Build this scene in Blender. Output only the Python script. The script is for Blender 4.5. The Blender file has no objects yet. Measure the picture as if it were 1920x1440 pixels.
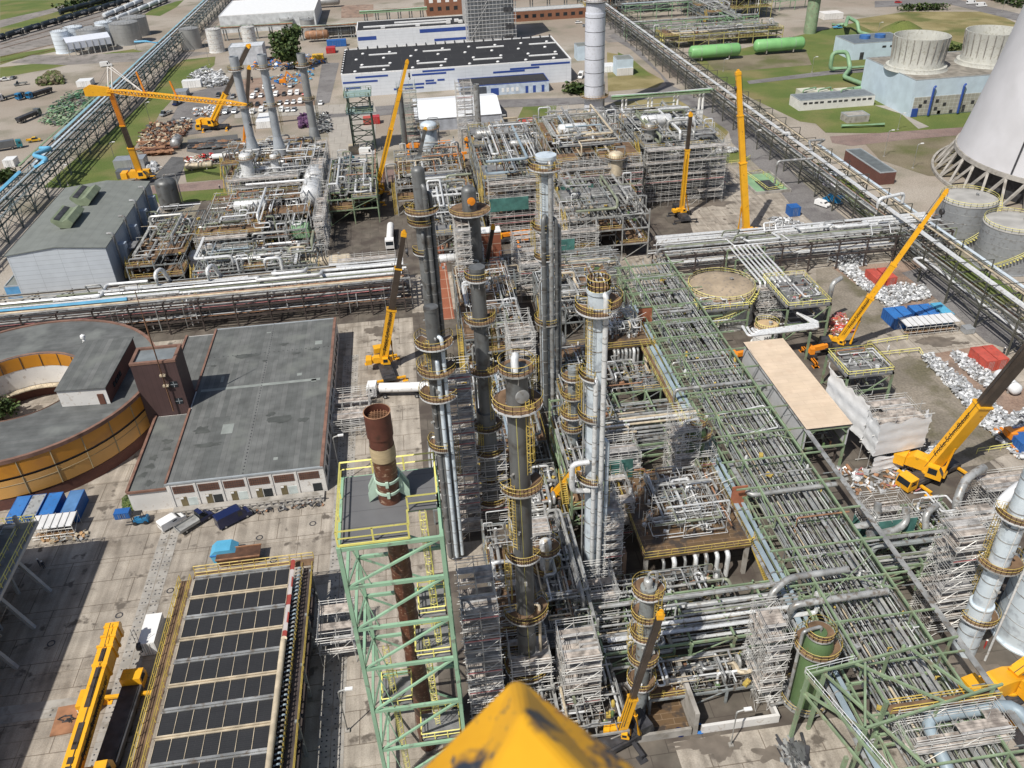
import bpy, math, random
from mathutils import Vector, Matrix
R = math.radians
scene = bpy.context.scene
COL = scene.collection
# ---------------------------------------------------------------- camera (fitted to the plant grid: X along the cross streets, Y along the main rack)
F = 1551.8
ROWS = ((0.99037335, -0.13359257, -0.03624421), (-0.10398571, -0.54520848, -0.83182611), (0.09136514, 0.8275873, -0.55385167))
CAM = Vector((0, 0, 100.0))
cam = bpy.data.objects.new('camera', bpy.data.cameras.new('camera'))
COL.objects.link(cam)
r0, r1, r2 = (Vector(r) for r in ROWS)
cam.matrix_world = Matrix(((r0.x, -r1.x, -r2.x, CAM.x), (r0.y, -r1.y, -r2.y, CAM.y), (r0.z, -r1.z, -r2.z, CAM.z), (0, 0, 0, 1)))
cam.data.sensor_width = 36.0
cam.data.lens = 36.0 * F / 1920.0
cam.data.clip_start = 0.05
cam.data.clip_end = 6000
cam.data.dof.use_dof = True
cam.data.dof.focus_distance = 150.0
cam.data.dof.aperture_fstop = 3.0
scene.camera = cam
# ---------------------------------------------------------------- light
SUN_AZ, SUN_EL = 47.0, 54.0          # light travels towards +X,+Y (azimuth from +Y)
world = bpy.data.worlds.new('World'); scene.world = world; world.use_nodes = True
nt = world.node_tree
bg = nt.nodes['Background']
sky = nt.nodes.new('ShaderNodeTexSky'); sky.sky_type = 'NISHITA'; sky.sun_disc = False
sky.sun_elevation = R(SUN_EL); sky.sun_rotation = R(SUN_AZ + 180)
sky.dust_density = 2.0
nt.links.new(sky.outputs[0], bg.inputs[0]); bg.inputs[1].default_value = 0.08
sl = bpy.data.lights.new('sun', 'SUN'); sl.energy = 4.6; sl.angle = R(0.5); sl.color = (1.0, 0.96, 0.89)
so = bpy.data.objects.new('sun', sl); COL.objects.link(so)
dv = Vector((math.sin(R(SUN_AZ)) * math.cos(R(SUN_EL)), math.cos(R(SUN_AZ)) * math.cos(R(SUN_EL)), -math.sin(R(SUN_EL))))
so.rotation_euler = dv.to_track_quat('-Z', 'Y').to_euler(); so.location = (-200, -200, 300)
scene.view_settings.view_transform = 'Standard'; scene.view_settings.look = 'None'
scene.view_settings.exposure = 0.0; scene.view_settings.gamma = 1.0
# ---------------------------------------------------------------- survey helpers: a photo pixel and a height give the surveyed point
def at(px, py, z=0.0):
    d = r0 * ((px - 960) / F) + r1 * ((py - 720) / F) + r2
    return CAM + d * ((z - CAM.z) / d.z)
def hz(x, y, py):
    k = (py - 720) / F
    a = r1 - r2 * k
    return CAM.z - (a.x * x + a.y * y) / a.z
# ---------------------------------------------------------------- mesh builder
def perp(d):
    up = Vector((0, 0, 1)) if abs(d.z) < 0.95 else Vector((1, 0, 0))
    s = d.cross(up).normalized(); return s, s.cross(d).normalized()
class MB:
    def __init__(s): s.v = []; s.f = []; s.mi = []; s.sm = []; s.m = 0
    def face(s, idx, smooth=False): s.f.append(idx); s.mi.append(s.m); s.sm.append(smooth)
    def poly(s, pts):
        n = len(s.v); s.v += [tuple(p) for p in pts]; s.face(tuple(range(n, n + len(pts))))
    def hexa(s, p):                       # 8 points: bottom ring then top ring
        n = len(s.v); s.v += [tuple(q) for q in p]
        for q in ((3, 2, 1, 0), (4, 5, 6, 7), (0, 1, 5, 4), (1, 2, 6, 5), (2, 3, 7, 6), (3, 0, 4, 7)): s.face(tuple(n + i for i in q))
    def box(s, x0, x1, y0, y1, z0, z1):
        s.hexa([(x0, y0, z0), (x1, y0, z0), (x1, y1, z0), (x0, y1, z0), (x0, y0, z1), (x1, y0, z1), (x1, y1, z1), (x0, y1, z1)])
    def obox(s, c, sx, sy, sz, rz=0.0, rx=0.0, ry=0.0):
        m = Matrix.Rotation(rz, 3, 'Z') @ Matrix.Rotation(ry, 3, 'Y') @ Matrix.Rotation(rx, 3, 'X'); c = Vector(c)
        s.hexa([c + m @ Vector((a * sx / 2, b * sy / 2, e * sz / 2)) for e in (-1, 1) for a, b in ((-1, -1), (1, -1), (1, 1), (-1, 1))])
    def bar(s, p, q, w, h=None, w2=None, h2=None):
        p = Vector(p); q = Vector(q); d = q - p
        if d.length < 1e-5: return
        a, b = perp(d.normalized()); h = h or w; w2 = w2 or w; h2 = h2 or (w2 if h == w else h)
        s.hexa([p + a * (i * w / 2) + b * (j * h / 2) for i, j in ((-1, -1), (1, -1), (1, 1), (-1, 1))] + [q + a * (i * w2 / 2) + b * (j * h2 / 2) for i, j in ((-1, -1), (1, -1), (1, 1), (-1, 1))])
    def stick(s, p, q, w):                # thin bar without ends
        p = Vector(p); q = Vector(q); d = q - p
        if d.length < 1e-5: return
        a, b = perp(d.normalized()); n = len(s.v); k = w * 0.62
        for e in (p, q): s.v += [tuple(e + a * k), tuple(e - a * (k * .5) + b * (k * .87)), tuple(e - a * (k * .5) - b * (k * .87))]
        for i in range(3):
            j = (i + 1) % 3; s.face((n + i, n + j, n + 3 + j, n + 3 + i))
    def ring(s, c, a, b, r, n):
        k = len(s.v)
        for i in range(n):
            t = 2 * math.pi * i / n; s.v.append(tuple(c + a * (r * math.cos(t)) + b * (r * math.sin(t))))
        return k
    def tube(s, pts, r, n=8, bend=None, caps=True):
        pts = [Vector(p) for p in pts]
        q = [pts[0]]
        if bend is None: bend = r * 2.2
        for i in range(1, len(pts) - 1):
            a = pts[i - 1] - pts[i]; b = pts[i + 1] - pts[i]
            t = min(bend, a.length * .48, b.length * .48); a.normalize(); b.normalize()
            if (a + b).length < 1e-3: q.append(pts[i]); continue
            p0 = pts[i] + a * t; p1 = pts[i] + b * t
            for u in (0, .33, .67, 1): q.append(p0 * (1 - u) ** 2 + pts[i] * (2 * u * (1 - u)) + p1 * u ** 2)
        q.append(pts[-1])
        d = (q[1] - q[0]).normalized(); a, b = perp(d); prev = None
        for i, p in enumerate(q):
            if i: 
                e = (q[min(i + 1, len(q) - 1)] - q[i - 1]).normalized()
                a = (a - e * a.dot(e)).normalized(); b = e.cross(a)
            k = s.ring(p, a, b, r, n)
            if prev is not None:
                for j in range(n): s.face((prev + j, prev + (j + 1) % n, k + (j + 1) % n, k + j), True)
            elif caps: s.face(tuple(k + j for j in reversed(range(n))))
            prev = k
        if caps: s.face(tuple(prev + j for j in range(n)))
    def lathe(s, c, prof, n=24, axis=(0, 0, 1), cap0=True, cap1=True, a0=0.0, a1=360.0):
        c = Vector(c); d = Vector(axis).normalized()
        a, b = (Vector((1, 0, 0)), Vector((0, 1, 0))) if d.z > .99 else perp(d)
        full = abs(a1 - a0 - 360) < 1e-6; m = n if full else n + 1; ks = []
        for r, z in prof:
            k = len(s.v); ks.append(k)
            for i in range(m):
                t = R(a0 + (a1 - a0) * i / n); s.v.append(tuple(c + d * z + a * (r * math.cos(t)) + b * (r * math.sin(t))))
        for u, w in zip(ks, ks[1:]):
            for i in range(n): s.face((u + i, u + (i + 1) % m, w + (i + 1) % m, w + i), True)
        if full and cap0: s.face(tuple(ks[0] + i for i in reversed(range(m))))
        if full and cap1: s.face(tuple(ks[-1] + i for i in range(m)))
    def ext(s, pts2, fn, d):              # extrude outline pts2 mapped by fn(u,v) along vector d
        d = Vector(d); n = len(pts2); k = len(s.v)
        P = [Vector(fn(*p)) for p in pts2]
        s.v += [tuple(p) for p in P] + [tuple(p + d) for p in P]
        s.face(tuple(k + i for i in range(n))); s.face(tuple(k + n + i for i in reversed(range(n))))
        for i in range(n): j = (i + 1) % n; s.face((k + j, k + i, k + n + i, k + n + j))
    def build(s, name, mat, parent=None, local=False, origin=None):
        me = bpy.data.meshes.new(name)
        o = Vector((0, 0, 0))
        if origin is not None: o = Vector(origin)
        elif parent is not None and not local:
            q = parent
            while q is not None: o += q.location; q = q.parent
        me.from_pydata([(v[0] - o.x, v[1] - o.y, v[2] - o.z) for v in s.v], [], s.f)
        for m in (mat if isinstance(mat, (list, tuple)) else [mat]): me.materials.append(m)
        me.polygons.foreach_set('material_index', s.mi); me.polygons.foreach_set('use_smooth', s.sm)
        if any(s.sm): me.set_sharp_from_angle(angle=R(42))
        ob = bpy.data.objects.new(name, me); COL.objects.link(ob)
        if parent is not None: ob.parent = parent
        elif origin is not None: ob.location = o
        return ob
SEEN = {}
def tag(o, label, cat, group=None, kind=None):
    if label in SEEN and not (group and SEEN[label] == group): print('DUPLABEL', label)
    SEEN[label] = group
    if kind != 'structure': o['label'] = label; o['category'] = cat
    if group: o['group'] = group
    if kind: o['kind'] = kind
    return o
def thing(name, label, cat, loc=(0, 0, 0), rz=0.0, group=None):
    o = bpy.data.objects.new(name, None); COL.objects.link(o); o.empty_display_size = .3
    o.location = loc; o.rotation_euler = (0, 0, rz); return tag(o, label, cat, group)
KIDS = {}
def copy_tree(o, parent=None):
    c = o.copy(); COL.objects.link(c)
    if parent is not None: c.parent = parent
    for ch in o.children: copy_tree(ch, c)
    return c
# ---------------------------------------------------------------- materials
def nodes(name):
    m = bpy.data.materials.new(name); m.use_nodes = True
    n = m.node_tree.nodes; return m, n, m.node_tree.links, n['Principled BSDF']
def rgb(c): return (c[0], c[1], c[2], 1)
def sc(c, k): return tuple(min(1, x * k) for x in c)
def noise(n, l, scale, detail=4, vec=None, stretch=None):
    g = n.new('ShaderNodeNewGeometry'); t = n.new('ShaderNodeTexNoise'); t.inputs['Scale'].default_value = scale; t.inputs['Detail'].default_value = detail
    src = vec or g.outputs['Position']
    if stretch:
        mp = n.new('ShaderNodeMapping'); mp.inputs['Scale'].default_value = stretch; l.new(src, mp.inputs['Vector']); src = mp.outputs[0]
    l.new(src, t.inputs['Vector']); return t.outputs['Fac']
def ramp(n, l, fac, a, b, lo=.35, hi=.65):
    r = n.new('ShaderNodeValToRGB'); r.color_ramp.elements[0].position = lo; r.color_ramp.elements[1].position = hi
    r.color_ramp.elements[0].color = rgb(a); r.color_ramp.elements[1].color = rgb(b); l.new(fac, r.inputs[0]); return r.outputs[0]
def mix(n, l, fac, a, b, mode='MIX'):
    x = n.new('ShaderNodeMix'); x.data_type = 'RGBA'; x.blend_type = mode
    if isinstance(fac, float): x.inputs[0].default_value = fac
    else: l.new(fac, x.inputs[0])
    for i, c in ((6, a), (7, b)):
        if isinstance(c, tuple): x.inputs[i].default_value = rgb(c)
        else: l.new(c, x.inputs[i])
    return x.outputs[2]
def mat(name, c, rough=.6, metal=0.0, var=.16, scale=.5, dirt=None, dscale=1.2, dlo=.52, dhi=.68, c2=None, stretch=None):
    m, n, l, b = nodes(name)
    col = ramp(n, l, noise(n, l, scale, 5, stretch=stretch), sc(c, 1 - var), c2 or sc(c, 1 + var))
    if dirt: col = mix(n, l, ramp(n, l, noise(n, l, dscale, 6), (0, 0, 0), (1, 1, 1), dlo, dhi), col, dirt)
    l.new(col, b.inputs['Base Color']); b.inputs['Roughness'].default_value = rough; b.inputs['Metallic'].default_value = metal
    return m
def brickmat(name, c1, c2, joint, w, h, ms, mode='floor', rough=.8, offset=.5, dirt=None, dscale=.25, var=.12, sq=1.0, dlo=.55, dhi=.7):
    m, n, l, b = nodes(name)
    g = n.new('ShaderNodeNewGeometry'); vec = g.outputs['Position']
    if mode == 'wall':
        sp = n.new('ShaderNodeSeparateXYZ'); l.new(vec, sp.inputs[0]); ad = n.new('ShaderNodeMath'); l.new(sp.outputs[0], ad.inputs[0]); l.new(sp.outputs[1], ad.inputs[1])
        cb = n.new('ShaderNodeCombineXYZ'); l.new(ad.outputs[0], cb.inputs[0]); l.new(sp.outputs[2], cb.inputs[1]); vec = cb.outputs[0]
    if mode == 'turn':
        mp = n.new('ShaderNodeMapping'); mp.inputs['Rotation'].default_value = (0, 0, R(90)); l.new(vec, mp.inputs[0]); vec = mp.outputs[0]
    t = n.new('ShaderNodeTexBrick'); l.new(vec, t.inputs['Vector']); t.offset = offset; t.squash = sq
    t.inputs['Color1'].default_value = rgb(c1); t.inputs['Color2'].default_value = rgb(c2); t.inputs['Mortar'].default_value = rgb(joint)
    t.inputs['Scale'].default_value = 1; t.inputs['Brick Width'].default_value = w; t.inputs['Row Height'].default_value = h; t.inputs['Mortar Size'].default_value = ms; t.inputs['Mortar Smooth'].default_value = .2
    col = mix(n, l, 1.0, t.outputs[0], ramp(n, l, noise(n, l, .35, 6), sc((1, 1, 1), 1 - var * 1.6), (1, 1, 1), .3, .7), 'MULTIPLY')
    if dirt: col = mix(n, l, ramp(n, l, noise(n, l, dscale, 7), (0, 0, 0), (1, 1, 1), dlo, dhi), col, dirt)
    l.new(col, b.inputs['Base Color']); b.inputs['Roughness'].default_value = rough
    return m
STEEL = mat('galvanised_steel', (.36, .36, .345), .45, .2, .3, .7)
SCAF = mat('scaffold_tube', (.52, .51, .485), .5, .1, .35, .5)
PLANK = mat('scaffold_plank', (.38, .335, .295), .85, 0, .5, .9, dirt=(.20, .17, .15), dscale=.5, stretch=(1, 1, 1))
PLANKG = mat('grey_plank', (.36, .35, .34), .8, 0, .4, .8)
PINK = mat('faded_red_board', (.42, .16, .16), .8, 0, .3, .7)
DARKST = mat('dark_brown_steel', (.07, .055, .05), .6, .1, .3, .5)
GREYST = mat('grey_painted_steel', (.24, .26, .26), .6, .1, .25, .4, dirt=(.13, .11, .09))
GRNST = mat('pale_green_steel', (.23, .31, .19), .55, .05, .2, .4, dirt=(.22, .2, .14), dscale=.8)
MINT = mat('mint_green_paint', (.27, .44, .30), .5, 0, .12, .3, dirt=(.2, .25, .19), dscale=.9, dlo=.6)
TEAL = mat('teal_netting', (.06, .17, .15), .8, 0, .3, .5)
YEL = mat('safety_yellow_paint', (.50, .37, .09), .5, 0, .2, .6, dirt=(.3, .2, .07), dlo=.6)
YELP = mat('pale_yellow_paint', (.72, .66, .19), .5, 0, .12, .6, dirt=(.5, .42, .2), dlo=.62)
CRY = mat('crane_yellow_paint', (.80, .40, .02), .38, 0, .06, .5, dirt=(.5, .25, .03), dlo=.64)
CRO = mat('crane_orange_paint', (.78, .26, .02), .4, 0, .1, .5)
BLACK = mat('black_rubber', (.025, .025, .027), .7, 0, .3, 1)
DARK = mat('dark_machinery', (.05, .05, .055), .55, .1, .4, .8)
WHITE = mat('white_paint', (.78, .78, .77), .5, 0, .06, .4, dirt=(.55, .53, .5), dlo=.6)
INSW = mat('white_pipe_cladding', (.72, .73, .73), .38, .25, .14, 1.2, dirt=(.45, .43, .4), dlo=.58)
INSG = mat('grey_pipe_cladding', (.36, .365, .36), .42, .3, .32, .4, dirt=(.20, .17, .14))
OLIV = mat('olive_grey_pipe_paint', (.22, .24, .17), .5, .05, .25, .4)
INSB = mat('pale_blue_cladding', (.47, .56, .64), .4, .25, .1, .5, dirt=(.38, .4, .42))
PIPEB = mat('blue_grey_pipe_paint', (.29, .36, .41), .5, .05, .15, .3)
SKYB = mat('light_blue_pipe_paint', (.13, .38, .58), .45, 0, .12, .3)
PALEB = mat('pale_cyan_pipe_paint', (.26, .43, .50), .45, 0, .12, .3)
RUSTP = mat('rusty_pipe', (.30, .16, .09), .75, .1, .35, .6)
CREAM = mat('cream_pipe', (.52, .44, .32), .6, .1, .25, .6)
COLG = mat('weathered_grey_cladding_painted_sheen', (.155, .16, .16), .48, .3, .34, .3, dirt=(.085, .078, .07), dscale=.5, stretch=(1.4, 1.4, .15))  # lighter streaks paint patches of sheen into the colour; dirt lies over them
COLW = mat('pale_blue_column_cladding', (.66, .74, .80), .38, .2, .08, .3, dirt=(.42, .47, .52), dscale=.6, stretch=(1, 1, .3))
GRATE = mat('rusty_grating_deck', (.17, .105, .06), .8, .1, .35, .5)
GRATEG = mat('grey_grating_deck', (.20, .20, .20), .7, .2, .25, .7)
BROWNDECK = brickmat('wet_brown_deck_plates', (.17, .105, .055), (.12, .08, .045), (.27, .19, .12), 3.0, .9, .05, rough=.5, dirt=(.065, .05, .04), dscale=.5, dlo=.5, dhi=.6)
OX = mat('red_oxide_plate', (.36, .13, .07), .75, 0, .2, .4)
GREENV = mat('dull_green_vessel_paint', (.095, .155, .065), .42, .05, .1, .25, dirt=(.12, .14, .06), dlo=.6)
GREENL = mat('leaf_green_vessel_paint', (.20, .44, .17), .42, 0, .1, .25)
GREENP = mat('green_pipe_paint', (.22, .36, .21), .5, 0, .15, .25)
BLUEC = brickmat('blue_container_paint', (.03, .14, .42), (.035, .15, .44), (.02, .10, .33), .28, 30, .06, 'wall', .45)
BLUER = mat('blue_roof_paint', (.035, .17, .47), .45, 0, .1, .5, dirt=(.05, .12, .28), dlo=.6)
BLUEL = mat('light_blue_container_paint', (.10, .38, .58), .5, 0, .08, .5)
REDC = mat('red_container_paint', (.48, .085, .06), .5, 0, .15, .5, dirt=(.36, .08, .06))
GLASS = mat('dark_glass', (.02, .025, .03), .08, 0, .1, 1)
NAVY = mat('navy_vehicle_paint', (.012, .02, .075), .25, 0, .05, 1)
CARS = {'white': mat('white_vehicle_paint', (.80, .80, .79), .28, 0, .04, 1), 'silver': mat('silver_vehicle_paint', (.42, .44, .46), .3, .4, .05, 1), 'black': mat('black_vehicle_paint', (.02, .02, .022), .25, 0, .1, 1),
        'grey': mat('grey_vehicle_paint', (.16, .17, .18), .3, .3, .1, 1), 'blue': mat('blue_vehicle_paint', (.02, .17, .36), .3, 0, .1, 1), 'navy': NAVY, 'red': mat('red_vehicle_paint', (.45, .03, .03), .3, 0, .1, 1), 'yellow': mat('yellow_vehicle_paint', (.75, .45, .03), .35, 0, .1, 1), 'teal': mat('teal_vehicle_paint', (.03, .2, .24), .35, 0, .1, 1), 'lightblue': mat('light_blue_vehicle_paint', (.12, .4, .65), .35, 0, .1, 1)}
CONCR = mat('plain_concrete', (.34, .32, .29), .9, 0, .18, .4, dirt=(.22, .2, .17), dscale=.6)
WOOD = mat('timber', (.36, .22, .11), .8, 0, .3, .8)
LEAF = mat('foliage', (.05, .085, .022), .7, 0, .45, .45)
LEAF2 = mat('light_foliage', (.09, .12, .03), .7, 0, .4, .5)
BARK = mat('bark', (.10, .075, .05), .9)
# ================================================================ SETTING: ground, roads, lawns
def sheet(name, pts, z, m):
    mb = MB(); mb.poly([(p[0], p[1], z) for p in pts])
    o = mb.build(name, m); o['kind'] = 'structure'; return o
def psheet(name, px, z, m): return sheet(name, [at(*p) for p in px], z, m)
def patchmat(name, a, b, c, s1, s2, rough=.95, lo=.42, hi=.6):
    m, n, l, bs = nodes(name)
    col = ramp(n, l, noise(n, l, s1, 8), a, b, lo, hi)
    col = mix(n, l, ramp(n, l, noise(n, l, s2, 8), (0, 0, 0), (1, 1, 1), .5, .66), col, c)
    fine = ramp(n, l, noise(n, l, 2.2, 6), (.72, .72, .72), (1.15, 1.15, 1.15), .3, .7)
    col = mix(n, l, 1.0, col, fine, 'MULTIPLY')
    l.new(col, bs.inputs['Base Color']); bs.inputs['Roughness'].default_value = rough; return m
G_DIRT = patchmat('dusty_ground', (.30, .25, .20), (.38, .34, .29), (.22, .20, .15), .012, .05)
G_GRASS = patchmat('mown_grass', (.095, .135, .026), (.135, .16, .038), (.20, .175, .07), .05, .035)
G_DRY = patchmat('dry_grass', (.21, .175, .07), (.30, .25, .12), (.12, .13, .035), .06, .05)
G_SCRUB = patchmat('bare_scrub', (.16, .135, .085), (.22, .185, .125), (.11, .115, .04), .06, .05)
G_ASPH = patchmat('asphalt', (.17, .16, .155), (.21, .20, .195), (.14, .13, .13), .06, .2)
G_ASPD = patchmat('dark_asphalt', (.105, .105, .105), (.13, .13, .13), (.085, .085, .085), .06, .2)
G_RED = patchmat('reddish_asphalt', (.22, .15, .13), (.26, .19, .165), (.19, .14, .125), .06, .2)
G_SCRUB_Y = patchmat('mossy_yard', (.19, .165, .13), (.27, .235, .19), (.135, .12, .075), .09, .14)
G_CLAY = patchmat('reddish_dirt', (.26, .175, .13), (.33, .24, .185), (.19, .14, .11), .12, .2)
G_BALL = patchmat('track_ballast', (.22, .20, .185), (.28, .255, .235), (.16, .15, .13), .06, .2)
G_SLAB = brickmat('concrete_slabs', (.50, .445, .375), (.465, .415, .35), (.22, .18, .14), 7.5, 5.2, .07, rough=.85, dirt=(.25, .215, .175), dscale=.18, var=.2)
def roughen(m, big=(17, 11), dark=.8, tyre=True):
    n, l = m.node_tree.nodes, m.node_tree.links; b = n['Principled BSDF']; src = b.inputs['Base Color'].links[0].from_socket
    g = n.new('ShaderNodeNewGeometry'); t = n.new('ShaderNodeTexBrick'); mp = n.new('ShaderNodeMapping'); mp.inputs['Location'].default_value = (3.3, 1.7, 0); l.new(g.outputs['Position'], mp.inputs[0]); l.new(mp.outputs[0], t.inputs['Vector'])
    t.inputs['Color1'].default_value = (1, 1, 1, 1); t.inputs['Color2'].default_value = (dark, dark * .985, dark * .97, 1); t.inputs['Mortar'].default_value = (.6, .57, .52, 1); t.inputs['Scale'].default_value = 1
    t.inputs['Brick Width'].default_value = big[0]; t.inputs['Row Height'].default_value = big[1]; t.inputs['Mortar Size'].default_value = .05; t.offset = .37; t.inputs['Bias'].default_value = -.2
    c = mix(n, l, 1.0, src, t.outputs[0], 'MULTIPLY')
    c = mix(n, l, 1.0, c, ramp(n, l, noise(n, l, 1.0, 5, stretch=(.9, .05, 1)), (.78, .77, .76), (1.06, 1.06, 1.06), .38, .62), 'MULTIPLY')
    c = mix(n, l, ramp(n, l, noise(n, l, .33, 9), (0, 0, 0), (1, 1, 1), .60, .66), c, (.13, .11, .09))
    c = mix(n, l, 1.0, c, ramp(n, l, noise(n, l, 5, 4), (.82, .82, .82), (1.1, 1.1, 1.1), .3, .7), 'MULTIPLY')
    l.new(c, b.inputs['Base Color'])
roughen(G_SLAB)
G_PROC = brickmat('stained_process_slabs', (.165, .14, .115), (.15, .13, .105), (.09, .075, .06), 5, 4, .07, rough=.8, dirt=(.075, .06, .05), dscale=.22, var=.25, dlo=.45, dhi=.65)
G_PAD = brickmat('pale_concrete_pad', (.40, .37, .325), (.375, .345, .305), (.24, .21, .18), 5, 9, .08, rough=.85, var=.12)
sheet('ground', [(-1500, -60), (1500, -60), (1500, 2600), (-1500, 2600)], 0, G_DIRT)
def rect(name, x0, x1, y0, y1, z, m): return sheet(name, [(x0, y0), (x1, y0), (x1, y1), (x0, y1)], z, m)
rect('concrete_apron', -112, 130, 30, 208, .02, G_SLAB)
rect('process_slab', -4, 47, 55, 186, .045, G_PROC)
rect('process_slab', 64, 100, 60, 182, .045, G_PROC)
rect('process_slab', 47, 64, 61.5, 186, .05, G_PROC); rect('pale_slab', -3.4, 6.8, 96.5, 102.8, .065, G_SLAB); rect('pale_slab', 26, 62, 54, 61.4, .065, G_SLAB)
rect('process_slab', -72, 102, 208, 300, .04, G_PROC)
rect('process_slab', -116, -4, 184, 203, .045, G_PROC)
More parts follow.
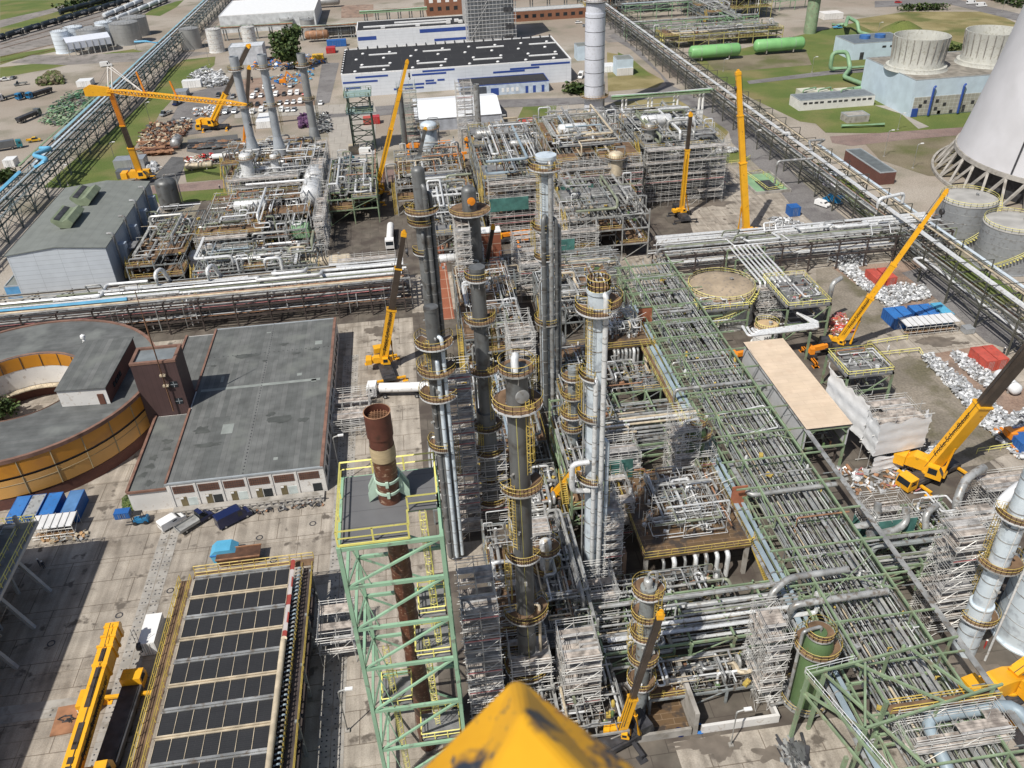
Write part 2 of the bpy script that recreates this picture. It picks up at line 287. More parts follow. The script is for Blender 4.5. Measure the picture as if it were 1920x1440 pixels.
for nm, px, m, z in [
    ('lawn', [(80, 352), (150, 290), (225, 232), (282, 180), (318, 128), (345, 112), (404, 106), (402, 122), (372, 145), (345, 166), (322, 188), (300, 212), (287, 236), (262, 262), (240, 292), (222, 312), (240, 336), (130, 352)], G_GRASS, .03),
    ('lawn', [(0, 0), (240, 0), (120, 32), (0, 72)], G_GRASS, .03), ('lawn', [(0, 126), (60, 120), (130, 121), (95, 129), (0, 146)], G_GRASS, .03),
    ('lawn', [(0, 106), (30, 100), (112, 88), (108, 96), (30, 112), (0, 122)], G_GRASS, .03), ('lawn', [(130, 110), (250, 92), (268, 97), (142, 116)], G_GRASS, .03),
    ('lawn', [(270, 28), (300, 8), (345, 0), (330, 14), (300, 30)], G_GRASS, .03),
    ('lawn', [(344, 312), (442, 305), (442, 334), (350, 342)], G_GRASS, .05), ('lawn', [(280, 362), (440, 352), (438, 372), (300, 384)], G_GRASS, .05),
    ('lawn', [(1300, 112), (1500, 66), (1640, 34), (1812, 30), (1920, 62), (1920, 236), (1680, 252), (1500, 228), (1400, 180), (1340, 140)], G_GRASS, .03),
    ('dry_lawn', [(1590, 38), (1700, 22), (1860, 22), (1920, 50), (1920, 110), (1760, 70), (1640, 60)], G_DRY, .045),
    ('bare_ground', [(1322, 112), (1510, 92), (1522, 122), (1400, 132), (1340, 132)], G_SCRUB, .05),
    ('dry_lawn', [(1146, 186), (1276, 180), (1330, 215), (1366, 248), (1352, 268), (1288, 274), (1190, 244)], G_DRY, .05),
    ('lawn', [(1138, 98), (1178, 106), (1214, 134), (1246, 152), (1232, 164), (1140, 172)], G_DRY, .05),
    ('lawn', [(1158, 98), (1182, 108), (1222, 142), (1190, 142), (1165, 128)], G_GRASS, .065),
    ('lawn', [(985, 192), (1046, 188), (1040, 215), (1008, 238), (960, 244)], G_GRASS, .05), ('lawn', [(1290, 290), (1392, 284), (1408, 300), (1290, 314)], G_GRASS, .06),
    ('lawn', [(1552, 326), (1582, 326), (1662, 412), (1644, 424), (1600, 392)], G_GRASS, .06), ('lawn', [(1745, 482), (1800, 478), (1920, 556), (1918, 575), (1858, 580), (1808, 548)], G_GRASS, .06),
    ('lawn', [(1820, 545), (1880, 560), (1865, 580), (1835, 572)], G_GRASS, .07), ('lawn', [(1886, 606), (1920, 594), (1920, 628)], G_GRASS, .06),
    ('lawn', [(1830, 775), (1845, 770), (1875, 815), (1862, 820)], G_GRASS, .07), ('lawn', [(228, 935), (250, 925), (262, 955), (232, 962)], G_GRASS, .06),
    ('bare_ground', [(1620, 268), (1920, 245), (1920, 340), (1740, 330), (1650, 300)], G_SCRUB, .05),
    ('service_road', [(0, 38), (90, 18), (150, 0), (176, 0), (100, 24), (0, 52)], G_BALL, .05),
    ('rail_bed', [(0, 76), (130, 38), (280, -2), (345, -2), (200, 45), (118, 78), (0, 106)], G_BALL, .05),
    ('yard_track', [(20, 118), (60, 103), (130, 104), (300, 96), (405, 98), (330, 112), (200, 118), (120, 122)], G_BALL, .06),
    ('main_road', [(1152, 62), (1200, 95), (1262, 162), (1330, 194), (1392, 236), (1455, 284), (1492, 330), (1548, 380), (1640, 452), (1580, 462), (1482, 384), (1440, 330), (1372, 268), (1366, 246), (1330, 222), (1262, 182), (1200, 188), (1140, 192), (1140, 180), (1225, 172), (1250, 160), (1238, 140), (1182, 92), (1140, 68)], G_ASPH, .08),
    ('cross_road', [(590, 214), (640, 205), (830, 190), (1050, 184), (1140, 180), (1140, 192), (1050, 198), (830, 206), (640, 224), (590, 230)], G_ASPH, .08),
    ('side_road', [(604, 118), (636, 118), (618, 192), (590, 200)], G_ASPH, .07),
    ('side_road', [(284, 350), (440, 336), (560, 330), (740, 318), (742, 346), (560, 352), (440, 352), (286, 364)], G_RED, .07),
    ('vehicle_lot', [(345, 176), (425, 158), (446, 205), (395, 248), (346, 254), (312, 240), (330, 206)], G_ASPH, .07),
    ('side_road', [(276, 348), (322, 294), (352, 296), (332, 346)], G_ASPD, .09),
    ('dark_lot', [(352, 262), (445, 252), (450, 285), (380, 290), (350, 284)], G_ASPD, .08),
    ('red_road', [(1556, 256), (1700, 246), (1848, 236), (1842, 250), (1700, 262), (1596, 274), (1560, 268)], G_RED, .07),
    ('oval_lawn', [(1518, 222), (1560, 208), (1660, 205), (1706, 222), (1718, 240), (1650, 250), (1548, 249)], G_GRASS, .09),
    ('lawn_path', [(1640, 198), (1660, 198), (1742, 238), (1722, 242), (1690, 214)], G_PAD, .1),
    ('lane', [(1400, 152), (1560, 132), (1670, 126), (1670, 132), (1560, 140), (1405, 158)], G_ASPH, .08),
    ('lane', [(1640, 2), (1790, -2), (1920, 28), (1920, 42), (1780, 8), (1640, 14)], G_ASPH, .08),
    ('truck_yard', [(1290, 318), (1425, 312), (1500, 372), (1585, 438), (1300, 440), (1284, 380)], G_SLAB, .05),
    ('yard_pad', [(612, 222), (706, 214), (702, 300), (622, 306)], G_PAD, .1), ('yard_pad', [(440, 205), (700, 193), (706, 210), (440, 222)], G_PAD, .095),
    ('storage_yard', [(1560, 502), (1720, 488), (1762, 556), (1690, 592)], G_CLAY, .07), ('storage_yard', [(1724, 668), (1830, 650), (1920, 730), (1920, 850)], G_CLAY, .07),
    ('bare_yard', [(1530, 505), (1570, 500), (1672, 588), (1660, 625), (1600, 655), (1530, 640)], G_SCRUB_Y, .06), ('bare_yard', [(1640, 690), (1700, 668), (1728, 668), (1890, 850), (1840, 872), (1740, 885), (1690, 800)], G_SCRUB_Y, .06),
    ('gate_road', [(1690, 512), (1742, 498), (1830, 566), (1920, 612), (1920, 664), (1850, 642), (1762, 566)], G_ASPH, .09),
    ('car_park', [(440, 150), (560, 140), (598, 200), (590, 214), (450, 210)], G_CLAY, .06),
    ('excavation', [(1100, 42), (1280, 40), (1300, 70), (1140, 80)], G_BALL, .05), ('sand_yard', [(640, 10), (700, 8), (700, 32), (640, 34)], G_CLAY, .05)]:
    psheet(nm, px, z, m)
rect('red_paving', -.6, 6.4, 181, 226, .07, brickmat('red_paving_slabs', (.33, .115, .06), (.30, .10, .055), (.50, .36, .27), 2.9, 5.5, .1, rough=.8, offset=0)); rect('red_paving', 13, 23, 178, 187, .07, bpy.data.materials['red_paving_slabs'])
# rails
for k, (a, b) in enumerate([((0, 92), (200, 38)), ((0, 84), (190, 30)), ((0, 118), (230, 62)), ((0, 108), (220, 55))]):
    A, B = at(*a), at(*b); d = (B - A).normalized(); s_ = Vector((-d.y, d.x, 0)); mb = MB()
    for q in (-.75, .75): mb.bar(A + s_ * q + Vector((0, 0, .2)), B + s_ * q + Vector((0, 0, .2)), .12)
    o = mb.build('railway_track', RUSTP); o['kind'] = 'structure'
# drain covers of the concrete apron: ground markings in dark iron
for x_, y_ in [(-46, 100), (-33, 110), (-40, 84), (-30, 104), (-24, 112), (-53, 96), (-62, 92), (-47, 80), (-12, 128), (4, 98)]:
    mb = MB(); mb.lathe((x_, y_, .028), [(.62, 0), (.62, .012), (.42, .012), (.42, 0)], 14, cap0=False, cap1=False); o = mb.build('manhole_cover', DARK); o['kind'] = 'structure'
rr = random.Random(3)
def covers(nm, x0, x1, y0, y1, nx):
    mb = MB(); w = (x1 - x0) / nx
    for i in range(nx):
        y = y0
        while y < y1:
            mb.box(x0 + i * w + .06, x0 + (i + 1) * w - .06, y, y + 1.42, .022, .05)
            y += 1.5
    o = mb.build(nm, CONCR); o['kind'] = 'structure'
    mb = MB(); y = y0
    while y < y1:
        for i in range(nx):
            for q in (.3, .7):
                if rr.random() < .6:
                    cx = x0 + (i + q) * w + rr.uniform(-.1, .1); mb.box(cx - .11, cx + .11, y + .3, y + .52, .05, .056)
        y += .8
    o = mb.build('lifting_hole', DARK); o['kind'] = 'structure'
covers('trench_cover', -50.5, -47.2, 60, 116, 2); covers('trench_cover', -20.6, -17.0, 50, 168, 2); covers('trench_cover', -72, -52, 78.5, 80.5, 1)
# damp stains on the apron keep their own outline
def blob(nm, px, py, rx, ry, m, z=.07, n=40, seed=0):
    q = random.Random(seed); c = at(px, py); ph = [q.uniform(.35, 1.5) for _ in range(n)]
    ph = [(ph[i - 1] + ph[i] + ph[(i + 1) % n]) / 3 for i in range(n)]
    sheet(nm, [(c.x + rx * ph[i] * math.cos(2 * math.pi * i / n), c.y + ry * ph[i] * math.sin(2 * math.pi * i / n)) for i in range(n)], z, m)
G_YARD = patchmat('mossy_yard_concrete', (.20, .17, .135), (.27, .235, .195), (.15, .135, .09), .1, .16)
G_WET = mat('damp_concrete', (.16, .135, .11), .6, 0, .2, .5); G_WETR = mat('damp_roof_felt', (.075, .08, .075), .7, 0, .2, .5)
for k, (a, b, rx, ry) in enumerate([(1350, 1400, 2.4, 1.6), (1310, 1395, 4, 1), (1445, 1415, 2.2, 1.2), (1760, 640, 5, 2), (1330, 380, 7, 4), (1345, 350, 5, 3), (1830, 1255, 3, 1.3), (715, 620, 4, 3), (1800, 1235, 4, 1.4)]):
    blob('damp_patch', a, b, rx, ry, G_WET, .075 + .001 * k, seed=k)
# ================================================================ BUILDINGS
ROOFG = brickmat('grey_roofing_felt', (.175, .18, .175), (.125, .132, .128), (.10, .105, .10), 40, 1.05, .03, 'turn', .9, dirt=(.17, .18, .165), dscale=.12, var=.25)
ROOFG2 = brickmat('greenish_roof_panels', (.20, .215, .20), (.19, .205, .19), (.15, .165, .155), 2.4, 60, .05, rough=.8, var=.12)
ROOFB = brickmat('black_roof_membrane', (.022, .022, .024), (.026, .026, .028), (.05, .05, .05), 12, 9, .12, rough=.8, var=.1)
BRICK = brickmat('dark_red_brick', (.17, .065, .045), (.13, .05, .04), (.10, .06, .05), .5, .25, .03, 'wall', .9)
BRICKM = brickmat('orange_brick', (.30, .12, .06), (.25, .10, .055), (.22, .14, .1), .5, .25, .03, 'wall', .9)
RENDER_ = mat('white_render', (.66, .645, .62), .85, 0, .07, .3, dirt=(.52, .48, .44), dlo=.6)
PANELW = brickmat('white_metal_panels', (.60, .64, .68), (.57, .61, .655), (.40, .43, .46), 6.2, 1.25, .05, 'wall', .45, offset=0, var=.06)
PANELB = brickmat('blue_grey_metal_panels', (.36, .42, .50), (.345, .405, .485), (.22, .26, .31), 1.4, 40, .05, 'wall', .45, offset=0, var=.08)
PANELH = brickmat('white_blue_hall_panels', (.66, .69, .73), (.645, .675, .715), (.48, .50, .54), 8, 1.5, .04, 'wall', .5, offset=0, var=.05)
BSTRIPE = mat('deep_blue_band', (.03, .07, .28), .35, 0, .08, .5)
ORANGE = mat('orange_facade_panel', (.50, .215, .022), .42, 0, .1, .16, dirt=(.40, .17, .03), dscale=.3)
ORANGE2 = mat('pale_orange_facade_panel', (.56, .30, .085), .45, 0, .1, .16)
CAPR = mat('rusty_parapet_cap', (.20, .11, .08), .8, 0, .25, .6)
CAPG = mat('grey_parapet_cap', (.38, .41, .43), .6, .2, .1, .6)
BROWNB = brickmat('brown_tower_panels', (.085, .05, .048), (.08, .047, .045), (.06, .036, .035), 1.0, 40, .04, 'wall', .6, offset=0)
LBLUE = mat('light_blue_wall', (.52, .62, .70), .6, 0, .07, .3)
def wallbox(mb, x0, x1, y0, y1, z0, z1): mb.box(x0, x1, y0, y1, z0, z1)
def bl(name, label, x0, x1, y0, y1, h, wm, rm, cap=None, cat='building', over=.25, roofz=None, par=.35):
    t = thing(name, label, cat, ((x0 + x1) / 2, (y0 + y1) / 2, 0))
    mb = MB(); mb.box(x0, x1, y0, y1, 0, h); mb.build('wall', wm, t)
    mb = MB(); mb.box(x0 + over, x1 - over, y0 + over, y1 - over, h, h + .06); mb.build('roof', rm, t)
    mb = MB(); w = over
    for a in ((x0, x1, y0, y0 + w), (x0, x1, y1 - w, y1), (x0, x0 + w, y0 + w, y1 - w), (x1 - w, x1, y0 + w, y1 - w)): mb.box(*a, h, h + par)
    mb.build('parapet', cap or CAPG, t); return t
def win(t, m, x0, x1, y, z0, z1, name='window', d=.06, axis='x'):
    mb = MB()
    if axis == 'x': mb.box(x0, x1, y - d, y + .02, z0, z1)
    else: mb.box(y - .02, y + d, x0, x1, z0, z1)
    return mb.build(name, m, t)
# --- flat hall in the foreground
hall = thing('flat_roofed_hall', 'wide flat grey roofed hall with white front and brown louvres beside the yard', 'building', (-36, 148, 0))
hx0, hx1, hy0, hy1, hh = -49.6, -21.8, 120.4, 176.5, 5.7
mb = MB(); mb.box(hx0, hx1, hy0, hy1, 0, hh); mb.build('wall', RENDER_, hall)
mb = MB(); mb.box(hx0 + .3, hx1 - .5, hy0 + .2, hy1 - .2, hh, hh + .07); rf = mb.build('roof', ROOFG, hall)
mb = MB(); mb.box(hx1 - .5, hx1 + .1, hy0, hy1, hh, hh + .4); mb.build('parapet', CAPR, hall)
mb = MB(); mb.box(hx0 - .1, hx0 + .3, hy0, 143.9, hh, hh + .35); mb.box(hx0 - .1, hx0 + .3, 150.5, hy1, hh, hh + .35); mb.build('parapet', CAPR, hall)
mb = MB(); mb.box(hx0 - .1, hx1, hy0 - .15, hy0 + .2, hh - .1, hh + .2); mb.build('eaves_strip', CAPG, hall)
mb = MB(); mb.box(hx0, hx1, hy1 - .2, hy1 + .15, hh, hh + .2); mb.build('eaves_strip', CAPG, hall)
mb = MB()
for k in range(56): mb.box(-36.2, -36.0, 121 + k, 121.25 + k, hh + .07, hh + .13)
for k in range(28): mb.box(-49 + k, -48.8 + k, 163.5, 163.7, hh + .07, hh + .13)
mb.build('roof_stud', DARK, hall)
mb = MB()
for a in [(-26, 165, 1.6, 1.6), (-42, 134, 2.2, 3.2), (-45, 153, .6, 2.2), (-29, 152.5, 1, 1), (-37.5, 172.4, 1, .5), (-25.8, 149.5, 1, 1), (-31, 124, .8, .8)]: mb.box(a[0], a[0] + a[2], a[1], a[1] + a[3], hh + .07, hh + .1)
mb.box(-48.5, -24, 149.9, 150.8, hh + .07, hh + .1)
mb.build('roof_patch', mat('pale_felt_patch', (.24, .26, .245), .9), hall)
mb = MB()
for k, (cx, cy, rx, ry) in enumerate([(-41, 163, 3, 1), (-33, 166.5, 1.2, .7), (-30, 162, 1, .6), (-26, 163, 1.5, .6), (-30.5, 137, 3, 1.8), (-33, 139, 1, .8), (-26.5, 136, 1.2, .9), (-46, 136, 2, 1.8), (-44, 131, 2.8, .9), (-47.5, 160, .8, .5), (-36.6, 160, .6, .4)]):
    q = random.Random(k); n = 14; ph = [q.uniform(.5, 1.15) for _ in range(n)]
    mb.poly([(cx + rx * ph[i] * math.cos(6.283 * i / n), cy + ry * ph[i] * math.sin(6.283 * i / n), hh + .11 + .002 * k) for i in range(n)])
mb.build('damp_stain', G_WETR, hall)
mb = MB(); mb.box(-56.5, -49.7, 120.6, 144, 0, 4.7); mb.box(-56.5, -49.7, 150.4, 176.5, 0, 4.7); low = mb.build('side_wing', RENDER_, hall)
mb = MB(); mb.box(-56.2, -49.75, 120.9, 143.8, 4.7, 4.77); mb.box(-56.2, -49.75, 150.6, 176.2, 4.7, 4.77); mb.build('wing_roof', ROOFG, low)
mb = MB(); mb.box(-56.7, -56.2, 120.5, 144.1, 4.7, 5.1); mb.box(-56.7, -56.2, 150.3, 176.6, 4.7, 5.1); mb.build('wing_parapet', CAPR, low)
mb = MB(); mb.box(-56.5, -49.7, 120.3, 120.59, 4.5, 4.95); mb.build('wing_eaves', CAPR, low)
mb = MB(); q = random.Random(5)
for k in range(6):
    cx, cy = -53.5 + q.uniform(-1.5, 1.5), 122.5 + k * 2.5
    mb.poly([(cx + 1.1 * q.uniform(.4, 1.2) * math.cos(6.283 * i / 12), cy + .9 * q.uniform(.4, 1.2) * math.sin(6.283 * i / 12), 4.79 + .002 * k) for i in range(12)])
mb.build('damp_stain', G_WETR, low)
for k in range(6):
    x0 = -48.6 + k * 4.45
    mb = MB(); mb.box(x0, x0 + 3.6, hy0 - .08, hy0 + .03, 3.4, 5.0); w = mb.build('louvre', mat('brown_louvre_%d' % k if False else 'brown_louvre', (.13, .065, .045), .7), hall)
    mb = MB()
    for j in range(1, 9): mb.box(x0 + j * .4 - .02, x0 + j * .4 + .02, hy0 - .1, hy0 - .08, 3.4, 5.0)
    for j in (1, 2): mb.box(x0, x0 + 3.6, hy0 - .105, hy0 - .082, 3.4 + j * .53, 3.44 + j * .53)
    mb.build('louvre_grid', DARK, w)
    mb = MB(); mb.box(x0 - .7, x0 - .3, hy0 - .14, hy0 + .03, .0, 5.4); mb.build('pilaster', RENDER_, hall)
    if k < 5:
        mb = MB(); mb.box(x0 + .8, x0 + 1.9, hy0 - .07, hy0 + .03, .05, 2.5); d = mb.build('door', mat('olive_door', (.16, .13, .07), .6), hall)
        mb = MB(); mb.box(x0 + .85, x0 + 1.4, hy0 - .16, hy0 - .07, 2.1, 2.45); mb.build('door_lamp', WHITE, d)
    mb = MB(); mb.box(x0 + 2.1, x0 + 3.7, hy0 - .06, hy0 + .03, .3, 2.2); mb.build('window', GLASS if k % 2 else mat('pale_shutter', (.5, .56, .55), .6), hall)
mb = MB(); mb.box(-49.3, -22.3, 117.4, 120.2, 0, .5)
for k in range(22): mb.box(-49.2 + k * 1.25, -48.9 + k * 1.25, 117.5, 117.6, .5, 1.5)
mb.box(-49.3, -22.3, 117.45, 117.65, 1.5, 1.62); mb.build('loading_ramp', CONCR, hall)
mb = MB()
for k in range(16): mb.box(hx1, hx1 + .12, 122 + k * 3.3, 123.6 + k * 3.3, 2.2, 3.6)
mb.build('side_window_row', GLASS, hall)
# --- round building
RC = (-84.0, 152.0); RO, RI = 26.8, 12.6; RH = 10.5
rb = thing('round_building', 'drum shaped building with orange facade panels and grey ring roof', 'building', (RC[0], RC[1], 0))
mb = MB(); mb.lathe((RC[0], RC[1], 0), [(RO, 0), (RO, 2.4)], 64, cap0=False, cap1=False); mb.build('brick_plinth', BRICK, rb)
def band(nm, z0, z1, r, m, n, parent, inner=False):
    mb = MB(); mb.lathe((RC[0], RC[1], 0), [(r, z0), (r, z1)] if not inner else [(r, z1), (r, z0)], n, cap0=False, cap1=False); return mb.build(nm, m, parent)
band('window_band', 2.4, 2.6, RO - .15, DARK, 64, rb); 
b1 = band('panel_band', 2.6, 6.4, RO + .12, ORANGE2, 64, rb); band('window_band', 6.4, 6.9, RO - .1, DARKST, 64, rb); b2 = band('panel_band', 6.9, 10.0, RO + .12, ORANGE, 64, rb)
mb = MB()
for i in range(30):
    t_ = R(12 * i); c_, s_ = math.cos(t_), math.sin(t_)
    for z0, z1 in ((2.6, 6.4), (6.9, 10.0)): mb.bar((RC[0] + (RO + .14) * c_, RC[1] + (RO + .14) * s_, z0), (RC[0] + (RO + .14) * c_, RC[1] + (RO + .14) * s_, z1), .16)
mb.lathe((RC[0], RC[1], 0), [(RO + .14, 5.15), (RO + .2, 5.2), (RO + .14, 5.25)], 64, cap0=False, cap1=False)
mb.build('panel_joint', mat('panel_joint_grey', (.30, .24, .14), .6), rb)
mb = MB(); mb.lathe((RC[0], RC[1], 0), [(RI, RH), (RO - .3, RH)], 64, cap0=False, cap1=False); ringroof = mb.build('ring_roof', brickmat('ring_roof_felt', (.15, .155, .152), (.125, .132, .13), (.10, .105, .10), 40, 1.05, .03, 'floor', .9, dirt=(.175, .185, .175), dscale=.12, var=.25), rb)
mb = MB(); mb.lathe((RC[0], RC[1], 0), [(RO + .12, 10.0), (RO + .3, 10.0), (RO + .3, RH + .25), (RO - .3, RH + .25), (RO - .3, RH)], 64, cap0=False, cap1=False); mb.build('parapet', CAPR, rb)
band('courtyard_panel_band', 7.4, 10.3, RI, ORANGE, 40, rb, True); band('courtyard_wall', 3.0, 7.4, RI + .05, RENDER_, 40, rb, True); band('courtyard_wall', 0, 3.0, RI + .1, BRICK, 40, rb, True)
mb = MB(); mb.lathe((RC[0], RC[1], 0), [(RI, 10.3), (RI + .35, RH + .2), (RI + .4, RH)], 40, cap0=False, cap1=False); mb.build('inner_parapet', CAPR, rb)
mb = MB()
for i in range(20):
    t_ = R(18 * i); mb.bar((RC[0] + (RI - .06) * math.cos(t_), RC[1] + (RI - .06) * math.sin(t_), 7.4), (RC[0] + (RI - .06) * math.cos(t_), RC[1] + (RI - .06) * math.sin(t_), 10.3), .14)
mb.build('panel_joint', DARKST, rb)
mb = MB(); mb.lathe((RC[0], RC[1], 0), [(RI - .1, 3), (RI - 1.6, 3), (RI - 1.6, 2.8), (RI - .1, 2.8)], 40, cap0=False, cap1=False)
for i in range(60):
    t_ = R(6 * i); c_, s_ = math.cos(t_), math.sin(t_); mb.stick((RC[0] + (RI - 1.6) * c_, RC[1] + (RI - 1.6) * s_, 3), (RC[0] + (RI - 1.6) * c_, RC[1] + (RI - 1.6) * s_, 4.1), .08)
mb.build('courtyard_gallery', CREAM, rb)
mb = MB(); mb.obox((RC[0] + RI * .93, RC[1] + RI * .37 - .2, 4.4), .2, 1.2, 2.6, R(22)); mb.build('courtyard_door', DARK, rb)
# radial wing
mb = MB(); P = [(-72.2, 142.2), (-63.0, 141.6), (-62.4, 160.6), (-72.2, 160.6)]
mb.hexa([(*p, RH) for p in P] + [(*p, 14.2) for p in P]); wg = mb.build('radial_wing', RENDER_, rb)
mb = MB(); mb.hexa([(*p, 14.2) for p in [(-72.4, 141.9), (-62.8, 141.3), (-62.2, 160.9), (-72.4, 160.9)]] + [(*p, 14.4) for p in [(-72.4, 141.9), (-62.8, 141.3), (-62.2, 160.9), (-72.4, 160.9)]]); mb.build('wing_roof', ROOFG, wg)
mb = MB(); mb.hexa([(-63.1, 141.75, 10.6), (-62.9, 141.75, 10.6), (-62.3, 160.5, 10.6), (-62.5, 160.5, 10.6), (-63.1, 141.75, 14.15), (-62.9, 141.75, 14.15), (-62.3, 160.5, 14.15), (-62.5, 160.5, 14.15)]); mb.build('wing_side_wall', BRICK, wg)
mb = MB(); mb.box(-64.9, -63.8, 141.5, 142, RH + .1, 12.9); mb.build('wing_door', mat('brown_door', (.14, .06, .04), .6), wg)
mb = MB()
for k in range(4): mb.box(-62.95 + .032 * (145 + k * 1.3 - 141.7), -62.75 + .032 * (145 + k * 1.3 - 141.7), 145 + k * 1.3, 145.9 + k * 1.3, 12, 13)
mb.build('wing_window_row', GLASS, wg)
mb = MB(); mb.lathe((-74.5, 166, RH), [(.5, 0), (.5, .9), (.3, 1.2), (.3, 2.0), (.55, 2.1), (.5, 2.6), (.1, 2.9)], 12); mb.build('roof_cowl', WHITE, rb)
# brown stair tower with mast
st = thing('stair_tower', 'dark brown stair tower with flat roof between the drum building and the hall', 'building', (-54, 147.5, 0))
mb = MB(); mb.box(-58.2, -49.7, 144.2, 150.3, 0, 16.9); mb.build('wall', BROWNB, st)
mb = MB(); mb.box(-57.7, -50.2, 144.7, 149.8, 16.9, 16.97); mb.build('roof', mat('blue_grey_roof', (.17, .19, .20), .8), st)
mb = MB()
for a in ((-58.3, -49.6, 144.1, 144.7), (-58.3, -49.6, 149.8, 150.4), (-58.3, -57.7, 144.7, 149.8), (-50.2, -49.6, 144.7, 149.8)): mb.box(*a, 16.9, 17.4)
mb.build('parapet', CAPR, st)
for z in (7.2, 11.2): 
    mb = MB(); mb.box(-51.9, -50.5, 144.12, 144.25, z, z + 1.3); w = mb.build('window', GLASS, st)
    mb = MB(); mb.box(-51.25, -51.15, 144.08, 144.115, z, z + 1.3); mb.box(-51.9, -50.5, 144.08, 144.112, z + .6, z + .7); mb.build('window_bar', CAPG, w)
ms = thing('antenna_mast', 'slender rust brown antenna mast clamped to the front of the stair tower', 'mast', (-52.6, 143.4, 6))
mb = MB(); mb.tube([(-52.6, 143.5, 6), (-52.6, 143.5, 27)], .17, 8); mb.tube([(-52.6, 143.5, 27), (-52.6, 143.5, 33)], .09, 6); mb.build('pole', RUSTP, ms)
for z in (12, 14.4): mb = MB(); mb.obox((-52.6, 143.7, z), 1.1, .6, .35); mb.build('clamp', CREAM, ms)
# courtyard tree
# --- grey building left
gb = thing('clad_production_building', 'tall building with grey green roof and pale blue metal cladding behind the mid pipe rack', 'building', (-93, 235, 0))
gx0, gx1, gy0, gy1, gz = -105.5, -81, 210.5, 260, 14.6
def gable(mb, x0, x1, y0, y1, z, rise, z0=0): 
    xm = (x0 + x1) / 2
    pts = [(x0, z0), (x1, z0), (x1, z), (xm, z + rise), (x0, z)]
    mb.ext(pts, lambda u, v: (u, y0, v), (0, y1 - y0, 0))
mb = MB(); gable(mb, gx0, gx1, gy0, gy1, gz, 1.2); mb.build('wall', PANELW, gb)
mb = MB(); xm = (gx0 + gx1) / 2
for s_ in (-1, 1):
    xa, xb = (gx0 - .3, xm) if s_ < 0 else (xm, gx1 + .3); za, zb = (gz - .03, gz + 1.22) if s_ < 0 else (gz + 1.22, gz - .03)
    mb.hexa([(xa, gy0 - .3, za), (xb, gy0 - .3, zb), (xb, gy1 + .3, zb), (xa, gy1 + .3, za), (xa, gy0 - .3, za + .2), (xb, gy0 - .3, zb + .2), (xb, gy1 + .3, zb + .2), (xa, gy1 + .3, za + .2)])
mb.build('roof', ROOFG2, gb)
mb = MB(); mb.box(gx1 + .01, gx1 + .12, gy0 + .1, gy1 - .1, 0, gz - .1); mb.build('side_cladding', PANELB, gb)
for y in (222.5, 239):
    mb = MB(); k = [(-95.2, 16.2), (-92.8, 16.0), (-91.6, 17.4), (-92.8, 18.6), (-94.4, 17.9), (-97, 18.9), (-97.2, 18.2), (-96, 16.9)]
    mb.ext(k, lambda u, v: (u, y, v), (0, 10.5, 0)); v = mb.build('roof_vent', mat('vent_green_grey', (.22, .26, .17), .55, .1) if y < 230 else bpy.data.materials['vent_green_grey'], gb)
    mb = MB(); mb.hexa([(-96.4, y + .4, 18.72), (-95.2, y + .4, 18.28), (-95.2, y + 10.1, 18.28), (-96.4, y + 10.1, 18.72), (-96.4, y + .4, 18.78), (-95.2, y + .4, 18.34), (-95.2, y + 10.1, 18.34), (-96.4, y + 10.1, 18.78)]); mb.build('vent_slot', DARK, v)
    mb = MB(); mb.box(-95.5, -92.5, y + .3, y + 10.2, 15.2, 16.2); mb.build('vent_base', DARK, v)
for y in (216, 228, 240, 251):
    mb = MB(); mb.tube([(gx1 + .9, y, 0), (gx1 + .9, y, gz + 1.6), (gx1 - .6, y, gz + 1.6)], .35, 8); mb.build('exhaust_pipe', INSG, gb)
    mb = MB(); mb.box(gx1 + .12, gx1 + 2.2, y + 2, y + 4.2, 0, 12); mb.build('duct', PANELB, gb)
mb = MB(); mb.box(gx1 + .12, gx1 + 4, 219, 224, gz - 4.5, gz - 4.3); p_ = mb.build('roof_gallery', GRATEG, gb)
sb = bl('blue_shed', 'low shed with bright blue wall against the grey production building', -112, -106, 216, 226, 3.5, mat('bright_blue_wall', (.10, .30, .55), .5), ROOFG2)
sb = bl('blue_shed', 'low blue shed behind the corner of the grey production building', -113, -106.2, 240, 252, 3.5, bpy.data.materials['bright_blue_wall'], ROOFG2)
# --- big warehouse with black roof
wh = bl('warehouse', 'long white warehouse with black roof skylights and blue window bands', -28.4, 79.3, 403, 458, 10, PANELH, ROOFB, WHITE, over=.6, par=.5)
for i in range(4):
    for j in range(2):
        x, y = -20 + i * 27 + (4 if j else 0), 415 + j * 26
        mb = MB(); mb.box(x, x + 14, y, y + 1.1, 10.06, 10.5); mb.build('skylight', WHITE, wh)
for i in range(8):
    for j in range(4):
        x, y = -22 + i * 13.4 + (3 if j % 2 else 0), 408 + j * 12.5
        mb = MB(); mb.lathe((x, y, 10.06), [(.8, 0), (.8, .35), (.5, .55), (.1, .6)], 10); mb.build('roof_dome', WHITE, wh)
for x0, x1, z in [(-28, -12, 6.2), (-22, -7, 8.2), (4, 20, 7.6), (9, 24, 8.9), (42, 57, 6.2), (50, 64, 7.2), (60, 78.6, 8.4), (-27, -20, 3.6), (-1, 4, 3.4), (4.6, 9.4, 3.4), (10, 15, 3.4), (15.6, 19, 4.6), (-5, -1.4, 1.8), (0, 4, 1.8), (5, 9, 1.8), (10, 14, 4.6), (-28, -25, 1.6)]:
    win(wh, BSTRIPE, x0, x1, 403, z, z + .85, 'window_band')
for k in range(22): mb = MB(); mb.box(-27 + k * 5, -26.4 + k * 5, 457.2, 458.3, 10, 11.2); mb.build('parapet_post', DARK, wh)
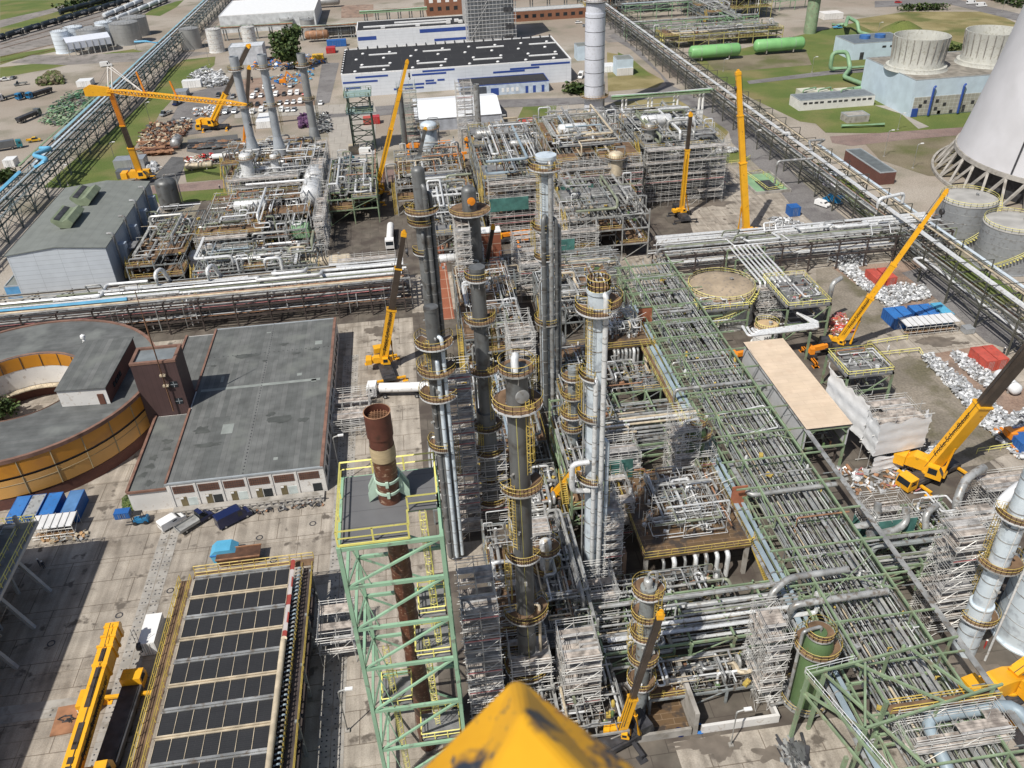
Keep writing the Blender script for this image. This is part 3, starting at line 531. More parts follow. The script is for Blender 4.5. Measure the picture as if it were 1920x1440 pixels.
for k in range(10): mb = MB(); mb.box(-28.6, -27.6, 406 + k * 5, 406.6 + k * 5, 10, 11.0); mb.build('parapet_post', DARK, wh)
an = bl('office_annex', 'low blue grey annex with dark roof against the warehouse front', 25, 66, 388, 402.8, 4.6, mat('annex_wall', (.46, .53, .62), .6), ROOFB, BSTRIPE)
for k in range(4): win(an, WHITE, 44 + k * 2.2, 45.2 + k * 2.2, 388, 1.2, 3.0); 
for x0 in (39, 55, 58.5, 62.5): win(an, BSTRIPE, x0, x0 + (3.6 if x0 == 39 else 1.3), 388, .1, 3.2, 'door')
mb = MB(); mb.box(25.2, 37, 387.9, 388, .2, 4.2); mb.build('dark_facade', mat('dark_facade_glass', (.08, .09, .11), .3), an)
w2 = bl('warehouse', 'smaller white hall with black roof behind the long warehouse', -24, 41, 512, 541, 9, PANELH, ROOFB, WHITE, over=.6)
win(w2, BSTRIPE, 12, 40, 512, 6, 8, 'window_band'); win(w2, BSTRIPE, -23.5, -13, 512, 4, 6, 'window_band'); win(w2, BSTRIPE, 20, 40, 512, 1, 2.4, 'window_band')
for x0, l_ in ((-20, 50), (-2, 34)): mb = MB(); mb.box(x0, x0 + l_, 521 + (8 if l_ < 40 else 0), 522.5 + (8 if l_ < 40 else 0), 9.06, 9.7); mb.build('skylight', WHITE, w2)
for x0, y0 in ((28, 518), (33, 522), (35, 518), (-10, 516), (10, 516)): mb = MB(); mb.box(x0, x0 + 2.5, y0, y0 + 2, 9.06, 10.4); mb.build('roof_unit', WHITE, w2)
# white tent hall
th = thing('storage_tent', 'white roofed storage tent hall in front of the office annex', 'building', (22, 345, 0))
A = [at(785, 230), at(938, 228)]
tx0, tx1 = 3, 38; ty0, ty1 = 340, 372
mb = MB(); mb.ext([(ty0, 0), (ty1, 0), (ty1, 5), ((ty0 + ty1) / 2, 8.2), (ty0, 5)], lambda u, v: (tx0, u, v), (tx1 - tx0, 0, 0)); mb.build('wall', mat('pale_grey_sheet', (.36, .38, .42), .6), th)
mb = MB(); ym = (ty0 + ty1) / 2
for ya, yb, za, zb in ((ty0 - .3, ym, 4.95, 8.25), (ym, ty1 + .3, 8.25, 4.95)): mb.hexa([(tx0 - .2, ya, za), (tx1 + .2, ya, za), (tx1 + .2, yb, zb), (tx0 - .2, yb, zb), (tx0 - .2, ya, za + .15), (tx1 + .2, ya, za + .15), (tx1 + .2, yb, zb + .15), (tx0 - .2, yb, zb + .15)])
mb.build('roof', mat('white_tent_roof', (.74, .76, .78), .5, 0, .03), th)
# top centre brick buildings
bk = bl('brick_building', 'orange brick building with window rows at the far edge beside the wrapped tower', 20, 44, 600, 640, 14, BRICKM, ROOFG2)
for k in range(4):
    for z in (3, 8): win(bk, GLASS if z == 3 else WHITE, 22 + k * 5.4, 24.5 + k * 5.4, 600, z, z + 2.4)
bk2 = bl('brick_building', 'long low orange brick workshop behind the far pipe bridge', 68, 140, 560, 572, 6, BRICKM, mat('pale_workshop_roof', (.45, .45, .44), .7))
for k in range(14): win(bk2, GLASS, 70 + k * 5, 72.5 + k * 5, 560, 2, 4)
wr = bl('white_roofed_hall', 'white flat roofed hall at the top behind the silver storage tanks', -112, -52, 585, 645, 10, mat('pale_hall_wall', (.55, .57, .58), .6), mat('white_roof_membrane', (.74, .75, .75), .6, 0, .04), WHITE)
bs = bl('boiler_house', 'small pale box building behind the white stack at the warehouse corner', 90.5, 100, 444, 452, 7, LBLUE, ROOFG2)
bs = bl('boiler_house', 'pale cabin with a ramp beside the white stack at the grass corner', 102.5, 110.5, 407, 415, 7.5, LBLUE, ROOFG2) 
pp = bl('blue_pump_house', 'pale blue pump house with dark roof and blue fans on the far lawn', 221, 250, 405, 425, 7.5, LBLUE, mat('slate_roof', (.13, .155, .175), .7), None)
for k in range(2):
    mb = MB(); mb.lathe((232 + k * 8, 416, 7.5), [(2.6, 0), (2.6, 1.6), (2.2, 1.7)], 14); mb.build('roof_fan', mat('blue_fan_casing', (.05, .14, .35), .5) if k == 0 else bpy.data.materials['blue_fan_casing'], pp)
for k in range(3): win(pp, DARK, 236 + k * 4, 238 + k * 4, 405, 5, 6)
win(pp, DARK, 225, 227, 405, 0, 3.5, 'door')
lw = bl('low_control_building', 'long low white control building with dark vents beside the right pipe rack', 160.5, 193, 329, 339, 4, RENDER_, mat('slate_roof_b', (.155, .175, .19), .7), None)
for k in range(12): win(lw, DARK, 162 + k * 2.4 + (k // 4) * .8, 163.6 + k * 2.4 + (k // 4) * .8, 329, 2.5, 3.3)
sw = bl('switch_house', 'narrow dark flat roofed brick house under the right pipe rack', 149.6, 155.2, 243, 267, 4, BRICK, mat('slate_roof_c', (.11, .125, .13), .8), None)
cb = bl('concrete_kiosk', 'small pale concrete kiosk on the oval lawn', 171, 180, 308, 314, 2.6, CONCR, CONCR)
# --- cooling block with two fan stacks
ct = bl('cooling_cell_block', 'white cooling block with louvred panels and two concrete fan stacks on its roof', 197.5, 262, 310, 350, 14, LBLUE, mat('stained_concrete_roof', (.22, .20, .17), .9, 0, .35, .3), CAPG)
mb = MB(); mb.box(198.5, 261, 309.8, 310.05, .4, 7.6); lv = mb.build('louvre_wall', brickmat('louvre_panels', (.40, .385, .33), (.36, .345, .30), (.55, .56, .52), 1.7, 1.5, .09, 'wall', .7, offset=0), ct)
mb = MB(); q = random.Random(8)
for k in range(26): x = 199 + q.randrange(34) * 1.7; z = .5 + q.randrange(4) * 1.5; mb.box(x + .2, x + 1.5, 309.7, 309.82, z, z + 1.3)
mb.build('open_panel', DARK, lv)
for k in range(5): x = 205 + k * 12.5; mb = MB(); mb.tube([(x + .9, 309.2, 11.5), (x, 308.6, 11.3), (x, 308.6, .6)], .45, 8); mb.build('down_pipe', BSTRIPE, ct)
for k in range(2):
    cx = 208 + 31 * k; mb = MB(); mb.lathe((cx, 329, 14.06), [(12.2, 0), (11.6, .8), (11.6, 1.4), (10.4, 1.5), (9.8, 5), (9.9, 8), (10.6, 12.6), (10.3, 12.6), (9.5, 8), (9.4, 5), (9.6, 1)], 48, cap0=False, cap1=True); f_ = mb.build('fan_stack', mat('fan_stack_concrete_%d' % k, (.48, .48, .44), .85, 0, .08, .3, dirt=(.36, .35, .3)), ct)
    mb = MB()
    for i in range(24): t_ = R(15 * i); mb.bar((cx + 9.9 * math.cos(t_), 329 + 9.9 * math.sin(t_), 16), (cx + 10.75 * math.cos(t_), 329 + 10.75 * math.sin(t_), 26.5), .25)
    mb.build('stack_rib', CONCR, f_)
mb = MB(); mb.obox((199.6, 309.6, 1.7), 2.4, .4, 3.2); mb.build('entrance', BSTRIPE, ct)
# --- hyperbolic cooling tower
TC = Vector((213, 235, 0))
tw = thing('cooling_tower', 'huge pale concrete hyperbolic cooling tower on slanted legs', 'cooling tower', (TC.x, TC.y, 0))
prof = []
for i in range(27): z = 7.5 + i * 4.2; prof.append((24 * math.sqrt(1 + ((z - 100) / 78.8) ** 2), z))
CT_ = mat('tower_concrete', (.56, .555, .575), .8, 0, .05, .05, dirt=(.50, .495, .51), dscale=.06)
mb = MB(); mb.lathe((TC.x, TC.y, 0), prof + [(r - .6, z) for r, z in reversed(prof)], 72, cap0=False, cap1=False); sh = mb.build('shell', CT_, tw)
mb = MB(); r_ = prof[0][0]; mb.lathe((TC.x, TC.y, 0), [(r_ + .05, 7.3), (r_ + .5, 7.3), (r_ + .3, 8.6), (r_ - .2, 8.6)], 72, cap0=False, cap1=False); mb.build('ring_beam', CONCR, sh)
mb = MB()
for i in range(36):
    a_ = R(10 * i); b_ = R(10 * i + 5); c_ = R(10 * i + 10)
    for e in (a_, c_): mb.bar((TC.x + (r_ + 4.6) * math.cos(b_), TC.y + (r_ + 4.6) * math.sin(b_), 0), (TC.x + (r_ - .1) * math.cos(e), TC.y + (r_ - .1) * math.sin(e), 7.4), .75)
mb.build('leg_ring', CONCR, tw)
mb = MB(); mb.lathe((TC.x, TC.y, 0), [(r_ + 6, .1), (r_ + 6, 1.0), (r_ + 5.2, 1.0), (r_ + 5.2, .1)], 60, cap0=False, cap1=False); mb.build('basin_wall', CONCR, tw)
mb = MB(); mb.lathe((TC.x, TC.y, 0), [(r_ - 2.5, .1), (r_ - 2.5, 8.5)], 48, cap0=False, cap1=True); mb.build('fill_pack', DARK, tw)
t_ = R(202); mb = MB(); mb.stick((TC.x + (prof[0][0] + .2) * math.cos(t_), TC.y + (prof[0][0] + .2) * math.sin(t_), 9), (TC.x + (prof[11][0] + .2) * math.cos(t_), TC.y + (prof[11][0] + .2) * math.sin(t_), prof[11][1]), .5); mb.build('ladder', DARK, sh)
# --- timber roofed shed on the pipe street
wd = thing('plywood_roofed_shed', 'long grey walled shed with a pale plywood roof on green legs', 'shed', (68.7, 125.5, 0))
mb = MB(); mb.box(64.6, 64.8, 110.6, 140.8, 5.2, 9.75); mb.box(72.6, 72.8, 110.6, 140.8, 5.2, 9.75); mb.box(64.8, 72.6, 140.6, 140.8, 5.2, 9.75); mb.build('wall', mat('light_grey_sheet_wall', (.50, .50, .51), .5, 0, .06), wd)
mb = MB(); mb.box(64.4, 73, 110.3, 141, 9.8, 10.0); mb.build('roof', brickmat('plywood_boards', (.70, .56, .42), (.665, .53, .39), (.55, .42, .30), 5, 1.25, .03, rough=.8, var=.1, dirt=(.58, .45, .33), dscale=.4), wd)
mb = MB(); mb.box(64.35, 73.05, 110.25, 110.3, 9.7, 9.98); mb.box(64.35, 64.4, 110.3, 141, 9.7, 9.98); mb.build('roof_edge', DARK, wd)
for x in (64.7, 72.7):
    for k in range(5): mb = MB(); y = 111 + k * 7.3; mb.bar((x, y, 0), (x, y, 5.2 if k else 9.7), .4); mb.build('leg', GRNST, wd)
mb = MB(); mb.bar((64.6, 110.5, 9.5), (72.8, 110.5, 9.5), .4); mb.bar((65, 110.6, 5.2), (72.4, 110.6, 5.2), .35); mb.bar((65, 110.5, 8), (66.5, 110.5, 9.4), .2); mb.bar((72.4, 110.5, 8), (71, 110.5, 9.4), .2); mb.bar((64.7, 111, 5.1), (64.7, 140.5, 5.1), .3); mb.bar((72.7, 111, 5.1), (72.7, 140.5, 5.1), .3); mb.build('floor_frame', GRNST, wd)
# ================================================================ PROCESS PLANT builders
rng = random.Random(11)
def rail(mb, pts, z, closed=False, h=1.1, w=.075, step=1.6, mid=True):
    P = [Vector((p[0], p[1], z)) for p in pts]
    if closed: P.append(P[0])
    for a, b in zip(P, P[1:]):
        n = max(1, int((b - a).length / step)); up = Vector((0, 0, h))
        for i in range(n + 1): q = a + (b - a) * (i / n); mb.stick(q, q + up, w)
        mb.stick(a + up, b + up, w)
        if mid: mb.stick(a + up * .5, b + up * .5, w * .8)
def stairs(parent, a, b, w=1.0, m=None, side=None):
    a, b = Vector(a), Vector(b); d = b - a; f = Vector((d.x, d.y, 0)).normalized(); s_ = Vector((-f.y, f.x, 0)) * (w / 2); mb = MB()
    for e in (-1, 1):
        mb.bar(a + s_ * e, b + s_ * e, .08, .25)
        for h in (.55, 1.05): mb.stick(a + s_ * e + Vector((0, 0, h)), b + s_ * e + Vector((0, 0, h)), .08)
        for i in range(5): q = a + d * (i / 4) + s_ * e; mb.stick(q, q + Vector((0, 0, 1.05)), .08)
    n = max(3, int(abs(d.z) / .25))
    for i in range(n): q = a + d * ((i + .5) / n); mb.bar(q - s_, q + s_, .22, .04)
    return mb.build('stair', m or YEL, parent)
def ladder(parent, x, y, z0, z1, ang, m=None, cage=True):
    mb = MB(); c, s_ = math.cos(ang), math.sin(ang); tx, ty = -s_, c
    for e in (-.25, .25): mb.stick((x + tx * e, y + ty * e, z0), (x + tx * e, y + ty * e, z1), .07)
    z = z0 + .3
    while z < z1: mb.stick((x - tx * .25, y - ty * .25, z), (x + tx * .25, y + ty * .25, z), .05); z += .45
    if cage:
        z = z0 + 2.2
        H = [(x + c * (.4 + .4 * math.cos(t)) , y + s_ * (.4 + .4 * math.cos(t)), .4 * math.sin(t)) for t in (-2, -1, 0, 1, 2)]
        H = [(p[0] + tx * p[2], p[1] + ty * p[2]) for p in H]
        for h in H: mb.stick((*h, min(z, z1)), (*h, z1), .045)
        while z < z1:
            for p, q in zip(H, H[1:]): mb.stick((*p, z), (*q, z), .05)
            z += 1.2
    return mb.build('ladder', m or YEL, parent)
def ringdeck(t, x, y, z, ri, ro, a0=0.0, a1=360.0, rm=None, dm=None, n=20, edge=None):
    mb = MB(); full = a1 - a0 >= 359.9
    if full: mb.lathe((x, y, z), [(ri, 0), (ro, 0), (ro, -.12), (ri, -.12)], n, cap0=False, cap1=False)
    else:
        P = [(ro * math.cos(R(a0 + (a1 - a0) * i / n)), ro * math.sin(R(a0 + (a1 - a0) * i / n))) for i in range(n + 1)] + [(ri * math.cos(R(a1 - (a1 - a0) * i / n)), ri * math.sin(R(a1 - (a1 - a0) * i / n))) for i in range(n + 1)]
        mb.ext([P[0]] + P[1:], lambda u, v: (x + u, y + v, z - .12), (0, 0, .12))
    p = mb.build('platform', dm or GRATE, t)
    mb = MB(); pts = [(x + ro * math.cos(R(a0 + (a1 - a0) * i / n)), y + ro * math.sin(R(a0 + (a1 - a0) * i / n))) for i in range(n + (0 if full else 1))]
    if not full: pts = [(x + ri * math.cos(R(a0)), y + ri * math.sin(R(a0)))] + pts + [(x + ri * math.cos(R(a1)), y + ri * math.sin(R(a1)))]
    rail(mb, pts, z, full, 1.15, .06, 1.5); mb.build('railing', rm or YEL, p)
    mb = MB()
    for a, b in zip(pts, pts[1:] + ([pts[0]] if full else [])): mb.bar((*a, z - .08), (*b, z - .08), .06, .22)
    for i in range(6):
        an = R(a0 + (a1 - a0) * (i + .5) / 6); mb.stick((x + ri * math.cos(an), y + ri * math.sin(an), z - 1.3), (x + ro * .95 * math.cos(an), y + ro * .95 * math.sin(an), z - .15), .1)
    mb.build('edge_beam', edge or STEEL, p); return p
def column(name, label, x, y, z0, secs, m, decks=(), pipes=(), cat='column', top='dome', bands=0, nozzles=6, lad=None, seed=0, taper=False):
    """secs: (z, r) steps from the bottom"""
    q = random.Random(seed); t = thing(name, label, cat, (x, y, z0)); mb = MB(); prof = []
    for (za, ra), (zb, rb_) in zip(secs, secs[1:]): prof += [(ra, za - z0), (rb_ if taper else ra, zb - z0)]
    r = prof[-1][0]; zt = prof[-1][1]
    if top == 'dome': prof += [(r * .93, zt + r * .25), (r * .7, zt + r * .5), (r * .35, zt + r * .65), (.02, zt + r * .7)]
    elif top == 'open': prof += [(r, zt), (r - .12, zt), (r - .12, zt - 5)]
    elif top == 'flat': prof += [(r + .08, zt - .5), (r + .08, zt), (r, zt)]
    mb.lathe((x, y, z0), prof, 28, cap0=False); mb.build('shell', m, t)
    if bands:
        mb = MB(); z = z0 + 2
        while z < z0 + zt - 1: 
            rr_ = [b for a, b in secs if a <= z][-1]; mb.lathe((x, y, z), [(rr_ + .01, 0), (rr_ + .05, 0), (rr_ + .05, .18), (rr_ + .01, .18)], 24, cap0=False, cap1=False); z += bands
        mb.build('shell_band', DARK if m is not COLW else INSG, t)
    for i, d in enumerate(decks):
        z, ro, a0, a1 = d[:4]; rr_ = [b for a, b in secs if a <= z][-1]
        ringdeck(t, x, y, z, rr_ + .12, ro, a0, a1, edge=(INSW if i % 2 == 0 else STEEL))
    zs = sorted(d[0] for d in decks); la = lad if lad is not None else 20
    for a, b in zip([z0] + zs, zs): ladder(t, x + (r + .5) * math.cos(R(la)), y + (r + .5) * math.sin(R(la)), max(a, b - 9), b + 1, R(la)); la += 70
    for an, off, pr, za, zb, pm in pipes:
        mb = MB(); c, s_ = math.cos(R(an)), math.sin(R(an)); px, py = x + (r + off) * c, y + (r + off) * s_
        mb.tube([(x + r * .2 * c, y + r * .2 * s_, zb), (px, py, zb), (px, py, za)], pr, 10, pr * 2.5); p = mb.build('riser_pipe', pm, t)
        mb = MB(); z = za + 3
        while z < zb - 2: mb.lathe((px, py, z), [(pr + .01, 0), (pr + .05, 0), (pr + .05, .12), (pr + .01, .12)], 10, cap0=False, cap1=False); z += 2.6
        if pr > .2: mb.build('pipe_band', INSG, p)
    mb = MB()
    for i in range(nozzles):
        z = z0 + zt * q.uniform(.25, .97); an = R(q.uniform(170, 370)); rr_ = [b for a, b in secs if a <= z][-1]; k = q.choice((.14, .2, .3))
        mb.tube([(x + rr_ * .9 * math.cos(an), y + rr_ * .9 * math.sin(an), z), (x + (rr_ + .5) * math.cos(an), y + (rr_ + .5) * math.sin(an), z)], k, 8)
    if nozzles: mb.build('nozzle', INSG, t)
    return t
def scaffold(label, x0, x1, y0, y1, z0, z1, bx=2.0, by=2.0, lift=2.0, deck=.6, seed=0, m=None, pinks=.2, name='scaffold_tower', gap=0.0, net=0):
    q = random.Random(seed * 7 + 1); t = thing(name, label, 'scaffolding', ((x0 + x1) / 2, (y0 + y1) / 2, z0)); mb = MB(); w = .075
    nx = max(1, round((x1 - x0) / bx)); ny = max(1, round((y1 - y0) / by)); nz = max(1, round((z1 - z0) / lift))
    X = [x0 + (x1 - x0) * i / nx for i in range(nx + 1)]; Y = [y0 + (y1 - y0) * i / ny for i in range(ny + 1)]; Z = [z0 + (z1 - z0) * i / nz for i in range(nz + 1)]
    for i, x in enumerate(X):
        for j, y in enumerate(Y):
            if q.random() < gap: continue
            mb.stick((x, y, z0), (x, y, z1 + q.uniform(.9, 1.6)), w)
    for z in Z[1:]:
        for h in (0, .5, 1.0):
            ext = q.uniform(0, .5)
            for y in (Y if h == 0 else (Y[0], Y[-1])): mb.stick((x0 - ext, y, z + h), (x1 + ext, y, z + h), w)
            for x in (X if h == 0 else (X[0], X[-1])): mb.stick((x, y0 - ext, z + h), (x, y1 + ext, z + h), w)
    for k in range(nz):
        for j in (0, ny):
            i = q.randrange(nx); mb.stick((X[i], Y[j], Z[k]), (X[i + 1], Y[j], Z[k + 1]), w)
        for i in (0, nx):
            j = q.randrange(ny); mb.stick((X[i], Y[j], Z[k]), (X[i], Y[j + 1], Z[k + 1]), w)
    mb.build('tube_lattice', m or SCAF, t)
    if net: mb = MB(); k = int(nz * .55); mb.box(x0 - .05, x0 + (x1 - x0) * net, y0 - .1, y0 - .06, Z[k], Z[min(nz, k + 2)]); mb.box(x0 - .1, x0 - .06, y0, y0 + (y1 - y0) * net, Z[k - 1], Z[k]); mb.build('safety_net', TEAL, t)
    for z in Z[1:]:
        mb = MB()
        for j in range(ny):
            if q.random() > deck: continue
            ya, yb = Y[j], Y[j + 1]; u = q.random() < .45; ya, yb = (ya, ya + (yb - ya) * (.55 if u else 1)); n = max(2, int((yb - ya) / .36))
            xa = x0 if q.random() < .6 else X[q.randrange(nx)]
            for k in range(n):
                if q.random() < .08: continue
                mb.m = 0 if q.random() < .7 else 1
                mb.box(xa + q.uniform(-.15, .1), x1 + q.uniform(-.1, .2), ya + (yb - ya) * k / n + .02, ya + (yb - ya) * (k + 1) / n - .02, z + .04, z + .085)
        mb.m = 0
        if q.random() < .8: mb.m = 2 if q.random() < pinks else 1; mb.box(x0, x1, y0 - .03, y0 + .01, z + .08, z + .26)
        if mb.f: mb.build('plank_deck', [PLANK, PLANKG, PINK], t)
    return t
PM = [INSW, INSG, STEEL, CREAM, RUSTP, PIPEB, GREYST, OLIV]
def pick(q, w): return q.choices(PM, tuple(w) + (sum(w) * .09,))[0]
def rack(label, ax, a0, a1, b0, b1, levels, step, steel, seed=0, npipe=10, wts=(3, 5, 3, 1, .4, .6, 1), rmin=.07, rmax=.3, loops=0, name='pipe_rack', foot=None, brace=True, mid=False, maxp=84, top=True, clear=0):
    q = random.Random(seed); V = (lambda a, b, z: Vector((a, b, z))) if ax == 'x' else (lambda a, b, z: Vector((b, a, z)))
    c = V((a0 + a1) / 2, (b0 + b1) / 2, 0); t = thing(name, label, 'pipe rack', c)
    n = max(1, round((a1 - a0) / step)); A = [a0 + (a1 - a0) * i / n for i in range(n + 1)]; zt = levels[-1]
    for a in A[:45]:
        for b in ((b0, b1) if not mid else (b0, (b0 + b1) / 2, b1)): mb = MB(); mb.bar(V(a, b, 0), V(a, b, zt), .32, .32); mb.build('column', steel, t)
    for z in levels:
        mb = MB()
        for i, a in enumerate(A): mb.bar(V(a, b0 - .5, z - .2), V(a, b1 + .5, z - .2), .26, .4)
        for b in (b0, b1): mb.bar(V(a0, b, z - .25), V(a1, b, z - .25), .24, .38)
        if brace:
            for i in range(0, n, 2):
                for b in (b0, b1): mb.bar(V(A[i], b, max(z - 3, .2)), V(A[min(i + 1, n)], b, z - .3), .14)
            for i in range(1, n, 4): mb.bar(V(A[i], b0, z - .1), V(A[min(i + 1, n)], b1, z - .1), .13)
        mb.build('beam_grid', steel, t)
    cnt = 0
    for li, z in enumerate(levels):
        b = b0 + .5
        for k in range(npipe):
            if cnt >= maxp: break
            r = rmin + (rmax - rmin) * q.random() ** 2.2; b += r * 2 + q.choice((.08, .15, .3, .6))
            if b > b1 - .4: break
            s0, s1 = a0 - q.uniform(-1, 2), a1 + q.uniform(-1, 2)
            if q.random() < .3: s0 = q.uniform(a0, (a0 + a1) / 2)
            if q.random() < .3: s1 = q.uniform((a0 + a1) / 2, a1)
            zz = z + r + .02; pts = []
            if q.random() < .35: pts.append(V(s0, b, zz - q.uniform(1.5, 4)))
            pts.append(V(s0, b, zz))
            if li == len(levels) - 1 and q.random() < loops:
                u = q.uniform(s0 + 3, max(s0 + 4, s1 - 9)); w = q.uniform(3, 6); h = q.uniform(1.2, 3); e = q.choice((-1, 1)) * q.uniform(0, 2)
                pts += [V(u, b, zz), V(u, b + e, zz + h), V(u + w, b + e, zz + h), V(u + w, b, zz)]
            pts.append(V(s1, b, zz))
            if q.random() < .35: pts.append(V(s1, b, zz + q.choice((-2.5, -3.5, 1.2))))
            mb = MB(); mb.tube(pts, r, 8 if r > .12 else 6); mb.build('pipe', pick(q, wts), t); cnt += 1
    return t
def tangle(t, x0, x1, y0, y1, z0, z1, n, q, wts=(3, 5, 3, .8, .5, .2, 1), rmax=.26):
    for k in range(n):
        p = [q.uniform(x0, x1), q.uniform(y0, y1), q.uniform(z0, z1)]; r = .05 + (rmax - .05) * q.random() ** 2; pts = [Vector(p)]; last = -1; lo, hi = (x0, y0, z0), (x1, y1, z1)
        for i in range(q.randint(2, 5)):
            a = q.choice([u for u in (0, 1, 2, 0, 1) if u != last]); last = a
            tgt = q.uniform(lo[a], hi[a])
            if abs(tgt - p[a]) < r * 5: tgt = p[a] + (r * 6 if p[a] < (lo[a] + hi[a]) / 2 else -r * 6)
            p[a] = tgt; pts.append(Vector(p))
        mb = MB(); mb.tube(pts, r, 7 if r > .1 else 5); mb.build('pipe', pick(q, wts), t)
def clutter(t, x0, x1, y0, y1, z, n, q, ms):
    mb = MB()
    for k in range(n):
        x, y = q.uniform(x0, x1), q.uniform(y0, y1); mb.m = q.randrange(len(ms)); s_ = q.uniform(.2, .7); u = q.random()
        if u < .4: mb.obox((x, y, z + s_ * .4), s_, s_ * q.uniform(.6, 2), s_ * .8, q.uniform(0, 3))
        elif u < .7: mb.tube([(x, y, z), (x, y, z + s_ * 1.6)], s_ * .28, 7); mb.tube([(x, y, z + s_ * 1.6), (x + s_ * 1.2, y, z + s_ * 1.6)], s_ * .2, 6)
        else: mb.lathe((x, y, z), [(s_ * .4, 0), (s_ * .4, s_ * 1.5), (s_ * .15, s_ * 1.8)], 8)
    mb.build('valve_cluster', ms, t)
def module(label, x0, x1, y0, y1, levels, steel, seed=0, deckm=None, dk=.55, np_=14, nr=.6, bay=5.0, railm=None, cl=20, wts=(3, 5, 3, .8, .5, .2, 1), rmax=.3, name='process_structure', over=2.5, st=True):
    q = random.Random(seed); t = thing(name, label, 'process structure', ((x0 + x1) / 2, (y0 + y1) / 2, 0)); zt = levels[-1]
    nx = max(1, round((x1 - x0) / bay)); ny = max(1, round((y1 - y0) / bay))
    X = [x0 + (x1 - x0) * i / nx for i in range(nx + 1)]; Y = [y0 + (y1 - y0) * i / ny for i in range(ny + 1)]
    for x in X:
        for y in Y: mb = MB(); mb.bar((x, y, 0), (x, y, zt + (0 if q.random() < .7 else 1.1)), .3); mb.build('column', steel, t)
    for k in range(max(4, int((x1 - x0) * (y1 - y0) / 45))):
        x, y = q.uniform(x0, x1), q.uniform(y0, y1); h = zt + q.uniform(.5, 3.4); d_ = q.choice((-1, 1)) * q.uniform(1.2, 4); r = q.choice((.09, .13, .2, .28)); mb = MB(); mb.tube([(x, y, q.uniform(.3, zt * .6)), (x, y, h), (x + d_, y, h), (x + d_, y + q.uniform(-.3, .3), q.uniform(1, zt * .7))], r, 8); mb.build('riser_pipe', pick(q, (6, 3, 3, .6, .3, .2, .6)), t)
    prev = 0
    for z in levels:
        mb = MB()
        for x in X: mb.bar((x, y0, z - .2), (x, y1, z - .2), .22, .36)
        for y in Y: mb.bar((x0, y, z - .2), (x1, y, z - .2), .22, .36)
        for i in range(nx * 2): mb.bar((x0 + (x1 - x0) * (i + .5) / (2 * nx), y0, z - .12), (x0 + (x1 - x0) * (i + .5) / (2 * nx), y1, z - .12), .1, .18)
        i = q.randrange(nx); mb.bar((X[i], y0, prev + .2), (X[i + 1], y0, z - .3), .14); j = q.randrange(ny); mb.bar((x0, Y[j], prev + .2), (x0, Y[j + 1], z - .3), .14)
        mb.build('beam_grid', steel, t)
        mb = MB(); rl = MB()
        for i in range(nx):
            for j in range(ny):
                if q.random() < dk:
                    mb.box(X[i] + .06, X[i + 1] - .06, Y[j] + .06, Y[j + 1] - .06, z, z + .06)
                    for a, b, on in (((X[i], Y[j]), (X[i + 1], Y[j]), j == 0), ((X[i], Y[j + 1]), (X[i + 1], Y[j + 1]), j == ny - 1), ((X[i], Y[j]), (X[i], Y[j + 1]), i == 0), ((X[i + 1], Y[j]), (X[i + 1], Y[j + 1]), i == nx - 1)):
                        if on or q.random() < .2: rail(rl, [a, b], z)
        if mb.f: d = mb.build('deck', deckm or q.choice((GRATEG, GRATE, GRATE)), t); rl.build('railing', railm or (YEL if q.random() < .8 else STEEL), d)
        tangle(t, x0, x1, y0, y1, z + .3, z + over, np_, q, wts, rmax)
        if cl: clutter(t, x0 + .3, x1 - .3, y0 + .3, y1 - .3, z + .1, cl, q, [INSW, INSG, DARK, STEEL, RUSTP, CREAM, YEL, GREENV, DARK])
        prev = z
    if st and len(levels) > 1:
        for a, b in zip([0] + list(levels), levels): stairs(t, (x0 - .8, y0 + 1, a), (x0 - .8, y0 + 1 + (b - a) * 1.1, b), 1.0, railm or YEL)
    return t
def drum(label, c, r, L, m, ax='x', name='horizontal_drum', cat='vessel', legs=True, nz=3, seed=0, saddle=None):
    c = Vector(c); d = Vector((1, 0, 0)) if ax == 'x' else Vector((0, 1, 0)); t = thing(name, label, cat, (c.x, c.y, c.z - r - .6)); mb = MB(); h = L / 2
    mb.lathe(c, [(.02, -h - r * .5), (r * .5, -h - r * .43), (r * .85, -h - r * .22), (r, -h), (r, h), (r * .85, h + r * .22), (r * .5, h + r * .43), (.02, h + r * .5)], 24, axis=d); mb.build('shell', m, t)
    mb = MB()
    for e in (-.32, 0, .32): mb.lathe(c + d * (L * e - .08), [(r + .01, 0), (r + .04, 0), (r + .04, .16), (r + .01, .16)], 24, axis=d, cap0=False, cap1=False)
    mb.build('shell_band', INSG, t)
    for e in (-.3, .3):
        mb = MB(); p = c + d * L * e; s_ = (.35, r * 1.5) if ax == 'x' else (r * 1.5, .35); mb.box(p.x - s_[0] / 2, p.x + s_[0] / 2, p.y - s_[1] / 2, p.y + s_[1] / 2, c.z - r - .6, c.z - r * .6); mb.build('saddle', saddle or CONCR, t)
    q = random.Random(seed); mb = MB()
    for k in range(nz): p = c + d * L * q.uniform(-.42, .42); mb.tube([p + Vector((0, 0, r * .9)), p + Vector((0, 0, r + .6))], .16, 8); mb.lathe(p + Vector((0, 0, r + .5)), [(.28, 0), (.28, .14)], 10)
    mb.build('nozzle', INSG, t); return t
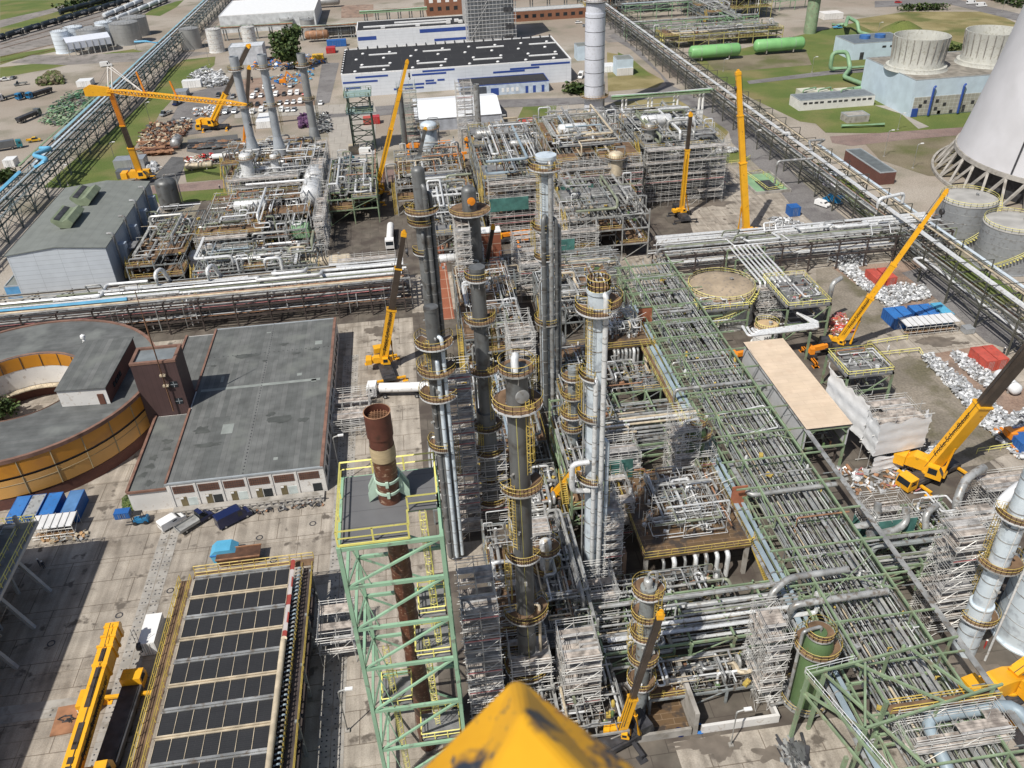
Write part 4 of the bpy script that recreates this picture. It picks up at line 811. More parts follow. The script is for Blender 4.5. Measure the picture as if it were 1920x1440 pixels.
def vdrum(label, x, y, z0, r, h, m, name='vertical_drum', cat='vessel', deck=True, legs=1.2):
    t = thing(name, label, cat, (x, y, z0)); mb = MB(); mb.lathe((x, y, z0), [(r * .5, legs - r * .35), (r * .9, legs - r * .1), (r, legs), (r, h), (r * .9, h + r * .25), (r * .5, h + r * .45), (.05, h + r * .5)], 24); mb.build('shell', m, t)
    for k in range(4): a = R(45 + 90 * k); mb = MB(); mb.bar((x + r * .95 * math.cos(a), y + r * .95 * math.sin(a), z0), (x + r * .95 * math.cos(a), y + r * .95 * math.sin(a), z0 + legs + .6), .2); mb.build('leg', STEEL, t)
    mb = MB(); mb.tube([(x, y, z0 + h), (x, y, z0 + h + r * .5 + 1), (x + r + .5, y, z0 + h + r * .5 + 1), (x + r + .5, y, z0 + .5)], .18, 8); mb.build('vent_pipe', INSG, t)
    if deck: ringdeck(t, x, y, z0 + h * .92, r + .05, r + 1.0, 150, 400)
    return t
def tank(label, x, y, r, h, m, roof='cone', railm=None, stair=None, bands=True, n=40, roofm=None):
    t = thing('storage_tank', label, 'tank', (x, y, 0)); mb = MB(); mb.lathe((x, y, 0), [(r + .4, 0), (r + .4, .3), (r, .3), (r, h)], n, cap0=False, cap1=False); mb.build('shell', m, t)
    mb = MB(); rz = {'cone': r * .1, 'dome': r * .22, 'flat': .1}[roof]; mb.lathe((x, y, h), [(r + .12, -.15), (r + .12, .05), (r * .8, rz * .5), (r * .45, rz * .85), (.05, rz)], n, cap0=False); mb.build('roof', roofm or m, t)
    if bands:
        mb = MB()
        for k in range(1, int(h / 2.4) + 1): mb.lathe((x, y, k * 2.4), [(r + .01, 0), (r + .05, .02), (r + .05, .1), (r + .01, .12)], n, cap0=False, cap1=False)
        mb.build('shell_seam', INSG, t)
    mb = MB(); rail(mb, [(x + (r - .1) * math.cos(6.283 * i / 30), y + (r - .1) * math.sin(6.283 * i / 30)) for i in range(30)], h, True, 1.2, .1, 2); mb.build('railing', railm or YELP, t)
    if stair:
        a0, a1 = stair; mb = MB(); N = 26
        for i in range(N):
            u, v = R(a0 + (a1 - a0) * i / N), R(a0 + (a1 - a0) * (i + 1) / N); zu, zv = h * i / N, h * (i + 1) / N
            for rr_ in (r + .2, r + 1.0): mb.stick((x + rr_ * math.cos(u), y + rr_ * math.sin(u), zu + 1.1), (x + rr_ * math.cos(v), y + rr_ * math.sin(v), zv + 1.1), .1)
            mb.bar((x + (r + .15) * math.cos(u), y + (r + .15) * math.sin(u), zu), (x + (r + 1) * math.cos(u), y + (r + 1) * math.sin(u), zu), .4, .06)
            mb.stick((x + (r + 1) * math.cos(u), y + (r + 1) * math.sin(u), zu), (x + (r + 1) * math.cos(u), y + (r + 1) * math.sin(u), zu + 1.1), .08)
        mb.build('spiral_stair', railm or YELP, t)
    mb = MB(); mb.lathe((x + r * .3, y, h + rz * .7), [(.35, 0), (.35, .7), (.5, .75), (.05, 1)], 10); mb.build('roof_vent', INSG, t); return t
# ---------------------------------------------------------------- columns of the central block
cA = at(992, 1300); ax_, ay_ = cA.x, cA.y; zA = lambda py: hz(ax_, ay_, py)
column('distillation_column', 'dark grey column in front centre with orange grating ring decks and a yellow sling', ax_, ay_, 0, [(0, 1.25), (zA(1180), 1.15), (zA(840), 1.2), (zA(700), 1.2), (zA(690), 1.2)], COLG,
       decks=[(zA(1245), 3.1, 150, 400), (zA(1140), 2.9, 190, 395), (zA(1035), 2.2, 180, 330), (zA(905), 2.6, 200, 400), (zA(752), 2.75, 0, 360), (zA(690), 1.9, 0, 360)], pipes=[(60, .5, .18, 4, zA(720), INSG), (120, .4, .12, 4, zA(800), STEEL), (-20, .6, .2, 4, zA(1130), CREAM)], top='flat', seed=1)
mb = MB(); mb.tube([(ax_, ay_ + .2, zA(690)), (ax_, ay_ + .2, zA(665)), (ax_ - .2, ay_ - .4, zA(672)), (ax_ - .2, ay_ - .9, zA(690))], .42, 10); tag(mb.build('vent_elbow', INSW, origin=(ax_, ay_, zA(690))), 'white wrapped vent elbow on top of the dark front column', 'pipe elbow')
for k, (dx, pz, m_, lb) in enumerate([(-1.25, 745, OX, 'orange primed blind flange'), (.55, 735, INSG, 'grey round blind flange')]):
    pass
mb = MB(); mb.lathe((ax_ + .35, ay_ - 1.15, zA(738) + .4), [(.75, 0), (.75, .25), (.1, .3)], 20, axis=(.25, -1, .1)); tag(mb.build('manway_cover', INSG, origin=(ax_ + .35, ay_ - 1.1, zA(738))), 'large round grey manway cover on the front column above its wide ring deck', 'manway')
mb = MB(); mb.tube([(ax_ - .5, ay_ - 2.5, zA(752)), (ax_ + .1, ay_ - 1.5, 3)], .05, 5); tag(mb.build('lifting_sling', YELP, origin=(ax_, ay_ - 2, 3)), 'long yellow sling hanging down the face of the dark front column', 'sling')
cB = at(925, 975); bx_, by_ = cB.x, cB.y; zB = lambda py: hz(bx_, by_, py)
column('distillation_column', 'dark grey column left of the front column with four yellow ring decks', bx_, by_, 0, [(0, 1.45), (zB(770), 1.1), (zB(640), 1.1), (zB(500), 1.1)], COLG,
       decks=[(zB(930), 2.9, 160, 420), (zB(890), 2.4, 0, 360), (zB(840), 2.7, 150, 400), (zB(795), 2.5, 0, 360), (zB(690), 2.5, 170, 400), (zB(597), 2.3, 180, 400), (zB(520), 1.8, 100, 330)], pipes=[(75, .4, .16, 2, zB(560), INSG), (150, .5, .2, 2, zB(650), STEEL)], top='flat', seed=2)
cC = at(893, 575); cx_, cy_ = cC.x, cC.y; zC = lambda py: hz(cx_, cy_, py)
column('distillation_column', 'tall grey column with an orange manway disc above a wide yellow ring deck', cx_, cy_, 0, [(0, 2.4), (zC(430), 2.4), (zC(405), 2.4), (zC(400), 1.75), (zC(357), 1.75)], COLG,
       decks=[(zC(393), 5.0, 0, 360), (zC(500), 3.6, 150, 380)], pipes=[(40, .6, .3, 2, zC(420), INSG), (150, .7, .5, 2, zC(420), COLG), (175, .6, .35, 2, zC(425), INSG), (-50, .5, .12, 2, zC(410), CREAM)], top='dome', seed=3)
mb = MB(); mb.lathe((cx_ + .35, cy_ - 1.65, zC(373)), [(.95, 0), (.95, .3), (.1, .38)], 20, axis=(.2, -1, .1)); tag(mb.build('manway_cover', CRO, origin=(cx_ + .3, cy_ - 1.7, zC(373))), 'round orange manway cover on the tall column behind', 'manway')
cD = at(1030, 765); dx_, dy_ = cD.x, cD.y; zD = lambda py: hz(dx_, dy_, py)
column('stripper_column', 'slim pale blue clad column with dark vertical risers at the back of the block', dx_, dy_, 0, [(0, 1.25), (zD(300), 1.75), (zD(290), 1.75)], COLW,
       decks=[(zD(312), 3.0, 130, 330), (zD(425), 2.6, 140, 260), (zD(480), 2.4, 130, 280), (zD(600), 2.6, 140, 300)], pipes=[(-80, .35, .42, 2, zD(298), INSG), (-50, .45, .35, 2, zD(405), COLG), (-115, .5, .5, 2, zD(400), COLG), (-20, .6, .3, 2, zD(420), INSG), (20, .7, .25, 2, zD(480), STEEL), (-140, .5, .22, 2, zD(520), INSG)], top='flat', bands=3.2, seed=4)
cE = at(1109, 1095); ex_, ey_ = cE.x, cE.y; zE = lambda py: hz(ex_, ey_, py)
column('stripper_column', 'tall pale blue clad column with a brown top pan and twin white downcomer pipes', ex_, ey_, 0, [(0, 1.3), (zE(930), 1.35), (zE(570), 1.35), (zE(548), 1.45), (zE(540), 1.4)], COLW,
       decks=[(zE(575), 2.9, 150, 290), (zE(565), 3.0, -70, 60), (zE(700), 2.3, 150, 250), (zE(775), 2.4, 150, 260), (zE(890), 2.6, 150, 270)], pipes=[(-70, .3, .36, 1, zE(543), INSW), (-105, .4, .32, 1, zE(700), INSW), (-30, .4, .3, 1, zE(820), COLW), (200, .5, .12, 1, zE(700), STEEL)], top='flat', bands=3.0, seed=5)
mb = MB(); rail(mb, [(ex_ + 1.4 * math.cos(6.283 * i / 18), ey_ + 1.4 * math.sin(6.283 * i / 18)) for i in range(18)], zE(540), True, 1.5, .1, 1); mb.lathe((ex_, ey_, zE(540)), [(1.4, 0), (1.4, .1), (1.3, .02)], 24); tag(mb.build('top_basket', [YEL], origin=(ex_, ey_, zE(540))), 'yellow railed basket round the top of the tall pale blue column', 'railing')
mb = MB(); mb.lathe((ex_, ey_, zE(540) + .12), [(1.3, 0), (1.3, .03)], 24); tag(mb.build('top_pan', GRATE, origin=(ex_, ey_, zE(540))), 'rust brown round pan inside the basket on the pale blue column', 'deck')
mb = MB(); zl = zE(850); mb.tube([(ex_ - 1.0, ey_ - 1.6, zE(905)), (ex_ - 3.6, ey_ - 1.8, zE(900)), (ex_ - 3.6, ey_ - 1.8, zl), (ex_ - 1.2, ey_ - 1.8, zl)], .42, 10); tag(mb.build('bypass_loop', INSW, origin=(ex_ - 2, ey_ - 1.8, zl)), 'white lagged pipe loop sticking out of the lower pale blue column', 'pipe')
cF = at(855, 1040); fx_, fy_ = cF.x, cF.y; zF = lambda py: hz(fx_, fy_, py)
column('absorber_column', 'dark column with two long pale blue pipes running down its front, left of the block', fx_, fy_, 0, [(0, 1.35), (zF(660), 1.3), (zF(640), .95), (zF(575), .95)], COLG,
       decks=[(zF(640), 2.7, 130, 390), (zF(690), 2.8, 120, 400), (zF(735), 2.9, 130, 330), (zF(830), 2.4, 140, 280)], pipes=[(-45, .55, .3, 1, zF(628), COLW), (-85, .55, .32, 1, zF(668), COLW), (-125, .5, .25, 1, zF(715), COLG)], top='flat', seed=6)
cG = at(822, 700); gx_, gy_ = cG.x, cG.y; zG = lambda py: hz(gx_, gy_, py)
column('absorber_column', 'grey column with bundled risers and yellow half rings at the rear left', gx_, gy_, 0, [(0, 1.6), (zG(395), 1.3), (zG(320), 1.3)], COLG,
       decks=[(zG(393), 3.4, 150, 380), (zG(415), 3.0, 160, 300), (zG(470), 2.6, 170, 260)], pipes=[(-60, .5, .5, 2, zG(345), COLG), (-20, .7, .42, 2, zG(360), COLG), (-100, .5, .4, 2, zG(430), COLG), (20, .8, .36, 2, zG(400), INSG)], top='dome', seed=7)
cH = at(1073, 930); hx_, hy_ = cH.x, cH.y; zH = lambda py: hz(hx_, hy_, py)
column('small_column', 'slender rusty column crowded with yellow cages left of the pale blue column', hx_, hy_, 0, [(0, .85), (zH(700), .8), (zH(690), .8)], GREYST,
       decks=[(zH(705), 1.9, 0, 360), (zH(740), 1.9, 100, 400), (zH(775), 2.0, 80, 380), (zH(800), 1.9, 100, 360), (zH(845), 1.8, 100, 380)], pipes=[(60, .3, .12, 1, zH(720), INSG)], top='flat', seed=8)
cI = at(1198, 1330); ix_, iy_ = cI.x, cI.y; zI = lambda py: hz(ix_, iy_, py)
column('small_column', 'short column with yellow ring decks and a grey pot on top at the front right', ix_, iy_, 0, [(0, .95), (zI(1110), .9), (zI(1100), .9)], GREYST,
       decks=[(zI(1105), 2.0, 0, 360), (zI(1150), 1.9, 100, 400), (zI(1185), 1.9, 100, 400), (zI(1230), 2.0, 90, 380), (zI(1275), 1.9, 100, 400)], pipes=[(0, .3, .15, 1, zI(1120), INSG)], top='flat', seed=9)
vdrum('small grey pot with a white vent standing on the short front column', ix_ - .1, iy_, zI(1105), .55, 1.6, INSG, 'head_pot', deck=False, legs=.3)
cJ = at(1025, 1140); jx_, jy_ = cJ.x, cJ.y
column('small_column', 'short caged white column wrapped in scaffold poles right of the dark front column', jx_, jy_, 0, [(0, .9), (12, .9), (14, .9)], INSW, decks=[(13, 2.2, 0, 360), (9, 2.2, 100, 400)], pipes=[(-90, .6, .28, 1, 14.5, CREAM)], top='dome', seed=10)
cK = at(1806, 1218); kx_, ky_ = cK.x, cK.y; zK = lambda py: hz(kx_, ky_, py)
column('clad_column', 'pale blue clad column beside the tall scaffold at the right edge', kx_, ky_, 0, [(0, 1.6), (2, 1.6), (zK(1130), 1.3), (zK(900), 1.3), (zK(850), 1.3)], COLW,
       decks=[(zK(1150), 2.6, 180, 420), (zK(1050), 2.8, 160, 420), (zK(960), 2.8, 150, 400)], pipes=[(-110, .3, .1, 1, zK(960), INSW), (-50, 1.6, .16, 0, zK(900), INSW)], top='dome', bands=2.5, seed=11)
tank('big pale blue clad vessel at the right edge behind the clad column', at(1925, 1210).x + 1, at(1925, 1210).y + 2, 4.3, 13, COLW, 'dome', YEL)
for k, (px, py, nm, m_, r_, h_) in enumerate([(1297, 905, 'dull green vertical vessel in the middle right of the block with a caged top', GREENV, 1.6, 11.5), (1503, 1322, 'dull green vertical vessel in front beside the green pipe rack', GREENV, 2.0, 13)]):
    b = at(px, py); t = thing('vertical_vessel', nm, 'vessel', (b.x, b.y, 0)); mb = MB(); mb.lathe((b.x, b.y, 0), [(r_ * .9, 0), (r_ * .9, 1.2), (r_, 1.4), (r_, h_), (r_ * .8, h_ + r_ * .5), (r_ * .45, h_ + 1.5 * r_ * .6), (r_ * .42, h_ + 2)], 28); mb.build('shell', m_, t)
    ringdeck(t, b.x, b.y, h_ * .97, r_ + .05, r_ + .9, 0, 360); ringdeck(t, b.x, b.y, 1.9, r_ + .1, r_ + 1.1, 0, 360, dm=GRATEG); ringdeck(t, b.x, b.y, h_ + 1.9, r_ * .45, r_ * .9, 0, 360)
    ladder(t, b.x + r_ + .3, b.y, 1.5, h_ + 1, 0, STEEL)
    mb = MB(); mb.tube([(b.x, b.y, h_ + 1.5), (b.x, b.y, h_ + 3), (b.x - 2.6, b.y - .4, h_ + 3), (b.x - 2.6, b.y - .4, 2.0), (b.x - 5, b.y - .6, 2.0)], .22, 8); mb.build('outlet_pipe', INSG if k else INSW, t)
# ---------------------------------------------------------------- green derrick and the rusty flare stack
dk = thing('stack_derrick', 'tall mint green lattice derrick with grey top deck and yellow rails in the foreground', 'derrick', (-6, 65.3, 0))
DX0, DX1, DY0, DY1, DZ = -11, -1.0, 60, 70.6, 43
for x in (DX0, DX1):
    for y in (DY0, DY1): mb = MB(); mb.bar((x, y, 0), (x, y, DZ), .42); mb.build('corner_post', MINT, dk)
zl = [2, 9.5, 17, 24.5, 31, 37.3, 42.7]
for i, z in enumerate(zl):
    mb = MB()
    for a, b in (((DX0, DY0), (DX1, DY0)), ((DX1, DY0), (DX1, DY1)), ((DX1, DY1), (DX0, DY1)), ((DX0, DY1), (DX0, DY0))): mb.bar((*a, z), (*b, z), .3, .42)
    mb.build('ring_beam', MINT, dk)
    if i:
        mb = MB(); u = zl[i - 1]
        mb.bar((DX0, DY0, u), (DX1, DY0, z), .24, .24); mb.bar((DX0, DY1, z), (DX1, DY1, u), .2); mb.bar((DX1, DY0, z), (DX1, DY1, u), .2); mb.bar((DX0, DY0, z), (DX0, DY1, u), .2)
        mb.bar((DX0 + 2.5, DY0, u), (DX0 + 1.2, DY0, z), .1); mb.build('diagonal_brace', MINT, dk)
mb = MB(); mb.box(DX0 + .3, DX1 - 3.1, DY0 + .2, DY1 - .2, DZ, DZ + .1); mb.box(DX1 - 3.1, DX1 - .2, DY0 + 4, DY1 - .2, DZ, DZ + .1); dd = mb.build('top_deck', brickmat('grey_chequer_deck', (.155, .155, .16), (.148, .148, .154), (.10, .10, .105), 2.4, 30, .05, 'turn', .7, offset=0), dk)
mb = MB(); rail(mb, [(DX0, DY0), (DX0, DY1), (DX1, DY1), (DX1, DY0 + 4), (DX1 - 3.1, DY0 + 4)], DZ + .1, False, 1.9, .17, 3.2); rail(mb, [(DX1 - 3.1, DY0 + .05), (DX0, DY0 + .05)], DZ + .1, False, 1.9, .17, 3.2); rail(mb, [(DX1 - 3.1, DY0), (DX1 - 3.1, DY0 + 2)], DZ + .1, False, 1.9, .17, 3.2); mb.bar((DX0, DY0, DZ + .15), (DX1 - 3.1, DY0, DZ + .15), .12, .25); mb.build('railing', YELP, dd)
for i, (x, y, z0, z1) in enumerate([(DX1 - 1.6, DY0 + 1.8, 24, DZ + 1.9), (DX1 - 3.0, DY0 + 2.0, 10, 26), (DX0 + 2.4, DY0 + 2.6, 0, 25)]): ladder(dk, x, y, z0, z1, R(-90), YELP)
for z, x0, x1, y0, y1 in ((24.6, -5.2, -1.4, 60.3, 64.5), (31.2, -4.2, -1.4, 60.3, 64), (17.2, -9.8, -6.4, 60.3, 64), (9.6, -6, -1.4, 60.3, 64)):
    mb = MB(); mb.box(x0, x1, y0, y1, z, z + .08); d_ = mb.build('landing', GRATEG, dk); mb = MB(); rail(mb, [(x0, y0), (x1, y0), (x1, y1), (x0, y1)], z + .1, True, 1.3, .12, 1.5); mb.build('railing', YELP, d_)
FX, FY = -5.9, 66.2
RUSTS, n_, l_, b_ = nodes('wrapped_rusty_stack')
g_ = noise(n_, l_, .9, 6, stretch=(1, 1, 2.2)); c_ = ramp(n_, l_, g_, (.085, .032, .02), (.15, .06, .035), .35, .7)
w_ = ramp(n_, l_, noise(n_, l_, 1.6, 4, stretch=(1.2, 1.2, 3.0)), (0, 0, 0), (1, 1, 1), .58, .66); c_ = mix(n_, l_, w_, c_, (.30, .20, .14)); l_.new(c_, b_.inputs['Base Color']); b_.inputs['Roughness'].default_value = .32
fs = thing('flare_stack', 'rust brown stack wrapped in shiny foil with a beige band rising through the green derrick', 'stack', (FX, FY, 0))
FT = 54.2
mb = MB(); rr = random.Random(4); pr = []
z = 0.0
while z < FT - 5.6: pr.append((1.13 + rr.uniform(-.05, .06), z)); z += .55
mb.lathe((FX, FY, 0), pr + [(1.16, FT - 5.6)], 28); mb.build('wrapped_pipe', RUSTS, fs)
mb = MB(); mb.lathe((FX, FY, FT - 5.6), [(1.25, 0), (1.28, .8), (1.23, 1.65)], 28, cap0=False, cap1=False); mb.build('beige_wrap', mat('beige_wrap', (.42, .33, .20), .6, 0, .12, .8, stretch=(1, 1, 5)), fs)
RS2 = mat('dark_red_rust', (.115, .04, .027), .55, .1, .2, .8, dirt=(.07, .03, .02), dscale=.8)
mb = MB(); mb.lathe((FX, FY, FT - 3.95), [(1.19, 0), (1.19, 1.1), (1.30, 1.15), (1.30, 3.95), (1.23, 3.95), (1.23, 2.9)], 28, cap0=False, cap1=False); tp = mb.build('stack_tip', RS2, fs)
mb = MB(); mb.lathe((FX, FY, FT - .06), [(1.31, 0), (1.34, .06), (1.24, .08)], 28, cap0=False, cap1=False); mb.build('tip_rim', RUSTP, tp)
mb = MB()
for i in range(7): u = -0.9 + i * .3; h = math.sqrt(max(0, 1.22 ** 2 - u * u)); mb.bar((FX + u, FY - h, FT - .7), (FX + u, FY + h, FT - .7), .05, .1); mb.bar((FX - h, FY + u, FT - .72), (FX + h, FY + u, FT - .72), .05, .1)
mb.build('tip_grid', RUSTP, tp)
mb = MB()
for z in (44.5, 45.9): mb.lathe((FX, FY, z), [(1.2, 0), (1.33, 0), (1.33, .28), (1.2, .28)], 24, cap0=False, cap1=False); mb.obox((FX, FY - 1.33, z + .1), .3, .2, .7)
for e in (-1, 1): mb.ext([(1.1, 44), (2.1, 43.15), (2.1, 44.3), (1.1, 46.4)], lambda u, v: (FX + e * u, FY + .6, v), (0, .5, 0)); mb.ext([(1.1, 44), (2.1, 43.15), (2.1, 44.3), (1.1, 46.4)], lambda u, v: (FX + e * u, FY - .3, v), (0, .12, 0))
mb.build('guide_clamp', mat('pale_mint', (.42, .55, .45), .5), fs)
# ---------------------------------------------------------------- green pipe rack (rows of pipes under a moss green frame)
WT_G = (1.3, 6, 3.5, .8, .35, .5, 3.5)
def stdrack(): pass
t = rack('long moss green pipe rack running from the front right corner to the cross rack', 'y', 32, 186, 48.8, 62.6, [5.0, 7.4], 7.4, GRNST, 21, 34, WT_G, .08, .26, loops=.1, maxp=66)
mb = MB()
for k in range(22):
    y = 34 + k * 7.0
    mb.bar((46.6, y, 9.9), (64.2, y, 9.9), .22, .26)
    for x in (50.4, 61): mb.bar((x, y, 7.5), (x, y, 9.9), .2)
for x in (50.4, 61.0): mb.bar((x, 32, 9.95), (x, 186, 9.95), .26, .3)
for k in range(0, 20, 5): y = 38 + k * 7.0; mb.bar((50.4, y, 10), (61, y + 7, 10), .12); mb.bar((61, y, 10), (50.4, y + 7, 10), .12)
for k in range(5, 16, 3): mb.bar((50.4, 34 + k * 7, 7.6), (50.4, 41 + k * 7, 9.8), .16)
mb.build('top_frame', GRNST, t); GR_ = t
for x, r_, m_ in ((47.3, .42, PIPEB), (48.5, .3, PIPEB), (46.4, .26, INSG)):
    mb = MB(); mb.tube([(x, 36 if x < 48 else 60, 6), (x, 168, 6)], r_, 10); p = mb.build('pipe', m_, t); mb = MB()
    for k in range(18): mb.lathe((x, 40 + k * 7, 6), [(r_ + .01, 0), (r_ + .07, 0), (r_ + .07, .2), (r_ + .01, .2)], 10, axis=(0, 1, 0), cap0=False, cap1=False)
    mb.build('flange', INSG, p)
for pts, r_, m_ in (([(45.8, 128, 3), (45.8, 128, 9), (63.5, 128, 9.2), (65.5, 128, 6)], .36, INSG), ([(49, 106, 8), (49, 97, 8.4), (64, 97, 8.6)], .42, INSG), ([(44, 76, 4), (44, 76, 9), (47, 77.5, 10), (56, 77.5, 10.2)], .5, INSG), ([(46, 73.5, 4), (46, 73.5, 9), (60, 73.5, 9.3)], .5, INSG), ([(50, 168, 9), (59, 168, 9.2), (59, 158, 9.2), (50, 158, 9.2)], .3, INSG), ([(51, 176, 9), (60, 176, 9.2), (60, 171, 9.2)], .25, INSG), ([(52, 120, 8), (61, 121, 8.2), (61, 114, 8.2), (52.5, 113, 8.2)], .16, INSW), ([(54, 47, 3), (54, 47, 8), (54, 54, 9.5), (66, 54, 9.5), (66, 42, 8)], .75, PIPEB)):
    mb = MB(); mb.tube(pts, r_, 12, r_ * 2.6); mb.build('cross_pipe', m_, t)
mb = MB(); mb.tube([(64.6, 20, 9.6), (64.6, 138, 9.6)], .42, 12); o = tag(mb.build('overhead_pipeline', INSG, origin=(64.6, 80, 9.6)), 'long single shiny grey pipeline along the right side of the green rack', 'pipeline')
mb = MB()
for k in range(14): y = 24 + k * 8.4; mb.bar((62.7, y, 8.9), (65.2, y, 8.9), .12); mb.bar((64.6, y, 8.8), (64.6, y, 9.2), .2)
mb.build('pipe_shoe', GREYST, o)
q = random.Random(77)
for k in range(26):
    y = q.uniform(58, 182); x0 = q.uniform(48, 54); x1 = q.uniform(57, 63); z = q.choice((7.9, 8.3, 9.4)); mb = MB(); mb.tube([(x0, y, z - q.choice((0, 3))), (x0, y, z), (x1, y, z), (x1, y + q.choice((0, 2.5, -2.5)), z)], q.choice((.06, .09, .14, .2)), 7); mb.build('cross_pipe', pick(q, WT_G), GR_)
clutter(GR_, 49.5, 62, 56, 184, 7.5, 150, q, [INSW, INSG, DARK, STEEL, GRNST, YEL])
gp = thing('green_portal_frame', 'pale green portal frame on tall slanting legs in front of the green vessel', 'steel frame', (43, 57, 0))
for x, y in ((41.2, 59.6), (44.8, 52), (44.0, 60.5), (49, 55), (41.0, 49), (46.2, 46)):
    mb = MB(); mb.bar((x, y, 0), (x + .3, y, 12.4), .42); mb.build('leg', GRNST, gp)
mb = MB()
for a, b in (((41.4, 60, 12.4), (62.8, 62.4, 12.4)), ((41.4, 60, 12.4), (45, 46, 12.4)), ((44.8, 52, 12.4), (64, 55, 12.4)), ((44, 60, 12), (49.5, 47, 12)), ((41.3, 60, 9.4), (45, 46, 9.4)), ((45, 52, 12.4), (49.3, 60.4, 12.4)), ((48, 61, 12.2), (56, 54, 12.2)), ((56, 61.8, 12.3), (60, 54.3, 12.3)), ((41.4, 60, 9.4), (44.8, 52, 12.4)), ((53, 61.4, 12.4), (53, 61.4, 7.4)), ((62, 62.4, 12.4), (62, 62.4, 7.4)), ((63, 55, 12.4), (63, 55, 7.4)), ((55, 53.6, 12.4), (55, 53.6, 7.4))): mb.bar(a, b, .26, .34)
mb.build('top_frame', GRNST, gp)
mb = MB(); rail(mb, [(41.3, 60.2), (48, 60.9)], 12.5); rail(mb, [(41.3, 60), (45, 46)], 12.5, h=1.2); mb.build('railing', INSW, gp)
scaffold('scaffold with yellow gates round a lagged valve at the bottom of the green rack', 50, 62, 49.5, 53.5, 8, 11.5, 2, 2, 1.7, .7, 31)
md = thing('gangway', 'yellow railed gangway crossing the green rack near the bottom right', 'gangway', (57, 54.8, 10))
mb = MB(); mb.box(50, 64, 54.6, 55.8, 10.2, 10.3); mb.build('deck', GRATE, md)
mb = MB(); rail(mb, [(50, 54.6), (64, 54.6)], 10.3, w=.12); rail(mb, [(50, 55.8), (64, 55.8)], 10.3, w=.12); mb.build('railing', YEL, md)
# ================================================================ pipe streets
t = rack('long pipe rack west of the columns carrying white lagged pipes and a bright blue pipe', 'x', -146, -5.5, 187, 200, [3.6, 6.2, 8.6], 8.2, DARKST, 41, 26, (4, 4, 4, 1, .8, .1, 2), .07, .36, loops=.4, maxp=72)
for pts, r_, m_ in (([(-146, 190, 9.2), (-72, 190, 9.2)], .55, SKYB), ([(-146, 191.4, 9.2), (-60, 191.4, 9.2)], .42, INSW), ([(-80, 195, 9.4), (-41, 195, 9.4), (-41, 191.2, 10.6), (-25.5, 191.2, 10.6), (-25.5, 195.5, 9.5), (-5, 195.5, 9.5)], .42, INSW), ([(-37.5, 198, 9.4), (-37.5, 193.4, 10.8), (-29.5, 193.4, 10.8), (-29.5, 198, 9.4)], .45, INSW), ([(-66, 196, 8), (-66, 196, 12.6), (-65, 199, 12.6), (-64, 200.5, 7)], .5, INSW), ([(-53.5, 196, 8), (-53.5, 196, 12.4), (-52.5, 199, 12.4), (-51.5, 200.5, 7)], .5, INSW), ([(-74, 196.5, 9.2), (-44, 196.5, 9.2)], .38, INSW), ([(-40, 200.4, 7), (-40, 200.4, 12), (-36, 200.4, 12), (-36, 200.4, 8)], .4, INSW), ([(-90, 192.6, 9.3), (-79, 192.6, 9.3), (-79, 198.6, 9.6), (-69, 198.6, 9.6)], .38, INSW), ([(-140, 187.6, 7.4), (-60, 187.6, 7.2), (-8, 187.5, 7.5)], .11, OX), ([(-130, 187.2, 6.6), (-30, 187.3, 6.4), (-8, 187.2, 6.8)], .09, PINK), ([(-22, 197.4, 9.2), (-5, 197.4, 9.2)], .45, INSW), ([(-24, 199, 9.2), (-5, 199, 9.2)], .4, INSW), ([(-26, 193.4, 9.0), (-5, 193.4, 9)], .4, INSW)):
    mb = MB(); mb.tube(pts, r_, 12, r_ * 2.5); mb.build('top_pipe', m_, t)
q = random.Random(5)
for k in range(16): x = q.uniform(-78, -8); h = q.uniform(5, 8.8); y = q.uniform(186.2, 189); mb = MB(); mb.tube([(x, y + q.uniform(2, 5), h), (x, y, h), (x, y - .3, h - 1.2), (x, y - .3, q.uniform(1, 4))], q.choice((.07, .1, .15)), 7); mb.build('drop_pipe', q.choice((INSW, INSG, STEEL)), t)
clutter(t, -75, -8, 188, 199, 6.3, 120, q, [INSW, INSG, DARK, STEEL, RUSTP, CREAM])
t = rack('cross pipe rack behind the big columns between the two long racks', 'x', 9, 50, 188, 200, [4, 7], 7.6, GREYST, 42, 24, (4, 5, 4, 1, .5, .1, 2), .07, .3, loops=.3, maxp=46); clutter(t, 5, 49, 189, 199, 7.1, 60, q, [INSW, INSG, DARK, STEEL, RUSTP, CREAM])
t = rack('cross pipe rack with dark brown steel and white pipe loops joining the right hand rack', 'x', 62, 140, 188, 200, [4.5, 8.2], 8.0, DARKST, 43, 22, (6, 3, 3, .5, .8, .1, 2), .08, .34, loops=.5, maxp=46)
for pts, r_ in (([(62, 198.5, 8.9), (138, 198.5, 8.9)], .55), ([(62, 197, 8.8), (110, 197, 8.8), (110, 193, 9.8), (119, 193, 9.8), (119, 197, 8.8), (139, 197, 8.8)], .45), ([(62, 195.6, 8.7), (84, 195.6, 8.7), (84, 190, 9.6), (93, 190, 9.6), (93, 195.6, 8.7), (138, 195.6, 8.7)], .3), ([(66, 194.2, 8.7), (80, 194.2, 8.7), (80, 188.5, 9.3), (95, 188.5, 9.3), (95, 194.2, 8.7)], .2), ([(100, 198, 8.8), (100, 193.5, 10), (108, 193.5, 10), (108, 198, 8.8)], .35)): mb = MB(); mb.tube(pts, r_, 12); mb.build('top_pipe', INSW, t)
